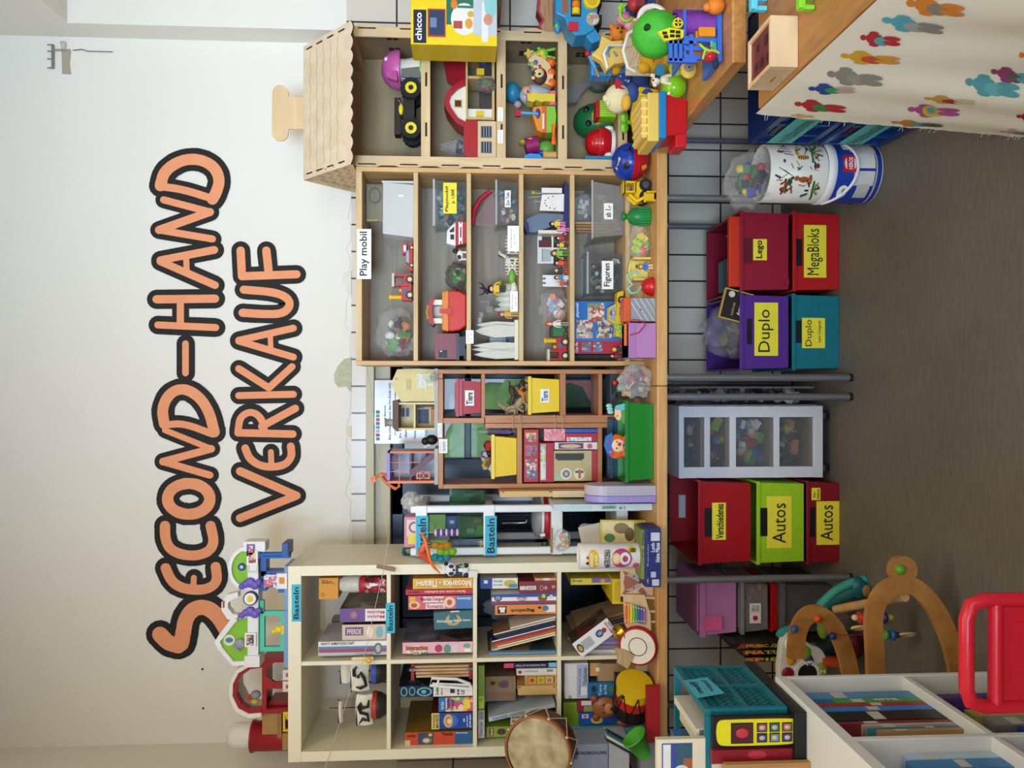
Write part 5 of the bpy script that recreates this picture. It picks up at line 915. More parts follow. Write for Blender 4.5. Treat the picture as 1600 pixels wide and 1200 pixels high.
lp('card_box', 'kraft box with dark cut-out arch and round star pictures', (866, 934, 704, 751), 'b8a878', [(866, 934, 744, 751, 'a8303a') if 0 else (925, 934, 704, 751, 'a8303a'), (869, 876, 740, 749, '8ac0a0'), (868, 913, 708, 717, '3a342e'), (871, 910, 717, 719, '3a342e'), (876, 894, 731, 749, 'dcd4b8', 1), (879, 891, 734, 746, '4a7a9a', 1), (882, 888, 737, 743, 'd8a45a', 1), (897, 914, 731, 749, 'dcd4b8', 1), (899, 912, 735, 739, '4a6a4a'), (904, 908, 733, 747, 'b85a4a')])
lp('card_box', 'white box with purple picture strip above the kraft box', (867, 934, 691, 702), 'd8d0d2', [(873, 912, 692, 701, '6a3a6a'), (876, 908, 694, 700, 'c8b08a', 1), (918, 926, 693, 701, 'b85a6a', 1)])
lp('card_box', 'red box with a clear side full of stickers', (884, 934, 677, 690), 'a8283a', [(886, 925, 683, 689, pr('d8d8d8', '8ab0c8', 'd87a8a', 'e8e0d0', sc=110))])
lp('book', 'bright blue book standing next to the pine divider', (884, 934, 670, 676), '2a55a8', cat='book')
lp('tissue_pack', 'pink patterned pack lying on the blue book', (850, 883, 670, 689), 'd88a92', [(851, 882, 671, 688, pr('d8848e', 'e8b0b4', 'c86a78', sc=120))], z=zat(883.5, TY + .005), cat='pack')
t = lp('tool_tin', 'red tin printed with small pictures lying across the shelf pile', (818, 841, 671, 753), 'b0242e', [(821, 838, 676, 690, pr('b0242e', '4a5a7a', 'd8b45a', '2a2a30', sc=160)), (821, 838, 695, 712, pr('b0242e', '6a7a8a', '3a2a2a', sc=150)), (821, 838, 717, 748, pr('b0242e', '4a5a8a', 'd8c8b0', '2a2a30', sc=140))], cat='tin', z=zat(842, TY))
lp('lid_box', 'flat red box with clear lid under the printed red tin', (842, 865, 692, 753), 'a81f2a', [(844, 852, 694, 750, pr('c8d0c8', '8aa0a0', 'd8d4c8', 'a8b46a', sc=110))], z=zat(866, TY + .005))
t = Th('twine_tie', 'string loops lashing the two pine box shelves together', 'twine', 800, 660, TY - .004); b = t.b()
for p in (800, 812, 866, 878): b.pt([(p, 648, -1), (p + 2, 662, -1.6), (p + 1, 670, -1)], .9, m('b89a6a', .8), 6)
t.solo(b)
for i, (R, w) in enumerate((((684, 691, 661, 683), 'beneath the cream doll house'), ((686, 699, 686, 708), 'beneath the orange castle'))): card('price_card', 'small white handwritten price card %s' % w, 'card', R, TY - .003, lines=[('Haus 15,-', R[0] + 1.5, R[0] + 3.5, R[2] + 3, R[3] - 3), ('komplett', R[0] + 4.2, R[1] - 1, R[2] + 3, R[3] - 3)], tc='8a8a92')
# doll houses
HZ = zat(685, TY)
t = Th('doll_house', 'cream doll house with brown roof and chimney on the pine shelf', 'doll house', 685, 624, TY + .01, z=HZ); cr = m('d8c48c', .45); yl = m('cdbd7e', .45); bw = m('5a4028', .5); pw = m('463a5e', .4)
b = t.b(); b.pb(679, 685, 576, 676, -2, 62, m('a8a8a0', .5)); t.part('base', b)
b = t.b(); b.pp([(679, 627), (631, 627), (623, 622), (611, 600), (621, 577), (653, 576), (679, 577)], 2, 5, yl); b.pb(625, 679, 577, 580, 5, 56, yl); b.pb(625, 679, 624, 627, 5, 56, yl); t.part('facade', b)
b = t.b(); b.pb(622, 679, 629, 632, 4, 56, cr); b.pb(622, 679, 669, 672, 4, 56, cr); b.pb(622, 679, 632, 669, 50, 54, cr); b.pb(646, 649, 632, 669, 8, 50, cr); t.part('house_wall', b)
b = t.b(); b.pp([(614, 626), (614, 668), (621, 674), (623, 674), (623, 624)], 0, 58, bw); t.part('roof', b)
b = t.b(); b.lathe((661, 20), [(5.5, 614), (5.5, 602), (7, 602), (7, 600), (5, 600)], m('b0aa98', .5), 14); t.part('chimney', b)
def win(p0, p1, q0, q1, d, fr, gl_):
    b = t.b(); b.pb(p0, p1, q0, q1, d, d + .4, gl_); frame_(b, p0, p1, q0, q1, d - 1, d, 1, fr); b.pb((p0 + p1) / 2 - .5, (p0 + p1) / 2 + .5, q0, q1, d - 1, d, fr); b.pb(p0, p1, (q0 + q1) / 2 - .5, (q0 + q1) / 2 + .5, d - 1, d, fr); t.part('house_window', b)
for p0, p1, q0, q1 in ((624, 629, 639, 653), (631, 636, 639, 653), (650, 668, 641, 664), (650, 660, 634, 639)): win(p0, p1, q0, q1, 49, pw, '2a2438')
for p0, p1, q0, q1 in ((652, 667, 584, 607), (668, 677, 586, 604), (617, 621, 590, 594)): win(p0, p1, q0, q1, 1, m('e4dcb4', .4), 'c8ccc4')
b = t.b(); b.pb(634, 641, 592, 610, -1, 2, cr); b.pb(635, 640, 593, 609, -1.4, -1, 'b8a868'); t.part('balcony', b); b = t.b(); b.pb(672, 679, 640, 660, 30, 48, m('b06a3c', .5)); b.pb(655, 679, 634, 637, 30, 46, bw); t.part('toy_furniture', b)
bag('plastic_bag', 'clear bag of green toy pieces in the cream doll house front', 'bag', (662, 684.5, 579, 598), TY - .02, 12, ['7a9a6a', 'a8b88a', 'c87a6a'], z=HZ, n=12, s=3, seed=2)
t = Th('toy_castle', 'orange and purple toy castle with a maroon stair on the pine shelf', 'toy castle', 685, 730, TY + .012, z=HZ); og = m('d8743a', .4); lv = m('8a78c8', .4); ma = m('5a1e2e', .4)
b = t.b(); b.pb(679, 685, 701, 757, -2, 62, m('a8a8a4', .5)); t.part('base', b)
b = t.b(); b.pb(606, 679, 751, 755, 0, 50, og); b.pb(607, 679, 705, 708, 0, 50, m('c86a38', .4)); b.pb(611, 679, 708, 751, 46, 50, m('b0b8c4', .4)); t.part('castle_wall', b)
b = t.b(); b.pb(605, 610, 705, 750, 0, 54, lv); b.el(604, 748, 20, 8, 7, 8, lv); t.part('castle_roof', b)
b = t.b(); b.pb(640, 643, 708, 751, 4, 46, ma); b.pp([(643, 746), (640, 736), (674, 708), (679, 708), (679, 716)], -1, 6, ma); b.el(672, 711, 12, 7, 6, 6, m('5a2a5a', .4)); t.part('stair', b)
for q0, p0, p1 in ((712, 613, 622), (724, 613, 622)): b = t.b(); frame_(b, p0, p1, q0, q0 + 9, 3, 6, 1.5, ma); t.part('castle_window', b)
b = t.b()
for q in (722, 736): b.pb(611, 679, q, q + 1, 2, 4, og)
for p in (624, 656): b.pb(p, p + 1, 708, 751, 2, 4, og)
t.part('lattice', b); b = t.b(); frame_(b, 651, 672, 738, 748, -1, 2, 2, og); b.pb(661, 663, 738, 748, -1, 2, og); t.part('castle_gate', b)
b = t.b(); b.pt([(606, 752, 10), (602, 742, 8), (596, 740, 6), (589, 744, 4), (582, 748, 2)], [2.5, 3, 2, 2.4, 3], og); b.pt([(592, 742, 5), (606, 756, 4), (618, 764, 4), (624, 760, 4), (623, 752, 4)], [2, 2.6, 2.8, 2.4, 1], og); b.pp([(579, 748), (585, 742), (589, 750), (583, 756)], 0, 3, og); t.part('dragon_tail', b)
t = Th('toy_cat', 'small black plastic toy between the doll house and the castle', 'plastic toy', 685, 690, TY + .02, z=HZ); b = t.b(); b.el(674, 688, 12, 10, 8, 9, '16161a'); b.el(664, 690, 10, 6, 6, 6, '16161a'); b.pt([(672, 696, 12), (662, 700, 12)], 2, 'd8d4cc'); t.solo(b)
b = B()
t = Th('notice_sheet', 'laminated paper notice in German fixed to the window behind the doll houses', 'notice', 660, 643, 3.53); b = t.b(); b.pb(586, 664, 594, 693, -.3, 0, m('dcdde4', .15)); t.part('sheet', b); c = t.b(); nk = m('2a2c34', .5)
plet(c, 'Liebe Besucher,', 600, 604, 632, 662, nk, -.5); plet(c, 'Bitte achten Sie darauf, dass Ihre Kinder nicht', 607, 612, 598, 687, nk, -.5); plet(c, 'mit den Sachen spielen', 616, 620, 608, 680, nk, -.5); plet(c, 'Es gibt viele', 624, 628, 640, 684, nk, -.5); plet(c, 'danke', 632, 636, 662, 684, nk, -.5); plet(c, 'Ganz lieben Dank', 646, 650, 640, 686, nk, -.5); t.part('lettering', c)
c = t.b()
for i, k in enumerate(('2a6a8a', '3a9a8a', 'b8484a', '4a5a9a', '5a8a9a', '8ab0c0', 'a8384a', '2a7a8a')): c.pb(588, 594, 641 + i * 6 - (i > 3) * 0, 646 + i * 6, -.5, -.3, k)
t.part('logo_strip', c, kind='stuff')
# on the table below the pine shelves
bin_('storage_tub', 'green tub with wooden clown and fairy figures leaning out', (984, 1029, 628, 752), 2.9, 58, m('1c7a26', .3), TZ, taper=4)
t = Th('clown_figure', 'flat painted wooden clown with orange hair and blue cap in the green tub', 'puppet', 985, 698, 2.915); b = t.b(); og = m('d8601e', .6); sk = m('e8c49a', .6)
b.pp([(985, 680), (979, 676), (976, 690), (977, 706), (979, 728), (985, 734)], 2, 5, m('4a9a3a', .5)); t.part('body', b)
b = t.b(); b.el(964, 698, 3, 16, 20, 3, og); b.el(978, 690, 3, 7, 9, 3, og); b.el(977, 706, 3, 8, 9, 3, og); t.part('hair', b); b = t.b(); b.el(966, 696, 0, 11, 11, 3.4, sk); b.el(967, 694, -3, 3, 3, 1.5, 'c02a22'); b.el(963, 690, -3, 1.4, 1.2, .8, '20181a'); b.el(963, 700, -3, 1.4, 1.2, .8, '20181a'); b.el(972, 690, -2.6, 2.4, 2.6, 1, 'e09a9a'); b.el(972, 702, -2.6, 2.4, 2.6, 1, 'e09a9a'); b.el(973.5, 696, -3, 1.2, 3, .8, '4a1a1a'); t.part('face', b)
b = t.b(); b.pp([(956, 676), (946, 682), (944, 696), (949, 710), (957, 712), (957, 690)], -1, 5, m('2a6ab8', .5)); b.el(950, 690, -1.4, 2, 2.4, .8, 'c83a4a'); b.el(954, 706, -1.6, 3, 3, 1.2, 'd85a8a'); t.part('cap', b)
b = t.b(); b.pt([(984, 730, 3), (980, 742, 2)], [2.5, 2], sk); t.part('hand', b)
b = t.b()
for i in range(5): b.pt([(977 + i * 1.6, 680 + i * 2, 1.6), (978 + i * 1.4, 724 + i * 2, 1.6)], .6, m('d8d84a', .5), 5)
t.part('stripe', b)
t = Th('fairy_figure', 'flat painted wooden fairy with turquoise hair in the green tub', 'puppet', 985, 648, 2.92); tq = m('6ab8bc', .6)
b = t.b(); b.pp([(985, 632), (985, 664), (974, 662), (968, 654), (972, 640)], 2, 5, m('6a9a3a', .5)); t.part('body', b); b = t.b(); b.pp([(985, 630), (976, 630), (962, 634), (960, 642), (966, 644), (976, 640), (985, 644)], 1, 6, tq); t.part('hair', b); b = t.b(); b.pp([(961, 640), (960, 650), (964, 656), (968, 657), (971, 650), (970, 641)], 0, 4, sk); b.el(964, 650, -.2, 1, 1, .6, '20181a'); t.part('face', b); b = t.b()
for a in range(3): b.el(952 + a, 634 + a * 5, 3, 5, 3.4, 2, m('8acac4', .5))
t.part('crown', b)
t = bin_('storage_tub', 'dark blue tub of dark bits standing behind the green tub', (946, 1000, 655, 745), 3.06, 18, m('24455e', .4), TZ, taper=3); c = t.b(); heap(c, 944, 970, 660, 740, 2, 16, ['20242e', '2c3a2a', '1a1a20', '3a3a4a', 'd8d4c8'], 26, 6, 4); t.part('contents', c, kind='stuff')
bag('toy_bag', 'clear bag of grey and red toys at the seam of the two tables', 'bag', (974, 1024, 571, 619), 2.9, 40, ['3c3c44', '2a2a30', 'b8343a', '3a4a9a', 'c8a08a', '4a4a50'], z=TZ, n=26, s=7, seed=6, a=.3)
t = Th('toy_car_pile', 'black plastic toy with red and orange details behind the clear bag', 'plastic toy', 1005, 604, 3.02, z=TZ); b = t.b(); b.pb(960, 1000, 590, 622, 0, 20, m('1a1a1c', .4)); b.pb(953, 960, 596, 616, 4, 16, m('1a1a1c', .4)); b.el(956, 598, 4, 4, 4, 4, 'c83a22'); b.el(962, 608, -1, 3, 3, 2, 'd8903a'); b.pb(958, 972, 604, 612, -2, 0, '2c8a6a'); b.pb(966, 980, 612, 619, -2, 0, 'd8a03a'); b.pb(1000, 1004, 592, 620, 0, 20, m('1a1a1c', .4)); t.solo(b)
# ---------- toys in the brown five-row shelf ----------
V1, V2, V3, V4, V5 = WZs
VY = WY + .03
def car(name, label, R, Y, body, z, cab=.55, grp=None, tyre='1c1c1e', hub='d8c23a', glass='8aa0b0', dep=26):
    p0, p1, q0, q1 = R; h = p1 - p0; L_ = q1 - q0; t = Th(name, label, 'toy car', p1, (q0 + q1) / 2, Y, z=z); b = t.b(); mt = m(body, .3)
    b.pp([(p1 - h * .12, q0), (p0 + h * .5, q0 + L_ * .04), (p0 + h * .42, q1 - L_ * .04), (p1 - h * .12, q1)], 0, dep, mt); t.part('body', b, .001); b = t.b()
    a, c = q0 + L_ * (.5 - cab / 2), q0 + L_ * (.5 + cab / 2); b.pp([(p0 + h * .45, a), (p0, a + L_ * .08), (p0, c - L_ * .1), (p0 + h * .45, c)], 2, dep - 2, mt); b.pp([(p0 + h * .42, a + L_ * .04), (p0 + h * .08, a + L_ * .1), (p0 + h * .08, c - L_ * .12), (p0 + h * .42, c - L_ * .05)], 1.6, 2, glass); t.part('cabin', b)
    for f in (.2, .8):
        for d in (-1.5, dep - 2.5): wheel(t, p1 - h * .24, q0 + L_ * f, d, d + 4, h * .24, tyre, hub)
    return t
# top row
t = Th('storage_box', 'milky grey translucent box standing on end in the top row', 'box', 645, 327, VY, z=V1, yaw=4); b = t.b(); fr = clear('d8d8d4', .72, .35); b.taper((284, 366, 0, 70, 597), (287, 371, 2, 68, 645), fr); t.part('box', b, .003); b = t.b(); b.pb(595, 645, 282, 285, -1, 71, clear('dcdcd8', .7, .3)); t.part('lid', b, .002); b = t.b(); b.pb(621, 630, 304, 308, -1.2, 1, 'dcdad4'); t.part('sticker', b)
t = Th('cable_packet', 'flat clear packet with dark blue cable lying on the milky grey box', 'packet', 597, 312, VY + .04, z=zat(596.5, VY)); b = t.b(); b.pb(572, 597, 288, 346, 0, 12, clear('e0dcc8', .15, .2, .4)); t.part('film', b); b = t.b()
for i in range(5): b.pt([(584 + 9 * math.cos(a), 304 + 12 * math.sin(a), 3 + i * 1.4) for a in [k * .7 + i for k in range(10)]], 1.3, '1f2c48', 6)
t.part('cable', b); b = t.b(); b.pb(573, 590, 343, 345, 1, 11, 'c8b83a'); t.part('strip', b)
t = car('toy_fire_truck', 'small red toy truck parked beside the milky grey box', (632, 645, 378, 424), VY, 'a81f24', V1, hub='e0d8a8')
b = t.b(); b.pb(627, 634, 380, 396, 2, 24, m('b0242a', .3)); b.pb(629, 633, 383, 393, 1.6, 2, 'd0d4d8'); t.part('ladder_cab', b)
def loco(label, R, Y, z, flip=1):
    p0, p1, q0, q1 = R; h = p1 - p0; L_ = q1 - q0; t = Th('toy_locomotive', label, 'toy locomotive', p1, (q0 + q1) / 2, Y, z=z); rd = m('a81c22', .3); ye = m('dcae24', .35)
    X = lambda f: q0 + L_ * f if flip > 0 else q1 - L_ * f
    def pbx(b, a, c, f0, f1, d0, d1, mt): x = sorted((X(f0), X(f1))); b.pb(p0 + h * a, p0 + h * c, x[0], x[1], d0, d1, mt)
    b = t.b(); pbx(b, .82, .9, 0, 1, 2, 24, rd); pbx(b, .5, .84, .45, .98, 5, 21, rd); t.part('chassis', b); b = t.b(); pbx(b, .2, .84, .0, .08, 3, 23, rd); pbx(b, .2, .84, .36, .44, 3, 23, rd); pbx(b, .6, .84, .08, .36, 3, 23, rd); pbx(b, .12, .22, -.03, .47, 2, 24, 'b8bcb0'); t.part('cab', b)
    b = t.b(); b.cyl((X(.84), 13, p0 + h * .5), (X(.84), 13, p0 + h * .1), 3.6, ye, 3.8); b.cyl((X(.84), 13, p0 + h * .1), (X(.84), 13, p0), 5, ye, 5); t.part('chimney', b); b = t.b(); b.cyl((X(.58), 13, p0 + h * .5), (X(.58), 13, p0 + h * .4), 3, ye); t.part('dome', b); b = t.b(); pbx(b, .6, .74, .55, .75, 4.6, 5, '3a5a8a'); t.part('emblem', b)
    for f in (.2, .78):
        for d in (0, 22): wheel(t, p1 - h * .16, X(f), d, d + 4, h * .16, '161618', 'd8c284')
    return t
loco('red toy locomotive with yellow chimney in the top row', (606, 645, 428, 470), VY, V1)
bag('toy_bag', 'large clear bag of green, red and grey pieces in the corner of the top row', 'bag', (582, 643, 484, 557), VY + .02, 50, ['4a8a3a', '8a3a3a', '6a6a6c', '2c2c30', 'c8c8c8', 'b8743a', '3a4a34'], z=V1, n=30, s=8, seed=21, a=.12)
card('paper_sign', 'white paper sign with handwriting taped to the top of the brown shelf', 'sign', (558, 580, 358, 436), WY - .001, lines=[('Play mobil', 562, 577, 362, 431, True)])
# second row
def clearbox(name, label, R, Y, dep, z, cols, lab=None, lcol='eceae4', txt=(), n=30, s=5, tint='e8ecec', a=.03, fill=.35, seed=1, yaw=0, tp_=2, cat='box', tcol='1d1d24'):
    p0, p1, q0, q1 = R; t = Th(name, label, cat, p1, (q0 + q1) / 2, Y, z=z, yaw=yaw); b = t.b(); mt = clear(tint, a, .12)
    b.tray((q0, q1, 0, dep, p0), (q0 + tp_, q1 - tp_, tp_, dep - tp_, p1), .9, mt); t.part('box', b); b = t.b()
    for x in ((q0 - 1.5, q1 + 1.5, -1.5, 0), (q0 - 1.5, q1 + 1.5, dep, dep + 1.5), (q0 - 1.5, q0, 0, dep), (q1, q1 + 1.5, 0, dep)): b.box(x[0], x[1], x[2], x[3], p0, p0 + 3, clear(tint, a + .25, .15))
    t.part('rim', b)
    if cols: b = t.b(); heap(b, p0 + (p1 - p0) * fill, p1 - 1.5, q0 + 3, q1 - 3, 4, dep - 4, cols, n, s, seed); t.part('contents', b, kind='stuff')
    if lab:
        b = t.b(); b.pb(lab[0], lab[1], lab[2], lab[3], -.6, -.2 + tp_, lcol); t.part('paper_label', b)
        if txt: b = t.b(); [plet(b, x[0], x[1], x[2], x[3], x[4], m(tcol), -.8) for x in txt]; t.part('lettering', b)
    return t
clearbox('clear_box', 'clear box with a yellow handwritten label full of blue pieces', (676, 728, 282, 352), VY, 62, V2, ['3a8a9a', '5ab0b8', 'b0b4b8', '2a4a5a', 'd8d8d8', '8a4a3a'], (692, 713, 286, 334), 'e6d436', [('Playmobil', 695, 701, 292, 331), ('p. 1,00€', 704, 711, 296, 318)], n=50, s=6, fill=.08)
t = Th('toy_boat', 'white and red toy motorboat with black cabin windows', 'toy boat', 728, 364, VY, z=V2); b = t.b(); rd = m('9a1e24', .3); b.pp([(728, 347), (711, 345), (711, 384), (728, 380)], 0, 30, rd); b.pb(716, 718, 347, 382, -.4, 0, 'e4e0dc'); b.pb(720.5, 722, 347, 381, -.4, 0, 'e4e0dc'); b.el(719.5, 352, -.2, 2.6, 3, .6, 'e4e0dc'); b.el(719.5, 374, -.2, 2.6, 3, .6, 'e4e0dc'); t.part('hull', b); b = t.b(); b.pp([(711, 346), (698, 360), (697, 380), (711, 384)], 3, 27, m('dcdad4', .35)); t.part('cabin', b); b = t.b(); b.pp([(709, 353), (701, 361), (703, 363), (709, 362)], 2.5, 3, '26262a'); b.pp([(709, 366), (703, 366), (703, 374), (709, 374)], 2.5, 3, '26262a'); t.part('cabin_window', b)
t = Th('toy_cow', 'small black and white toy cow standing by the clear bag', 'toy animal', 728, 396, VY, z=V2); b = t.b(); b.ell((398, 8, 718), (9, 4.5, 5), 'e2ded8'); b.ell((391, 8, 711), (4, 3.4, 5), '1e1c1c'); b.ell((401, 4.4, 717), (4, 1.4, 3), '1e1c1c')
for q in (393, 404):
    for d in (5, 11): b.pt([(720, q, d), (728, q, d)], 1.3, 'e2ded8', 6)
t.solo(b)
bag('toy_bag', 'dark-tinted clear bag around a green toy tractor', 'bag', (696, 727.5, 408, 450), VY, 34, ['4aa83a', '6ac04a', '2c2c2e', 'd8d8d4', 'b8342c'], z=V2, tint='b8b4b0', n=18, s=6, seed=14, a=.12)
t = Th('toy_ark', 'red and orange toy ark with cream cabin and yellow handle', 'toy ark', 728, 486, VY, z=V2); b = t.b(); rd = m('c0271f', .35); N = 10
hull = [(728, 461), (718, 455), (706, 453.5), (700, 455), (700, 517), (706, 518), (718, 516), (728, 509)]
b.pp(hull, 0, 48, rd); t.part('hull', b, .006); b = t.b(); b.pp([(701, 453.5), (690, 456), (690, 516), (701, 518.5)], -.6, 48.6, m('cf7a22', .35)); t.part('hull_band', b, .005, label='orange upper band'); b = t.b(); b.pb(686, 706, 483, 490, -3, 0, rd); b.pb(698, 704, 481, 492, -3.4, 0, rd); t.part('clasp', b)
b = t.b(); b.pb(674, 690, 468, 476, 6, 42, 'e0dac4'); b.pb(674, 690, 497, 505, 6, 42, 'e0dac4'); b.pb(674, 690, 476, 497, 34, 42, 'd8d2bc'); t.part('cabin', b); b = t.b(); b.pp([(676, 464), (670, 468), (668, 486), (670, 505), (676, 509), (678, 506), (674, 486), (678, 466)], 2, 46, m('a01e2a', .35)); t.part('roof', b); b = t.b(); b.pt([(667, 478, 24), (665, 486, 24), (667, 494, 24)], 1.8, m('dcb024', .35)); b.el(667, 477, 24, 2.6, 3, 3, m('dcb024', .35)); b.el(667, 495, 24, 2.6, 3, 3, m('dcb024', .35)); t.part('handle', b)
t = Th('toy_shed', 'maroon toy wagon body with small window on a black base', 'toy wagon', 728, 542, VY, z=V2); b = t.b(); b.pp([(713, 521), (680, 521), (678, 542), (680, 562), (713, 562)], 0, 40, m('7e3a44', .4)); t.part('body', b, .001); b = t.b(); b.pb(685, 698, 547, 559, -.5, 1, '141214'); b.pb(687, 690, 548, 550, -.8, -.5, 'c8c8c8'); t.part('window_opening', b); b = t.b(); b.pb(712, 717, 521, 563, -1, 41, '3a404a'); b.pb(717, 726, 526, 556, 0, 40, '2c3038'); b.pb(724, 728, 545, 562, 2, 38, '141416'); b.pb(724, 728, 524, 540, 2, 38, '141416'); t.part('base', b)
# third row
t = Th('zip_bag', 'flat clear zip bag with a red zip leaning in the third row', 'bag', 810, 320, VY + .05, z=V3); b = t.b(); b.pp([(740, 352), (737, 356), (768, 300), (772, 300), (777, 340), (776, 356)], 2, 6, clear('e8d4d4', .12, .1, .5)); b.pb(776, 810, 310, 352, 2, 6, clear('e0d8d8', .12, .1, .5)); t.part('film', b); b = t.b(); b.pt([(740, 352, 1), (742, 330, 1), (752, 312, 1), (768, 299, 1)], 4, m('b01e34', .35)); t.part('zip_edge', b)
clearbox('clear_box', 'clear box of beige and blue toy pieces under the red zip bag', (774, 810, 283, 350), VY, 60, V3, ['d8a86a', 'e0d8d0', '4a8ab0', 'c8a0a8', 'b08a5a', 'd8d4cc'], (789, 798, 298, 324), txt=[('Zoo Teile', 791, 796, 301, 322)], n=34, s=5, fill=.2)
for i, (q0, q1, w) in enumerate(((368, 396, 'farther from'), (404, 428, 'nearer to'))):
    t = Th('toy_fence', 'white toy lattice fence panel %s the ice castle' % w, 'toy fence', 810, (q0 + q1) / 2, VY + .01, z=V3, yaw=[12, -14][i]); b = t.b(); wc = m('dcd8c8', .5)
    for f in range(6): q = q0 + (q1 - q0) * f / 5; b.pb(789 + abs(f - 2.5) * 1.2, 810, q, q + 1.4, 0, 2, wc)
    b.pb(795, 797, q0, q1 + 1, 0, 2, wc); b.pb(804, 806, q0, q1 + 1, 0, 2, wc); b.pt([(808, q0, 1), (794, q1, 1)], .8, wc, 6); b.pt([(794, q0, 1), (808, q1, 1)], .8, wc, 6); t.solo(b)
t = Th('toy_horse', 'small white and brown toy horse behind the fence panels', 'toy animal', 810, 408, VY + .07, z=V3); b = t.b(); b.ell((408, 6, 796), (9, 4, 5), 'c8c4c0'); b.tube([(401, 6, 793), (396, 6, 784)], [3.4, 2.6], 'c8c4c0'); b.ell((394, 6, 783), (4, 2.2, 2.4), 'b8b4b0'); b.tube([(402, 6, 789), (398, 6, 781)], 1.4, '2c221c')
for q in (402, 414):
    for d in (4, 8): b.pt([(799, q, d), (810, q, d)], 1.2, 'c8c4c0', 6)
t.solo(b)
card('price_card', 'white price card standing before the fence panels', 'card', (793, 811, 353, 393), WY - .004, lines=[('Zaun Elemente', 797, 800, 358, 388, False), ('je 0,50', 803, 806, 366, 382, False)], tc='8a8a90')
t = Th('ice_floe', 'white plastic ice floe with a green edge leaning on the shelf front', 'plastic toy', 811, 452, VY - .02, z=V3, rot=0); b = t.b(); b.el(804, 462, 8, 7, 24, 7, m('d8d8c8', .4), jit=.2, seed=4); b.el(801, 432, 8, 6, 12, 6, m('6aa83a', .4)); t.solo(b)
t = Th('ice_castle', 'white plastic ice rock formation with green leaves and a glass stand', 'plastic toy', 810, 466, VY + .06, z=V3); b = t.b(); ic = m('cfccbc', .35)
for p0, q, r_ in ((772, 455, 8), (776, 465, 9), (780, 474, 8), (785, 447, 8), (774, 482, 6)): b.lathe((q, 22), [(r_, 810), (r_ * 1.05, 800), (r_ * .8, (p0 + 800) / 2), (r_ * .5, p0 + 4), (0, p0)], ic, 9)
t.part('rock', b); b = t.b(); b.el(784, 442, 12, 3, 7, 3, '7ab02a'); b.el(790, 448, 12, 3, 6, 3, '7ab02a'); t.part('leaf', b)
b = t.b(); b.pt([(752, 471, 10), (766, 470, 10), (764, 486, 10)], 1, 'a8a49c'); b.pb(762, 772, 478, 488, 8, 12, clear('c8c8c4', .3)); t.part('stand', b)
figure('toy_figure', 'black and yellow fairy figure with spiky wings on the ice rocks', (762, 790, 440, 462), VY + .03, hair='1c1622', top='d8b02a', legs='1a1820', z=zat(790, VY + .03)); 
t = Th('toy_dragon', 'small dark violet plastic dragon reaching above the fairy figure', 'toy animal', 764, 450, VY + .05); b = t.b(); dv = m('2a1e3a', .5); b.pt([(763, 458, 4), (758, 451, 4), (750, 449, 4)], [3, 2.4, 1], dv); b.pt([(757, 451, 4), (753, 443, 4), (747, 441, 4)], [1.6, 1.2, .6], dv); b.pt([(758, 451, 4), (756, 458, 4), (749, 461, 4)], [1.6, 1.2, .6], dv); t.solo(b)
figure('toy_figure', 'toy knight with red plumed helmet beside the ice rocks', (776, 809, 484, 498), VY, hair='6a6a70', top='c8963a', legs='b08a4a', hat='a8242c', z=V3)
card('price_card', 'white price card in front of the ice rocks', 'card', (787, 799, 455, 487), VY - .04, lines=[('Elfen komplett', 789, 792, 458, 484, False), ('Set 10,-', 794, 797, 462, 478, False)], tc='8a8a90', z=zat(809, VY - .02))
t = Th('glass_stand', 'clear plastic display stick tipped beside the white wings', 'plastic toy', 768, 500, VY + .06, z=V3, free=True); b = t.b(); b.pb(752, 758, 488, 496, 0, 8, clear('e0e0e0', .25)); b.pb(750, 756, 496, 514, 2, 6, clear('e0e0e0', .35)); b.pt([(757, 508, 4), (811, 512, 6)], 1.4, clear('e0e0e0', .4)); t.loc.z = V3 + .001 + t.k * (811.5 - 768); t.solo(b)
t = Th('ice_palace', 'white plastic palace of pointed feather-like towers in the third row', 'toy castle', 810, 532, VY, z=V3); pl = m('c4c2b4', .35); b = t.b()
for p0, q0, q1, d in ((742, 508, 526, 6), (738, 535, 545, 0), (736, 540, 552, 4), (740, 548, 560, 2), (744, 502, 512, 12)):
    q = (q0 + q1) / 2; w = (q1 - q0) / 2; b.pp([(808, q - w * .9), (775, q - w * 1.2), (752, q - w * .6), (p0, q), (752, q + w * .6), (775, q + w * 1.2), (808, q + w * .9)], d, d + 14, pl)
t.part('tower', b, .002); b = t.b(); b.pb(766, 808, 512, 536, 22, 26, m('8f9da6', .4)); t.part('back_wall', b); b = t.b(); heap(b, 784, 806, 514, 534, 6, 20, ['3a4a5a', '5a6a7a', '2a2a34', '6a5a7a'], 16, 3.5, 2); t.part('furnishing', b, kind='stuff'); b = t.b(); b.pb(804, 810, 500, 562, -2, 30, m('d0cdbc', .4)); t.part('floor_plate', b)
card('price_card', 'white price card on the board edge under the maroon toy wagon', 'card', (728, 740, 516, 537), WY - .002, lines=[('Eispalast', 730, 733, 519, 534, False), ('15,- €', 735, 738, 521, 532, False)], tc='8a8a90')
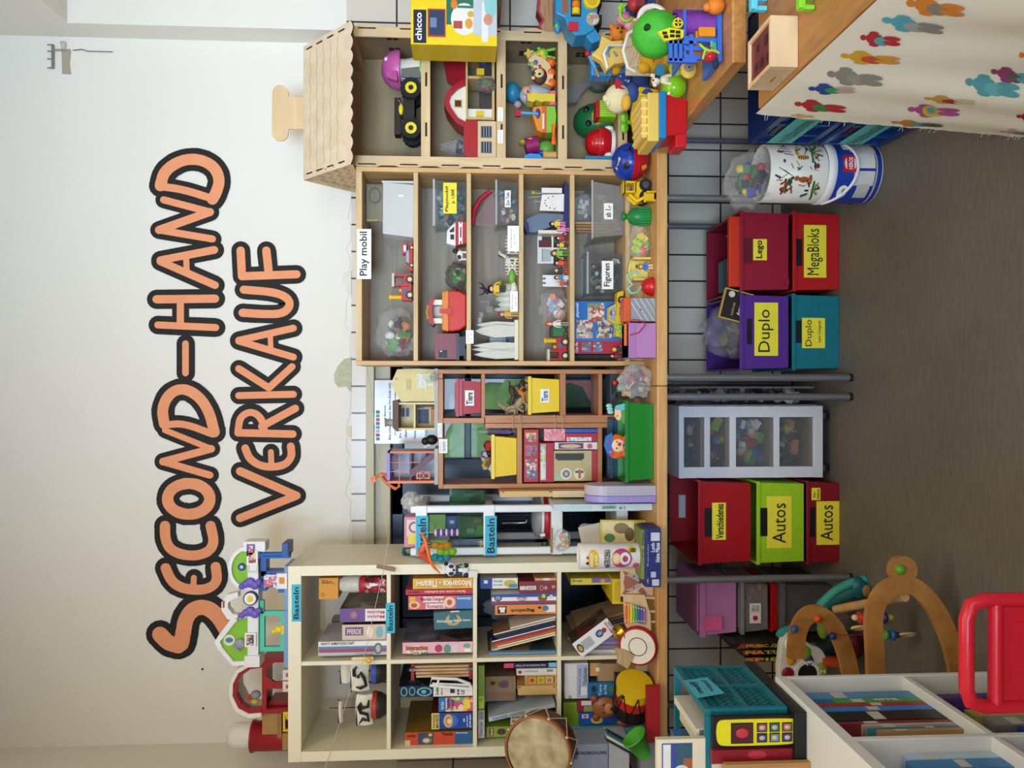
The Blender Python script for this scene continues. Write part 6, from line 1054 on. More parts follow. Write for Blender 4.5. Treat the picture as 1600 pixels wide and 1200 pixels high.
# fourth row
t = Th('toy_ship', 'dark blue toy ship with white star-patterned sail in the fourth row', 'toy ship', 890, 326, VY, z=V4); nb = m('232a5c', .35); wh = m('dcdad6', .4)
b = t.b(); b.pp([(890, 288), (883, 283), (881, 364), (890, 358)], 0, 34, nb); t.part('hull', b, .001); b = t.b(); b.pp([(848, 304), (884, 303), (884, 330), (844, 329)], 2, 4, wh); b.pb(848, 880, 292, 300, 8, 12, wh); t.part('sail', b)
b = t.b()
for i in range(7): a = math.pi * (i + .3) / 7; b.dc(870 - 18 * math.sin(a), 316.5 + 10 * math.cos(a), 1.4, 2, 1.1, 'a02a5a', 8)
for i in range(5): a = math.pi * (i + .5) / 5; b.dc(873 - 11 * math.sin(a), 316.5 + 7 * math.cos(a), 1.5, 2, .8, 'b8a8b8', 6)
t.part('star', b, kind='stuff'); b = t.b(); b.pt([(883, 300, 14), (832, 299, 14)], .9, 'b8a88a'); b.el(835, 299, 12, 3, 3, 3, 'd8b02a'); b.pt([(852, 304, 14), (826, 306, 14)], .6, 'b8b4ac'); b.pt([(836, 312, 14), (884, 314, 14)], .8, 'b8a88a'); t.part('mast', b)
b = t.b(); b.pp([(826, 341), (821, 347), (824, 362), (838, 363), (882, 346), (882, 334), (846, 333)], 4, 26, m('5f7086', .4)); t.part('stern', b); b = t.b(); b.pp([(822, 345), (819, 352), (824, 364), (828, 362), (826, 348)], 2, 28, nb); b.pb(842, 880, 360, 365, 0, 28, m('d8d0c0', .4)); t.part('stern_rail', b)
figure('toy_figure', 'yellow and pink fairy figure on the blue toy ship', (858, 884, 343, 356), VY - .02, hair='1e1a1e', top='d8c03a', legs='d86aa8', z=zat(884, VY - .02)); figure('toy_figure', 'pink plastic figure lying at the front edge of the ship', (870, 891, 353, 364), VY - .025, hair='d070a8', top='d880b8', legs='c860a0', z=V4)
t = Th('toy_wall', 'white toy wall panel with maroon doorway in the fourth row', 'toy wall', 890, 388, VY + .07, z=V4); b = t.b(); b.pb(844, 851, 364, 412, 0, 4, wh); b.pb(851, 890, 364, 367, 0, 4, wh); b.pb(851, 890, 409, 412, 0, 4, wh); b.pb(866, 869, 367, 409, 0, 4, wh); b.pb(851, 866, 386, 389, 0, 4, wh); b.pb(869, 890, 387, 390, 0, 4, wh); t.part('frame', b); b = t.b(); b.pb(846, 866, 376, 387, -1, 1, '5a1a22'); t.part('door', b); b = t.b(); b.pb(869, 888, 390, 409, 2, 3, '3a342e'); b.pb(852, 866, 389, 409, 2, 3, 'a8b0b0'); t.part('panel', b)
figs = [((868, 889.5, 366, 378), 'red-clad toy figure beside the white wall panel', 'b0242e', '6a1a22', '2a1c18'), ((868, 889.5, 378, 388), 'small yellow toy figure beside the white wall panel', 'd8c03a', '2c2c2c', '1c1818'), ((860, 889.5, 387, 404), 'green cloaked toy figure in front of the white wall panel', '7aa83a', '4a7a2a', '6a4a2a'), ((866, 889.5, 404, 418), 'orange-red toy knight next to the green cloaked figure', 'd0482a', '8a2a1e', '1c1818'), ((864, 889.5, 416, 429), 'black and red toy knight in the crowd of figures', '2a2a30', 'a8322a', '4a4a50'), ((866, 889.5, 428, 439), 'blue and white toy figure in the crowd of figures', '3a7aa0', 'd8d8d8', '2a3a4a'), ((868, 889.5, 438, 448), 'red toy figure standing next to the big clear bag', 'c03a34', '5a2a5a', 'd8d4d0')]
for i, (R, l, a, c, h_) in enumerate(figs): figure('toy_figure', l, R, VY + .012 * (i % 2), hair=h_, top=a, legs=c, z=V4)
t = Th('toy_tower', 'small white toy battlement behind the row of figures', 'toy wall', 889.5, 436, VY + .06, z=V4); b = t.b(); b.pb(856, 889.5, 430, 448, 0, 10, wh); 
for q in (430, 437, 444): b.pb(851, 856, q, q + 4, 0, 10, wh)
t.solo(b)
bag('toy_bag', 'clear bag of light blue and orange pieces in the fourth row', 'bag', (846, 889, 450, 506), VY, 46, ['a8bcd4', 'c87a3a', 'dcdcdc', '5a7ab8', 'd8a07a', '8aa0b8'], z=V4, n=26, s=7, seed=31, a=.12)
figure('toy_figure', 'toy figure with an orange helmet beside the clear bag', (850, 889.5, 500, 512), VY - .012, hair='c84a2a', top='d8d0c8', legs='8a7a70', z=V4)
t = Th('toy_wagon', 'small green toy goods wagon behind the red locomotive', 'toy wagon', 889.5, 516, VY + .03, z=V4); b = t.b(); b.pb(866, 884, 506, 526, 0, 16, '2a6a34'); b.pb(862, 866, 506, 526, 0, 16, '2a2a2c'); t.part('body', b)
for q in (510, 522): wheel(t, 885.5, q, -1, 2, 4, '161618', '4a4a4c')
loco('red toy locomotive with yellow chimney and black wheels in the fourth row', (851, 889.5, 526, 563), VY, V4, -1)
# fifth row
t = clearbox('clear_box', 'big clear box of wood sticks and bags with a small price label', (926, 978.5, 284, 372), VY - .01, 76, V5, ['b8b4ac', 'd8d4d0', '8a6a6a', 'c87a8a', 'a8a49c'], (946, 960, 318, 343), txt=[('ab 1,-', 948, 958, 322, 340)], n=26, s=6, a=.2, tint='d8d4cc', tp_=6)
b = t.b()
for i in range(4): b.pb(902 + i * 2, 972, 345 + i * 3, 348 + i * 3, 12 + 8 * i, 18 + 8 * i, m('b8743a' if i % 2 else 'a8946a', .5))
t.part('stick', b)
bag('toy_bag', 'crumpled clear bag lying on the big clear box', 'bag', (898, 930, 300, 345), VY + .03, 44, ['c8c4bc', 'a8a098', '7a8a7a'], z=zat(931, VY - .01), n=8, s=5, seed=9)
clearbox('clear_box', 'clear box of small toy figures with a white handwritten label', (920, 978, 395, 458), VY + .015, 58, V5, ['5a3a34', '2a3a6a', 'd8c8b8', '8a4a3a', '4a7a5a', 'd8a46a', '3a2a2a', '6a7aa0', 'e0dcd4'], (944, 962, 408, 452), txt=[('Figuren', 947, 959, 412, 448)], n=90, s=4, fill=.18, seed=6)
t = pack('toy_box', 'blue and red toy set box with small room pictures', 'box', (899, 976, 471, 553), VY + .045, 55, '1f6ab4', [(899, 976, 533, 553, 'a8202c'), (904, 930, 500, 529, pr('d8d0c8', '8a5a4a', 'b8a090', '4a5a4a', sc=90)), (922, 948, 474, 504, pr('d8ccb8', 'a8484a', '7a8a6a', 'c8b8a8', sc=90)), (936, 960, 500, 529, pr('c8c0b8', '4a4a5a', '8a6a5a', 'b8b4b0', sc=90)), (913, 927, 535, 550, pr('c8b8b0', '8a5a5a', '5a7a9a', sc=110)), (931, 945, 535, 550, pr('b8c8d8', '7a5a5a', '5a7a9a', sc=110))], [('playmobil', 903, 909, 474, 496, 'e8eef4', 0), ('City life', 902, 908, 535, 551, 'f0e4e0', 0)], z=V5, side='17486f')
t = car('toy_taxi', 'yellow toy taxi with a driver standing on the front of the fifth row', (950, 976, 454, 528), VY - .028, 'e0b81e', V5 + .0, .45, hub='b8bcc0', dep=22)
b = t.b(); plet(b, 'TAXI', 966, 971, 480, 492, m('1c1a12'), -.2); t.part('lettering', b); b = t.b(); b.el(957, 489, 1, 4, 4, 3, 'd8a888'); b.el(954, 489, 1.4, 3, 4, 3, '3a6aa8'); t.part('driver', b)
t = Th('toy_bench', 'lime green slatted toy bench leaning at the front of the fifth row', 'toy bench', 977.5, 520, VY - .055, z=zat(1003, 2.9) + .02); b = t.b(); lg = m('8ac84a', .4)
for i in range(4): b.pb(957 + i * 4, 974, 510 + i * 6, 512 + i * 6, 0, 3, lg)
b.pt([(956, 508, 1), (976, 510, 1)], 1.3, lg); b.pt([(962, 508, 1), (974, 534, 1)], 1.3, lg); b.pt([(974, 510, 1), (981, 534, 1)], 1.3, lg); t.loc.z = V5 + .0; t.solo(b)
figure('toy_figure', 'small black and yellow toy figure at the end of the fifth row', (957, 977, 540, 552), VY - .02, hair='d8b03a', top='2c2c30', legs='4a2a2a', z=V5); figure('toy_figure', 'small maroon toy figure at the end of the fifth row', (952, 977, 551, 562), VY - .01, hair='2a1a18', top='7a1e28', legs='4a2a2a', z=V5)
# toys on the table in front of the brown shelf
t = Th('toy_digger', 'yellow toy digger with raised shovel and black tyres on the table', 'toy vehicle', 1026, 302, 2.93, z=TZ); ye = m('e0b61a', .35); b = t.b(); b.pb(1000, 1016, 284, 314, 2, 26, ye); t.part('chassis', b, .001); b = t.b(); frame_(b, 983, 1002, 283, 301, 2, 24, 3, ye); b.pb(982, 985, 283, 301, 2, 24, ye); t.part('cab', b); b = t.b(); b.pt([(992, 304, 4), (1002, 316, -4), (1014, 310, -10)], [3, 3.4, 2.6], ye); b.pt([(992, 304, 20), (1002, 316, 12), (1014, 310, 6)], [3, 3.4, 2.6], ye); t.part('arm', b); b = t.b(); b.pb(1010, 1031, 305, 320, -16, -13, ye); b.pb(1028, 1031, 305, 320, -26, -13, ye); 
for k in (305, 318): b.pb(1012, 1031, k, k + 2, -26, -13, ye)
t.part('shovel', b); b = t.b(); b.pb(1012, 1018, 286, 310, 4, 24, '1b1b1d'); t.part('underbody', b)
for q in (289, 307):
    for d in (-1, 22): wheel(t, 1016, q, d, d + 6, 9.6, '1a1a1c', '4a4a4c')
t = Th('toy_pot', 'dark green ribbed toy jar with knobbed lid on the table', 'toy jar', 1026, 336, 2.93, z=TZ); gn = m('1f7a3c', .35); b = t.b(); b.lathe((336, 14), [(13, 1026), (14, 1024), (14, 1004), (12, 998)], gn, 24)
for i in range(10): a = math.pi * (1 + i / 9); b.pt([(1024, 336 + 14.2 * math.cos(a), 14 + 14.2 * math.sin(a)), (1006, 336 + 14.2 * math.cos(a), 14 + 14.2 * math.sin(a))], .8, m('2a9a50', .35), 5)
t.part('body', b); b = t.b(); b.lathe((336, 14), [(14, 1000), (10, 994), (4, 991), (4, 988), (7, 986), (7, 982), (0, 981)], gn, 24); t.part('lid', b)
bag('toy_bag', 'clear bag of lime green and red toy food on the table', 'bag', (992, 1026, 352, 400), 2.92, 36, ['9ac83a', 'a8d04a', 'd86a6a', 'e0c85a', '8ab83a'], z=TZ, n=20, s=8, seed=17, a=.1)
t = Th('toy_house', 'small yellow open toy house with a blue figure in front', 'toy house', 1026, 420, 2.94, z=TZ); yl = m('dcc66a', .4); b = t.b(); b.pb(998, 1026, 404, 438, 22, 25, yl); b.pb(998, 1026, 402, 405, 0, 25, yl); b.pb(998, 1026, 435, 438, 0, 25, yl); b.pp([(998, 402), (993, 420), (998, 438)], 20, 25, yl); t.part('house_wall', b); b = t.b(); b.pb(1006, 1014, 411, 416, 21, 22.2, '2a6a3a'); t.part('house_window', b)
figure('toy_figure', 'toy figure in blue with blond hair before the yellow toy house', (1001, 1026, 409, 424), 2.9, hair='a87a3a', top='2a6ac0', legs='d8b48a', z=TZ)
t = Th('suction_toy', 'red half-ball toy with a wavy mint green tube', 'baby toy', 1026, 444, 2.88, z=TZ); b = t.b(); b.ell((444, 14, 1026), (15, 14, 14), m('c01e22', .25), half=1, n=20, k=8) if 0 else b.lathe((446, 14), [(15, 1026), (15, 1022), (12, 1014), (7, 1009), (0, 1007)], m('c01e22', .22), 22); t.part('base', b); b = t.b(); b.pt([(1008 + 8 * 0, 446, 14), (1000, 456, 10), (990, 458, 8), (985, 450, 8), (992, 444, 8), (986, 437, 8), (983, 430, 8), (992, 426, 8), (999, 424, 8), (1004, 430, 10)], 1.7, m('8ad0b4', .3)); t.part('tube', b)
t = Th('striped_tin', 'grey white-striped toy tin with an orange lid at the table edge', 'tin', 1027, 484, 2.87, z=TZ); b = t.b(); b.pb(988, 1027, 466, 502, 0, 30, m('8d9096', .4))
for i in range(6):
    p = 984 + i * 9; a, c = max(p, 988), min(p + 22, 1027)
    if c > a: b.pt([(a, 466 + (a - p) * 1.6, -.1), (c, min(466 + (c - p) * 1.6, 502), -.1)], .5, 'e4e4e4', 4)
b.dc(1003, 484, -.5, 0, 1.6, 'b8343c', 8); t.part('body', b, .003); b = t.b(); b.pb(977, 988, 465, 503, -.5, 30.5, m('d0562a', .35)); t.part('lid', b, .003)
t = Th('lilac_box', 'plain lilac cardboard box with red band at the table edge', 'box', 1028, 532, 2.86, z=TZ); b = t.b(); b.pb(984, 1028, 505, 559, 0, 50, m('b07aae', .5)); t.part('box', b, .002); b = t.b(); b.pb(984, 996, 504.5, 559.5, -.6, 50.5, m('a870a6', .5)); t.part('lid', b, .001); b = t.b(); b.pt([(981, 506, 2), (990, 500, -2), (1006, 502, -2.6), (1010, 508, -2.4), (1000, 520, -2.6), (986, 524, -2)], .9, m('c02c34', .4)); t.part('band', b)
t = Th('toy_rod', 'bright orange plastic rod lying on the lilac box', 'plastic toy', 983.5, 535, 2.87, z=zat(983.5, 2.86) + .001); b = t.b(); b.pt([(980.5, 506, 6), (980.5, 540, 6)], 2.9, m('dc6a24', .35)); t.solo(b)
# ---------- toys in the plywood house shelf ----------
U1, U2, U3, U4 = DZs
UY = DY + .03
t = Th('mushroom_house', 'pink-capped toy mushroom house with cream stem in the top row', 'toy house', 659, 96, UY + .02, z=U1); pk = m('c85a9a', .35); b = t.b(); b.lathe((96, 36), [(30, 624), (31, 619), (28, 608), (20, 598), (9, 593.5), (0, 593)], pk, 26); b.lathe((96, 36), [(30, 624), (22, 622)], m('a84a80', .4), 26, cap=False); b.el(603, 88, 14, 3.6, 3.6, 2, 'ead8e4'); b.el(610, 112, 13, 3.4, 3.4, 2, 'ead8e4'); t.part('cap', b)
b = t.b(); b.pp([(620, 110), (601, 112), (606, 122), (621, 126)], 2, 12, m('b8488a', .35)); t.part('cap_opening', b); b = t.b(); b.lathe((96, 36), [(22, 656), (19, 640), (17, 630), (18, 622)], m('d8d2c2', .4), 24); t.part('stem', b); b = t.b(); b.lathe((96, 36), [(24, 659), (24, 655)], m('7ab83a', .4), 24); t.part('base', b); b = t.b(); b.pp([(656, 98), (626, 102), (626, 114), (640, 117), (656, 116)], 14, 18, m('6a6a62', .5)); t.part('doorway', b)
t = Th('toy_buggy', 'black and yellow remote-control buggy with rear wing in the top row', 'toy car', 659, 168, UY - .01, z=U1); b = t.b(); bk = m('141416', .3); b.pp([(648, 130), (640, 128), (630, 150), (628, 170), (634, 196), (648, 206)], 8, 40, bk); b.el(630, 168, 20, 7, 14, 10, m('22242a', .1)); b.el(627, 168, 10, 4, 9, 4, m('d8c42a', .3)); b.pb(638, 648, 140, 196, 6, 42, bk); t.part('body', b); b = t.b(); b.pb(616, 626, 148, 206, 14, 34, bk); b.pt([(624, 158, 20), (636, 150, 20)], 1.6, bk); b.pt([(624, 196, 20), (636, 190, 20)], 1.6, bk); b.pt([(622, 152, 12), (632, 164, 12)], 1.2, m('8a8a8e', .3, .8)); t.part('wing', b)
for q in (137, 200):
    for d in (0, 36):
        b = t.b(); b.dc(643, q, d, d + 14, 16, m('19191b', .8), 26); b.dc(643, q, d - .5, d + .5, 9, m('d8c42a', .3), 20); b.dc(643, q, d - .9, d, 4, bk, 12)
        for i in range(16): a = 2 * math.pi * i / 16; b.pb(643 + 15.4 * math.sin(a) - 1.3, 643 + 15.4 * math.sin(a) + 1.3, q + 15.4 * math.cos(a) - 1.3, q + 15.4 * math.cos(a) + 1.3, d + 1, d + 13, m('19191b', .8))
        t.part('wheel', b)
t = Th('toy_barn', 'open toy barn with red roof edge, cream front and wooden floors', 'toy barn', 777, 130, UY + .03, z=U2); rd = m('a01a24', .35); tn = m('c8a26a', .5); cm = m('ded8c4', .4)
b = t.b(); fr_ = [(730, 200), (715, 192), (700, 172), (696, 160), (700, 145), (714, 130), (728, 122)]; fi = [(730, 190), (718, 184), (707, 168), (704, 159), (707, 149), (718, 138), (730, 132)]
ring(b, fr_, fi, 4, 50, rd); b.pp([(728, 126), (700, 112), (694, 80), (700, 74), (732, 80)], 46, 50, rd); t.part('roof', b); b = t.b(); b.pp([(730, 190), (718, 184), (707, 168), (704, 159), (707, 149), (718, 138), (730, 132)], 10, 13, cm); t.part('gable', b); b = t.b(); frame_(b, 712, 724, 154, 166, 8, 10, 1.2, 'c89a3a'); b.pb(713, 723, 155, 165, 9.4, 10.2, '3a2a1a'); t.part('barn_window', b)
b = t.b(); b.pb(730, 733, 82, 186, 2, 54, tn); b.pb(771, 775, 80, 188, 0, 56, tn); b.pb(733, 771, 82, 86, 4, 54, tn); b.pb(733, 771, 118, 122, 4, 54, tn); b.pb(733, 771, 182, 186, 4, 54, tn); b.pb(733, 771, 168, 182, 8, 12, cm); t.part('frame', b); b = t.b(); b.pb(752, 771, 86, 166, 12, 54, '3a3434'); t.part('floor_unit', b); b = t.b(); b.pb(747, 759, 105, 115, 6, 20, m('d8b82a', .4)); b.pb(754, 762, 88, 98, 6, 20, m('2a5aa8', .4)); b.pb(746, 758, 172, 180, 5, 8, m('d8b82a', .4)); t.part('barn_furniture', b)
bag('toy_bag', 'clear bag of green pieces in front of the toy barn', 'bag', (738, 768, 118, 140), UY - .005, 18, ['4a8a3a', '6ab04a', 'b83a4a', '2c3a2c'], z=U2 + .001, n=14, s=4.5, seed=12, tint='c8d0c8')
t = Th('toy_house', 'small toy house with red roof and two barred windows', 'toy house', 777, 219, UY - .01, z=U2); b = t.b(); b.pb(748, 777, 189, 250, 2, 40, m('d0b78c', .5)); t.part('house_wall', b); b = t.b(); b.pp([(748, 188), (730, 190), (726, 196), (727, 244), (748, 250)], 0, 42, rd); t.part('roof', b, .001)
for q in (197, 221):
    b = t.b(); b.pb(753, 770, q, q + 18, 1, 2.2, '5a5a60'); b.pb(755, 768, q + 2, q + 16, .6, 1, '14141a'); 
    for k in range(3): b.pb(757 + k * 4, 758.4 + k * 4, q + 2, q + 16, .2, .7, '8a9ab0')
    t.part('house_window', b)
bag('toy_bag', 'clear bag of dark pieces lying behind the red-roofed toy house', 'bag', (692, 772, 212, 242), UY + .13, 32, ['4a3a34', '2c2c30', '5a4a44', '8a8a8e', '3a4a6a'], z=U2, n=22, s=7, seed=19, a=.12)
for i, (q0, q1, w) in enumerate(((168, 189, 'under the cream barn front'), (203, 224, 'under the red-roofed toy house'))): card('price_card', 'white price card on the plywood board edge ' + w, 'card', (778, 786, q0, q1), DY - .002, lines=[('Bauernhof 20,-', 780, 783, q0 + 2, q1 - 2, False)], tc='9a9aa0')
# baby toys, third row
G = lambda l, p, q, Y, z, name='baby_toy', free=False: Th(name, l, 'baby toy', p, q, Y, z=z, free=free)
t = G('lion push toy with orange wheels, cream body and brown mane', 873, 112, UY, U3, 'lion_toy'); b = t.b(); b.pp([(828, 92), (838, 84), (850, 88), (862, 98), (868, 116), (866, 132), (852, 128), (846, 110), (836, 104)], 4, 22, m('d8b888', .45)); t.part('body', b, .002); b = t.b(); b.el(846, 118, 4, 12, 14, 6, m('4a2818', .6)); t.part('mane', b); b = t.b(); b.el(845, 115, 0, 8, 8, 6, m('e0bc8a', .5)); b.el(846, 118, -5, 4, 4, 2.4, m('ecd4a8', .5)); b.el(845, 119, -7, 2.4, 2, 1.4, '161212'); b.el(840, 110, -5, 1.2, 1.2, .8, '161212'); b.el(838, 117, -5, 1.2, 1.2, .8, '161212'); b.el(842, 106, 0, 3, 3, 2, m('e0bc8a', .5)); b.el(836, 122, 1, 3, 3, 2, m('e0bc8a', .5)); t.part('head', b)
for p, q in ((865, 94), (865, 110), (866, 126)): b = t.b(); b.el(p - 1, q, 10, 8, 7.5, 8, m('d8641e', .4), n=16, k=10); t.part('wheel', b)
b = t.b(); b.el(840, 97, 3, 3.4, 4, 1.4, '3a6aa8'); b.el(846, 103, 3, 2.6, 2.6, 1.4, 'c02c2c'); b.el(834, 100, 3, 2.6, 4, 1.4, '8ab83a'); t.part('button_row', b)
t = G('round spinning toy with black-white rim, yellow ring and orange ball above the lion', 848, 94, UY + .03, U3 + .03, 'spinner_toy', free=True); b = t.b(); b.dc(832, 94, 4, 14, 16, m('3a8ab0', .35), 26); t.part('disc', b); b = t.b()
for i in range(18): a = 2 * math.pi * i / 18; b.el(832 + 14.5 * math.cos(a), 94 + 14.5 * math.sin(a), 4, 2.6, 2.6, 1.6, '18181a' if i % 2 else 'e4e4e0', n=8, k=4)
t.part('rim_dots', b, kind='stuff'); b = t.b(); b.lathe((94, 832), [(12, 4), (12, 0), (8, -1), (8, 4)], m('e0bc3a', .35), 26, 'y', False) if 0 else b.dc(832, 94, 0, 4, 11.5, m('e0bc3a', .35), 24); t.part('ring', b); b = t.b(); b.el(832, 94, 0, 7, 7, 6, m('d0541e', .3)); t.part('ball', b); b = t.b(); b.pb(846, 882, 92, 97, 8, 12, m('3a8ab0', .35)); b.v = [Vector((v.x, v.y, max(v.z, -.029))) for v in b.v]; t.part('foot', b)
t = G('small yellow plush star with a pink nose on a green cord', 820, 84, UY + .02, U3 + .09, 'star_toy', free=True); b = t.b(); b.pp([(812 + (9 if i % 2 else 5) * math.cos(i * math.pi / 5), 82 + (9 if i % 2 else 5) * math.sin(i * math.pi / 5)) for i in range(10)], 2, 8, m('d8bc4a', .5)); b.el(814, 84, 1.6, 2.4, 2.4, 1.6, 'd88aa0'); t.part('star', b, .002); b = t.b(); b.pt([(818, 80, 6), (826, 78, 4), (836, 84, 2), (842, 92, 4), (878, 100, 12)], 1, m('8ac04a', .4)); t.part('cord', b)
t = G('bright green frog toy with yellow belly beside the spinning disc', 873, 80, UY + .02, U3, 'frog_toy'); b = t.b(); gn = m('7ac03a', .4); b.el(852, 80, 8, 9, 8, 6, gn); b.el(851, 81, 3, 4, 5, 2, 'd8c83a'); b.el(846, 74, 6, 3, 3, 3, gn); b.el(846, 87, 6, 3, 3, 3, gn); b.pt([(858, 76, 8), (872, 73, 8)], 2.4, gn); b.pt([(858, 85, 8), (872, 88, 8)], 2.4, gn); t.solo(b)
t = G('wobbling white toy figure with teal cap and pink face', 873, 140, UY + .08, U3, 'wobble_toy'); b = t.b(); b.el(846, 142, 22, 27, 18, 18, m('c4c4cc', .3), n=24, k=14); t.part('body', b); b = t.b(); b.el(808, 138, 22, 13, 16, 15, m('2f86a4', .35), n=20, k=12); b.el(798, 138, 22, 5, 6, 6, m('2f86a4', .35)); t.part('cap', b); b = t.b(); b.el(830, 140, 8, 8, 8, 5, m('e0a890', .4)); b.el(831, 143, 3.4, 2, 2.4, 1, 'b03a4a'); t.part('face', b); b = t.b(); b.el(816, 158, 18, 6, 6, 5, m('b8a0a8', .4)); t.part('ear', b)
t = G('yellow slab toy on pink wheels, seen from its end', 873, 153, UY - .005, U3, 'rolling_toy'); b = t.b(); ye = m('d8bc3e', .4); b.pp([(826, 147), (827, 158), (836, 160), (840, 157), (850, 160), (854, 158), (870, 159), (870, 147), (852, 146), (846, 147), (840, 145), (832, 147)], 0, 26, ye); t.part('body', b, .001)
for d in (4, 20):
    for q in (143, 160): b = t.b(); b.cyl((q - 2, d + 4, 867), (q + 3, d + 4, 867), 6, m('d86a7a', .4)); t.part('wheel', b)
t = G('orange, yellow and green activity cube', 873, 188, UY, U3, 'activity_cube'); b = t.b(); b.pp([(836, 168), (834, 178), (842, 204), (850, 207), (850, 166)], 0, 30, m('d8862a', .4)); b.pp([(850, 166), (850, 207), (857, 208), (857, 166)], 0, 30, m('c8602a', .4)); b.pp([(857, 166), (857, 208), (870, 206), (872, 180), (870, 166)], 0, 30, m('7ab83a', .4)); b.pb(850, 853, 178, 202, -.4, 0, 'dcd8c8'); t.part('body', b, .001); b = t.b(); b.el(843, 178, 0, 4, 8, 3, '5a3a8a'); t.part('knob', b)
b = t.b(); b.pt([(843, 179, -2), (816, 178, -2)], 2.4, m('4a9ad0', .35)); b.pb(808, 816, 174, 184, -5, 2, m('b02030', .35)); t.part('lever', b)
t = G('small blue ball toy on the far side of the activity cube', 873, 202, UY + .1, U3, 'toy_ball'); b = t.b(); b.el(865, 202, 8, 8, 8, 8, m('2a86b8', .3)); t.solo(b)
t = G('orange bone-shaped rattle lying in front of the activity cube', 873, 206, UY - .02, U3 + .002, 'rattle'); b = t.b(); b.pt([(869, 194, 3), (868, 200, 3), (868, 210, 3), (868, 220, 3)], [4, 3.4, 2.6, 4], m('dc6a1e', .35)); b.el(868, 222, 3, 4.5, 4, 4, m('dc6a1e', .35)); t.solo(b)
t = G('green and purple rattle ball with yellow and magenta rings', 873, 228, UY + .04, U3, 'ring_toy'); b = t.b(); b.el(859, 230, 12, 14, 14, 12, m('5a9a3a', .4), n=18, k=10); b.el(852, 238, 8, 8, 6, 8, m('2a3a8a', .4)); t.part('ball', b); b = t.b(); b.cyl((222, 12, 846), (227, 12, 826), 13, m('8a1e5a', .35), 13); t.part('ring', b); b = t.b(); b.el(822, 220, 12, 7, 5, 10, m('a89a2a', .4)); b.el(834, 217, 10, 8, 4, 9, m('d8803a', .4)); t.part('bead', b)
t = G('sky blue rounded toy base with a fluted cream cup', 873, 246, UY, U3, 'cup_toy'); b = t.b(); b.pp([(821, 250), (822, 243), (832, 240), (846, 241), (852, 247), (873, 247), (873, 253), (822, 253)], 0, 24, m('2a8ad0', .35)); t.part('base', b, .002); b = t.b(); b.lathe((239, 12), [(6, 873), (6, 860), (8, 852)], m('d0a45a', .5), 12); t.part('cup', b)
# fourth row
bag('toy_bag', 'empty-looking grey clear bag at the back of the lowest plywood row', 'bag', (882, 930, 125, 163), UY + .17, 34, ['8a8480', '5a6a5a'], z=U4 + .09, n=8, s=6, seed=23, tint='c8c4c0', a=.2) if 0 else None
t = Th('clear_bag', 'grey clear bag leaning at the back of the lowest plywood row', 'bag', 966, 145, UY + .16, z=U4); b = t.b(); b.pp([(884, 128), (882, 150), (900, 162), (916, 160), (922, 148), (932, 136), (966, 132), (966, 122), (926, 122), (912, 134)], 0, 20, clear('c8c4c0', .2, .15, .6)); t.part('film', b); b = t.b(); b.el(950, 132, 10, 14, 10, 9, m('4a5a42', .5)); t.part('contents', b, kind='stuff')
t = G('dark green dome shape sorter with dark holes', 967, 180, UY + .075, U4, 'shape_sorter'); b = t.b(); gd = m('1c6a3a', .35); b.lathe((180, 34), [(29, 966), (30, 950), (27, 932), (20, 918), (10, 911), (0, 909.5)], gd, 26); t.part('dome', b); b = t.b()
for p, q, d in ((927, 168, 11), (930, 190, 9), (944, 204, 16)): b.el(p, q, d, 5, 5, 2.4, '0a1410')
t.part('shape_hole', b); b = t.b(); b.el(944, 180, 6, 10, 14, 5, m('c8b43a', .4)); t.part('face_plate', b)
t = G('lime green ribbed block with a red side', 967, 170, UY - .01, U4, 'block_toy'); b = t.b(); lm = m('86c024', .4); b.pb(940, 966, 157, 183, 0, 26, lm)
for i in range(7): b.pb(941, 965, 158 + i * 3.6, 159.4 + i * 3.6, -.6, 0, m('a8d84a', .4))
t.part('block', b); b = t.b(); b.pb(934, 940, 158, 184, 0, 26, m('b0242a', .35)); t.part('red_top', b, label='red top plate')
t = G('shiny red pot-bellied toy jar with white feet', 967, 216, UY, U4, 'jar_toy'); b = t.b(); b.lathe((216, 26), [(19, 962), (24, 955), (25, 945), (21, 938), (21, 936), (17, 927), (9, 922), (0, 921)], m('b8181e', .15), 26); b.lathe((216, 26), [(22, 946), (25, 944), (23, 941)], m('c8242a', .15), 26, cap=False); t.part('body', b); b = t.b()
for q in (196, 238): b.el(958, q, 18, 8, 5, 8, 'e4e2de')
b.lathe((216, 26), [(20, 967), (20, 961)], 'e0dedA'.lower(), 22); t.part('foot', b)
t = G('flat blue toy box lying beside the red jar', 967, 249, UY - .005, U4, 'box_toy'); b = t.b(); b.pb(917, 967, 244, 254, 0, 30, m('2a7a9a', .4)); b.pb(930, 958, 243.4, 244, 4, 26, m('3a8aaa', .4)); t.solo(b, .002)
t = G('yellow-green plastic bits behind the lime block', 967, 150, UY + .06, U4, 'toy_fruit'); b = t.b(); b.el(958, 150, 8, 9, 8, 8, m('7a8a1e', .4)); t.solo(b)
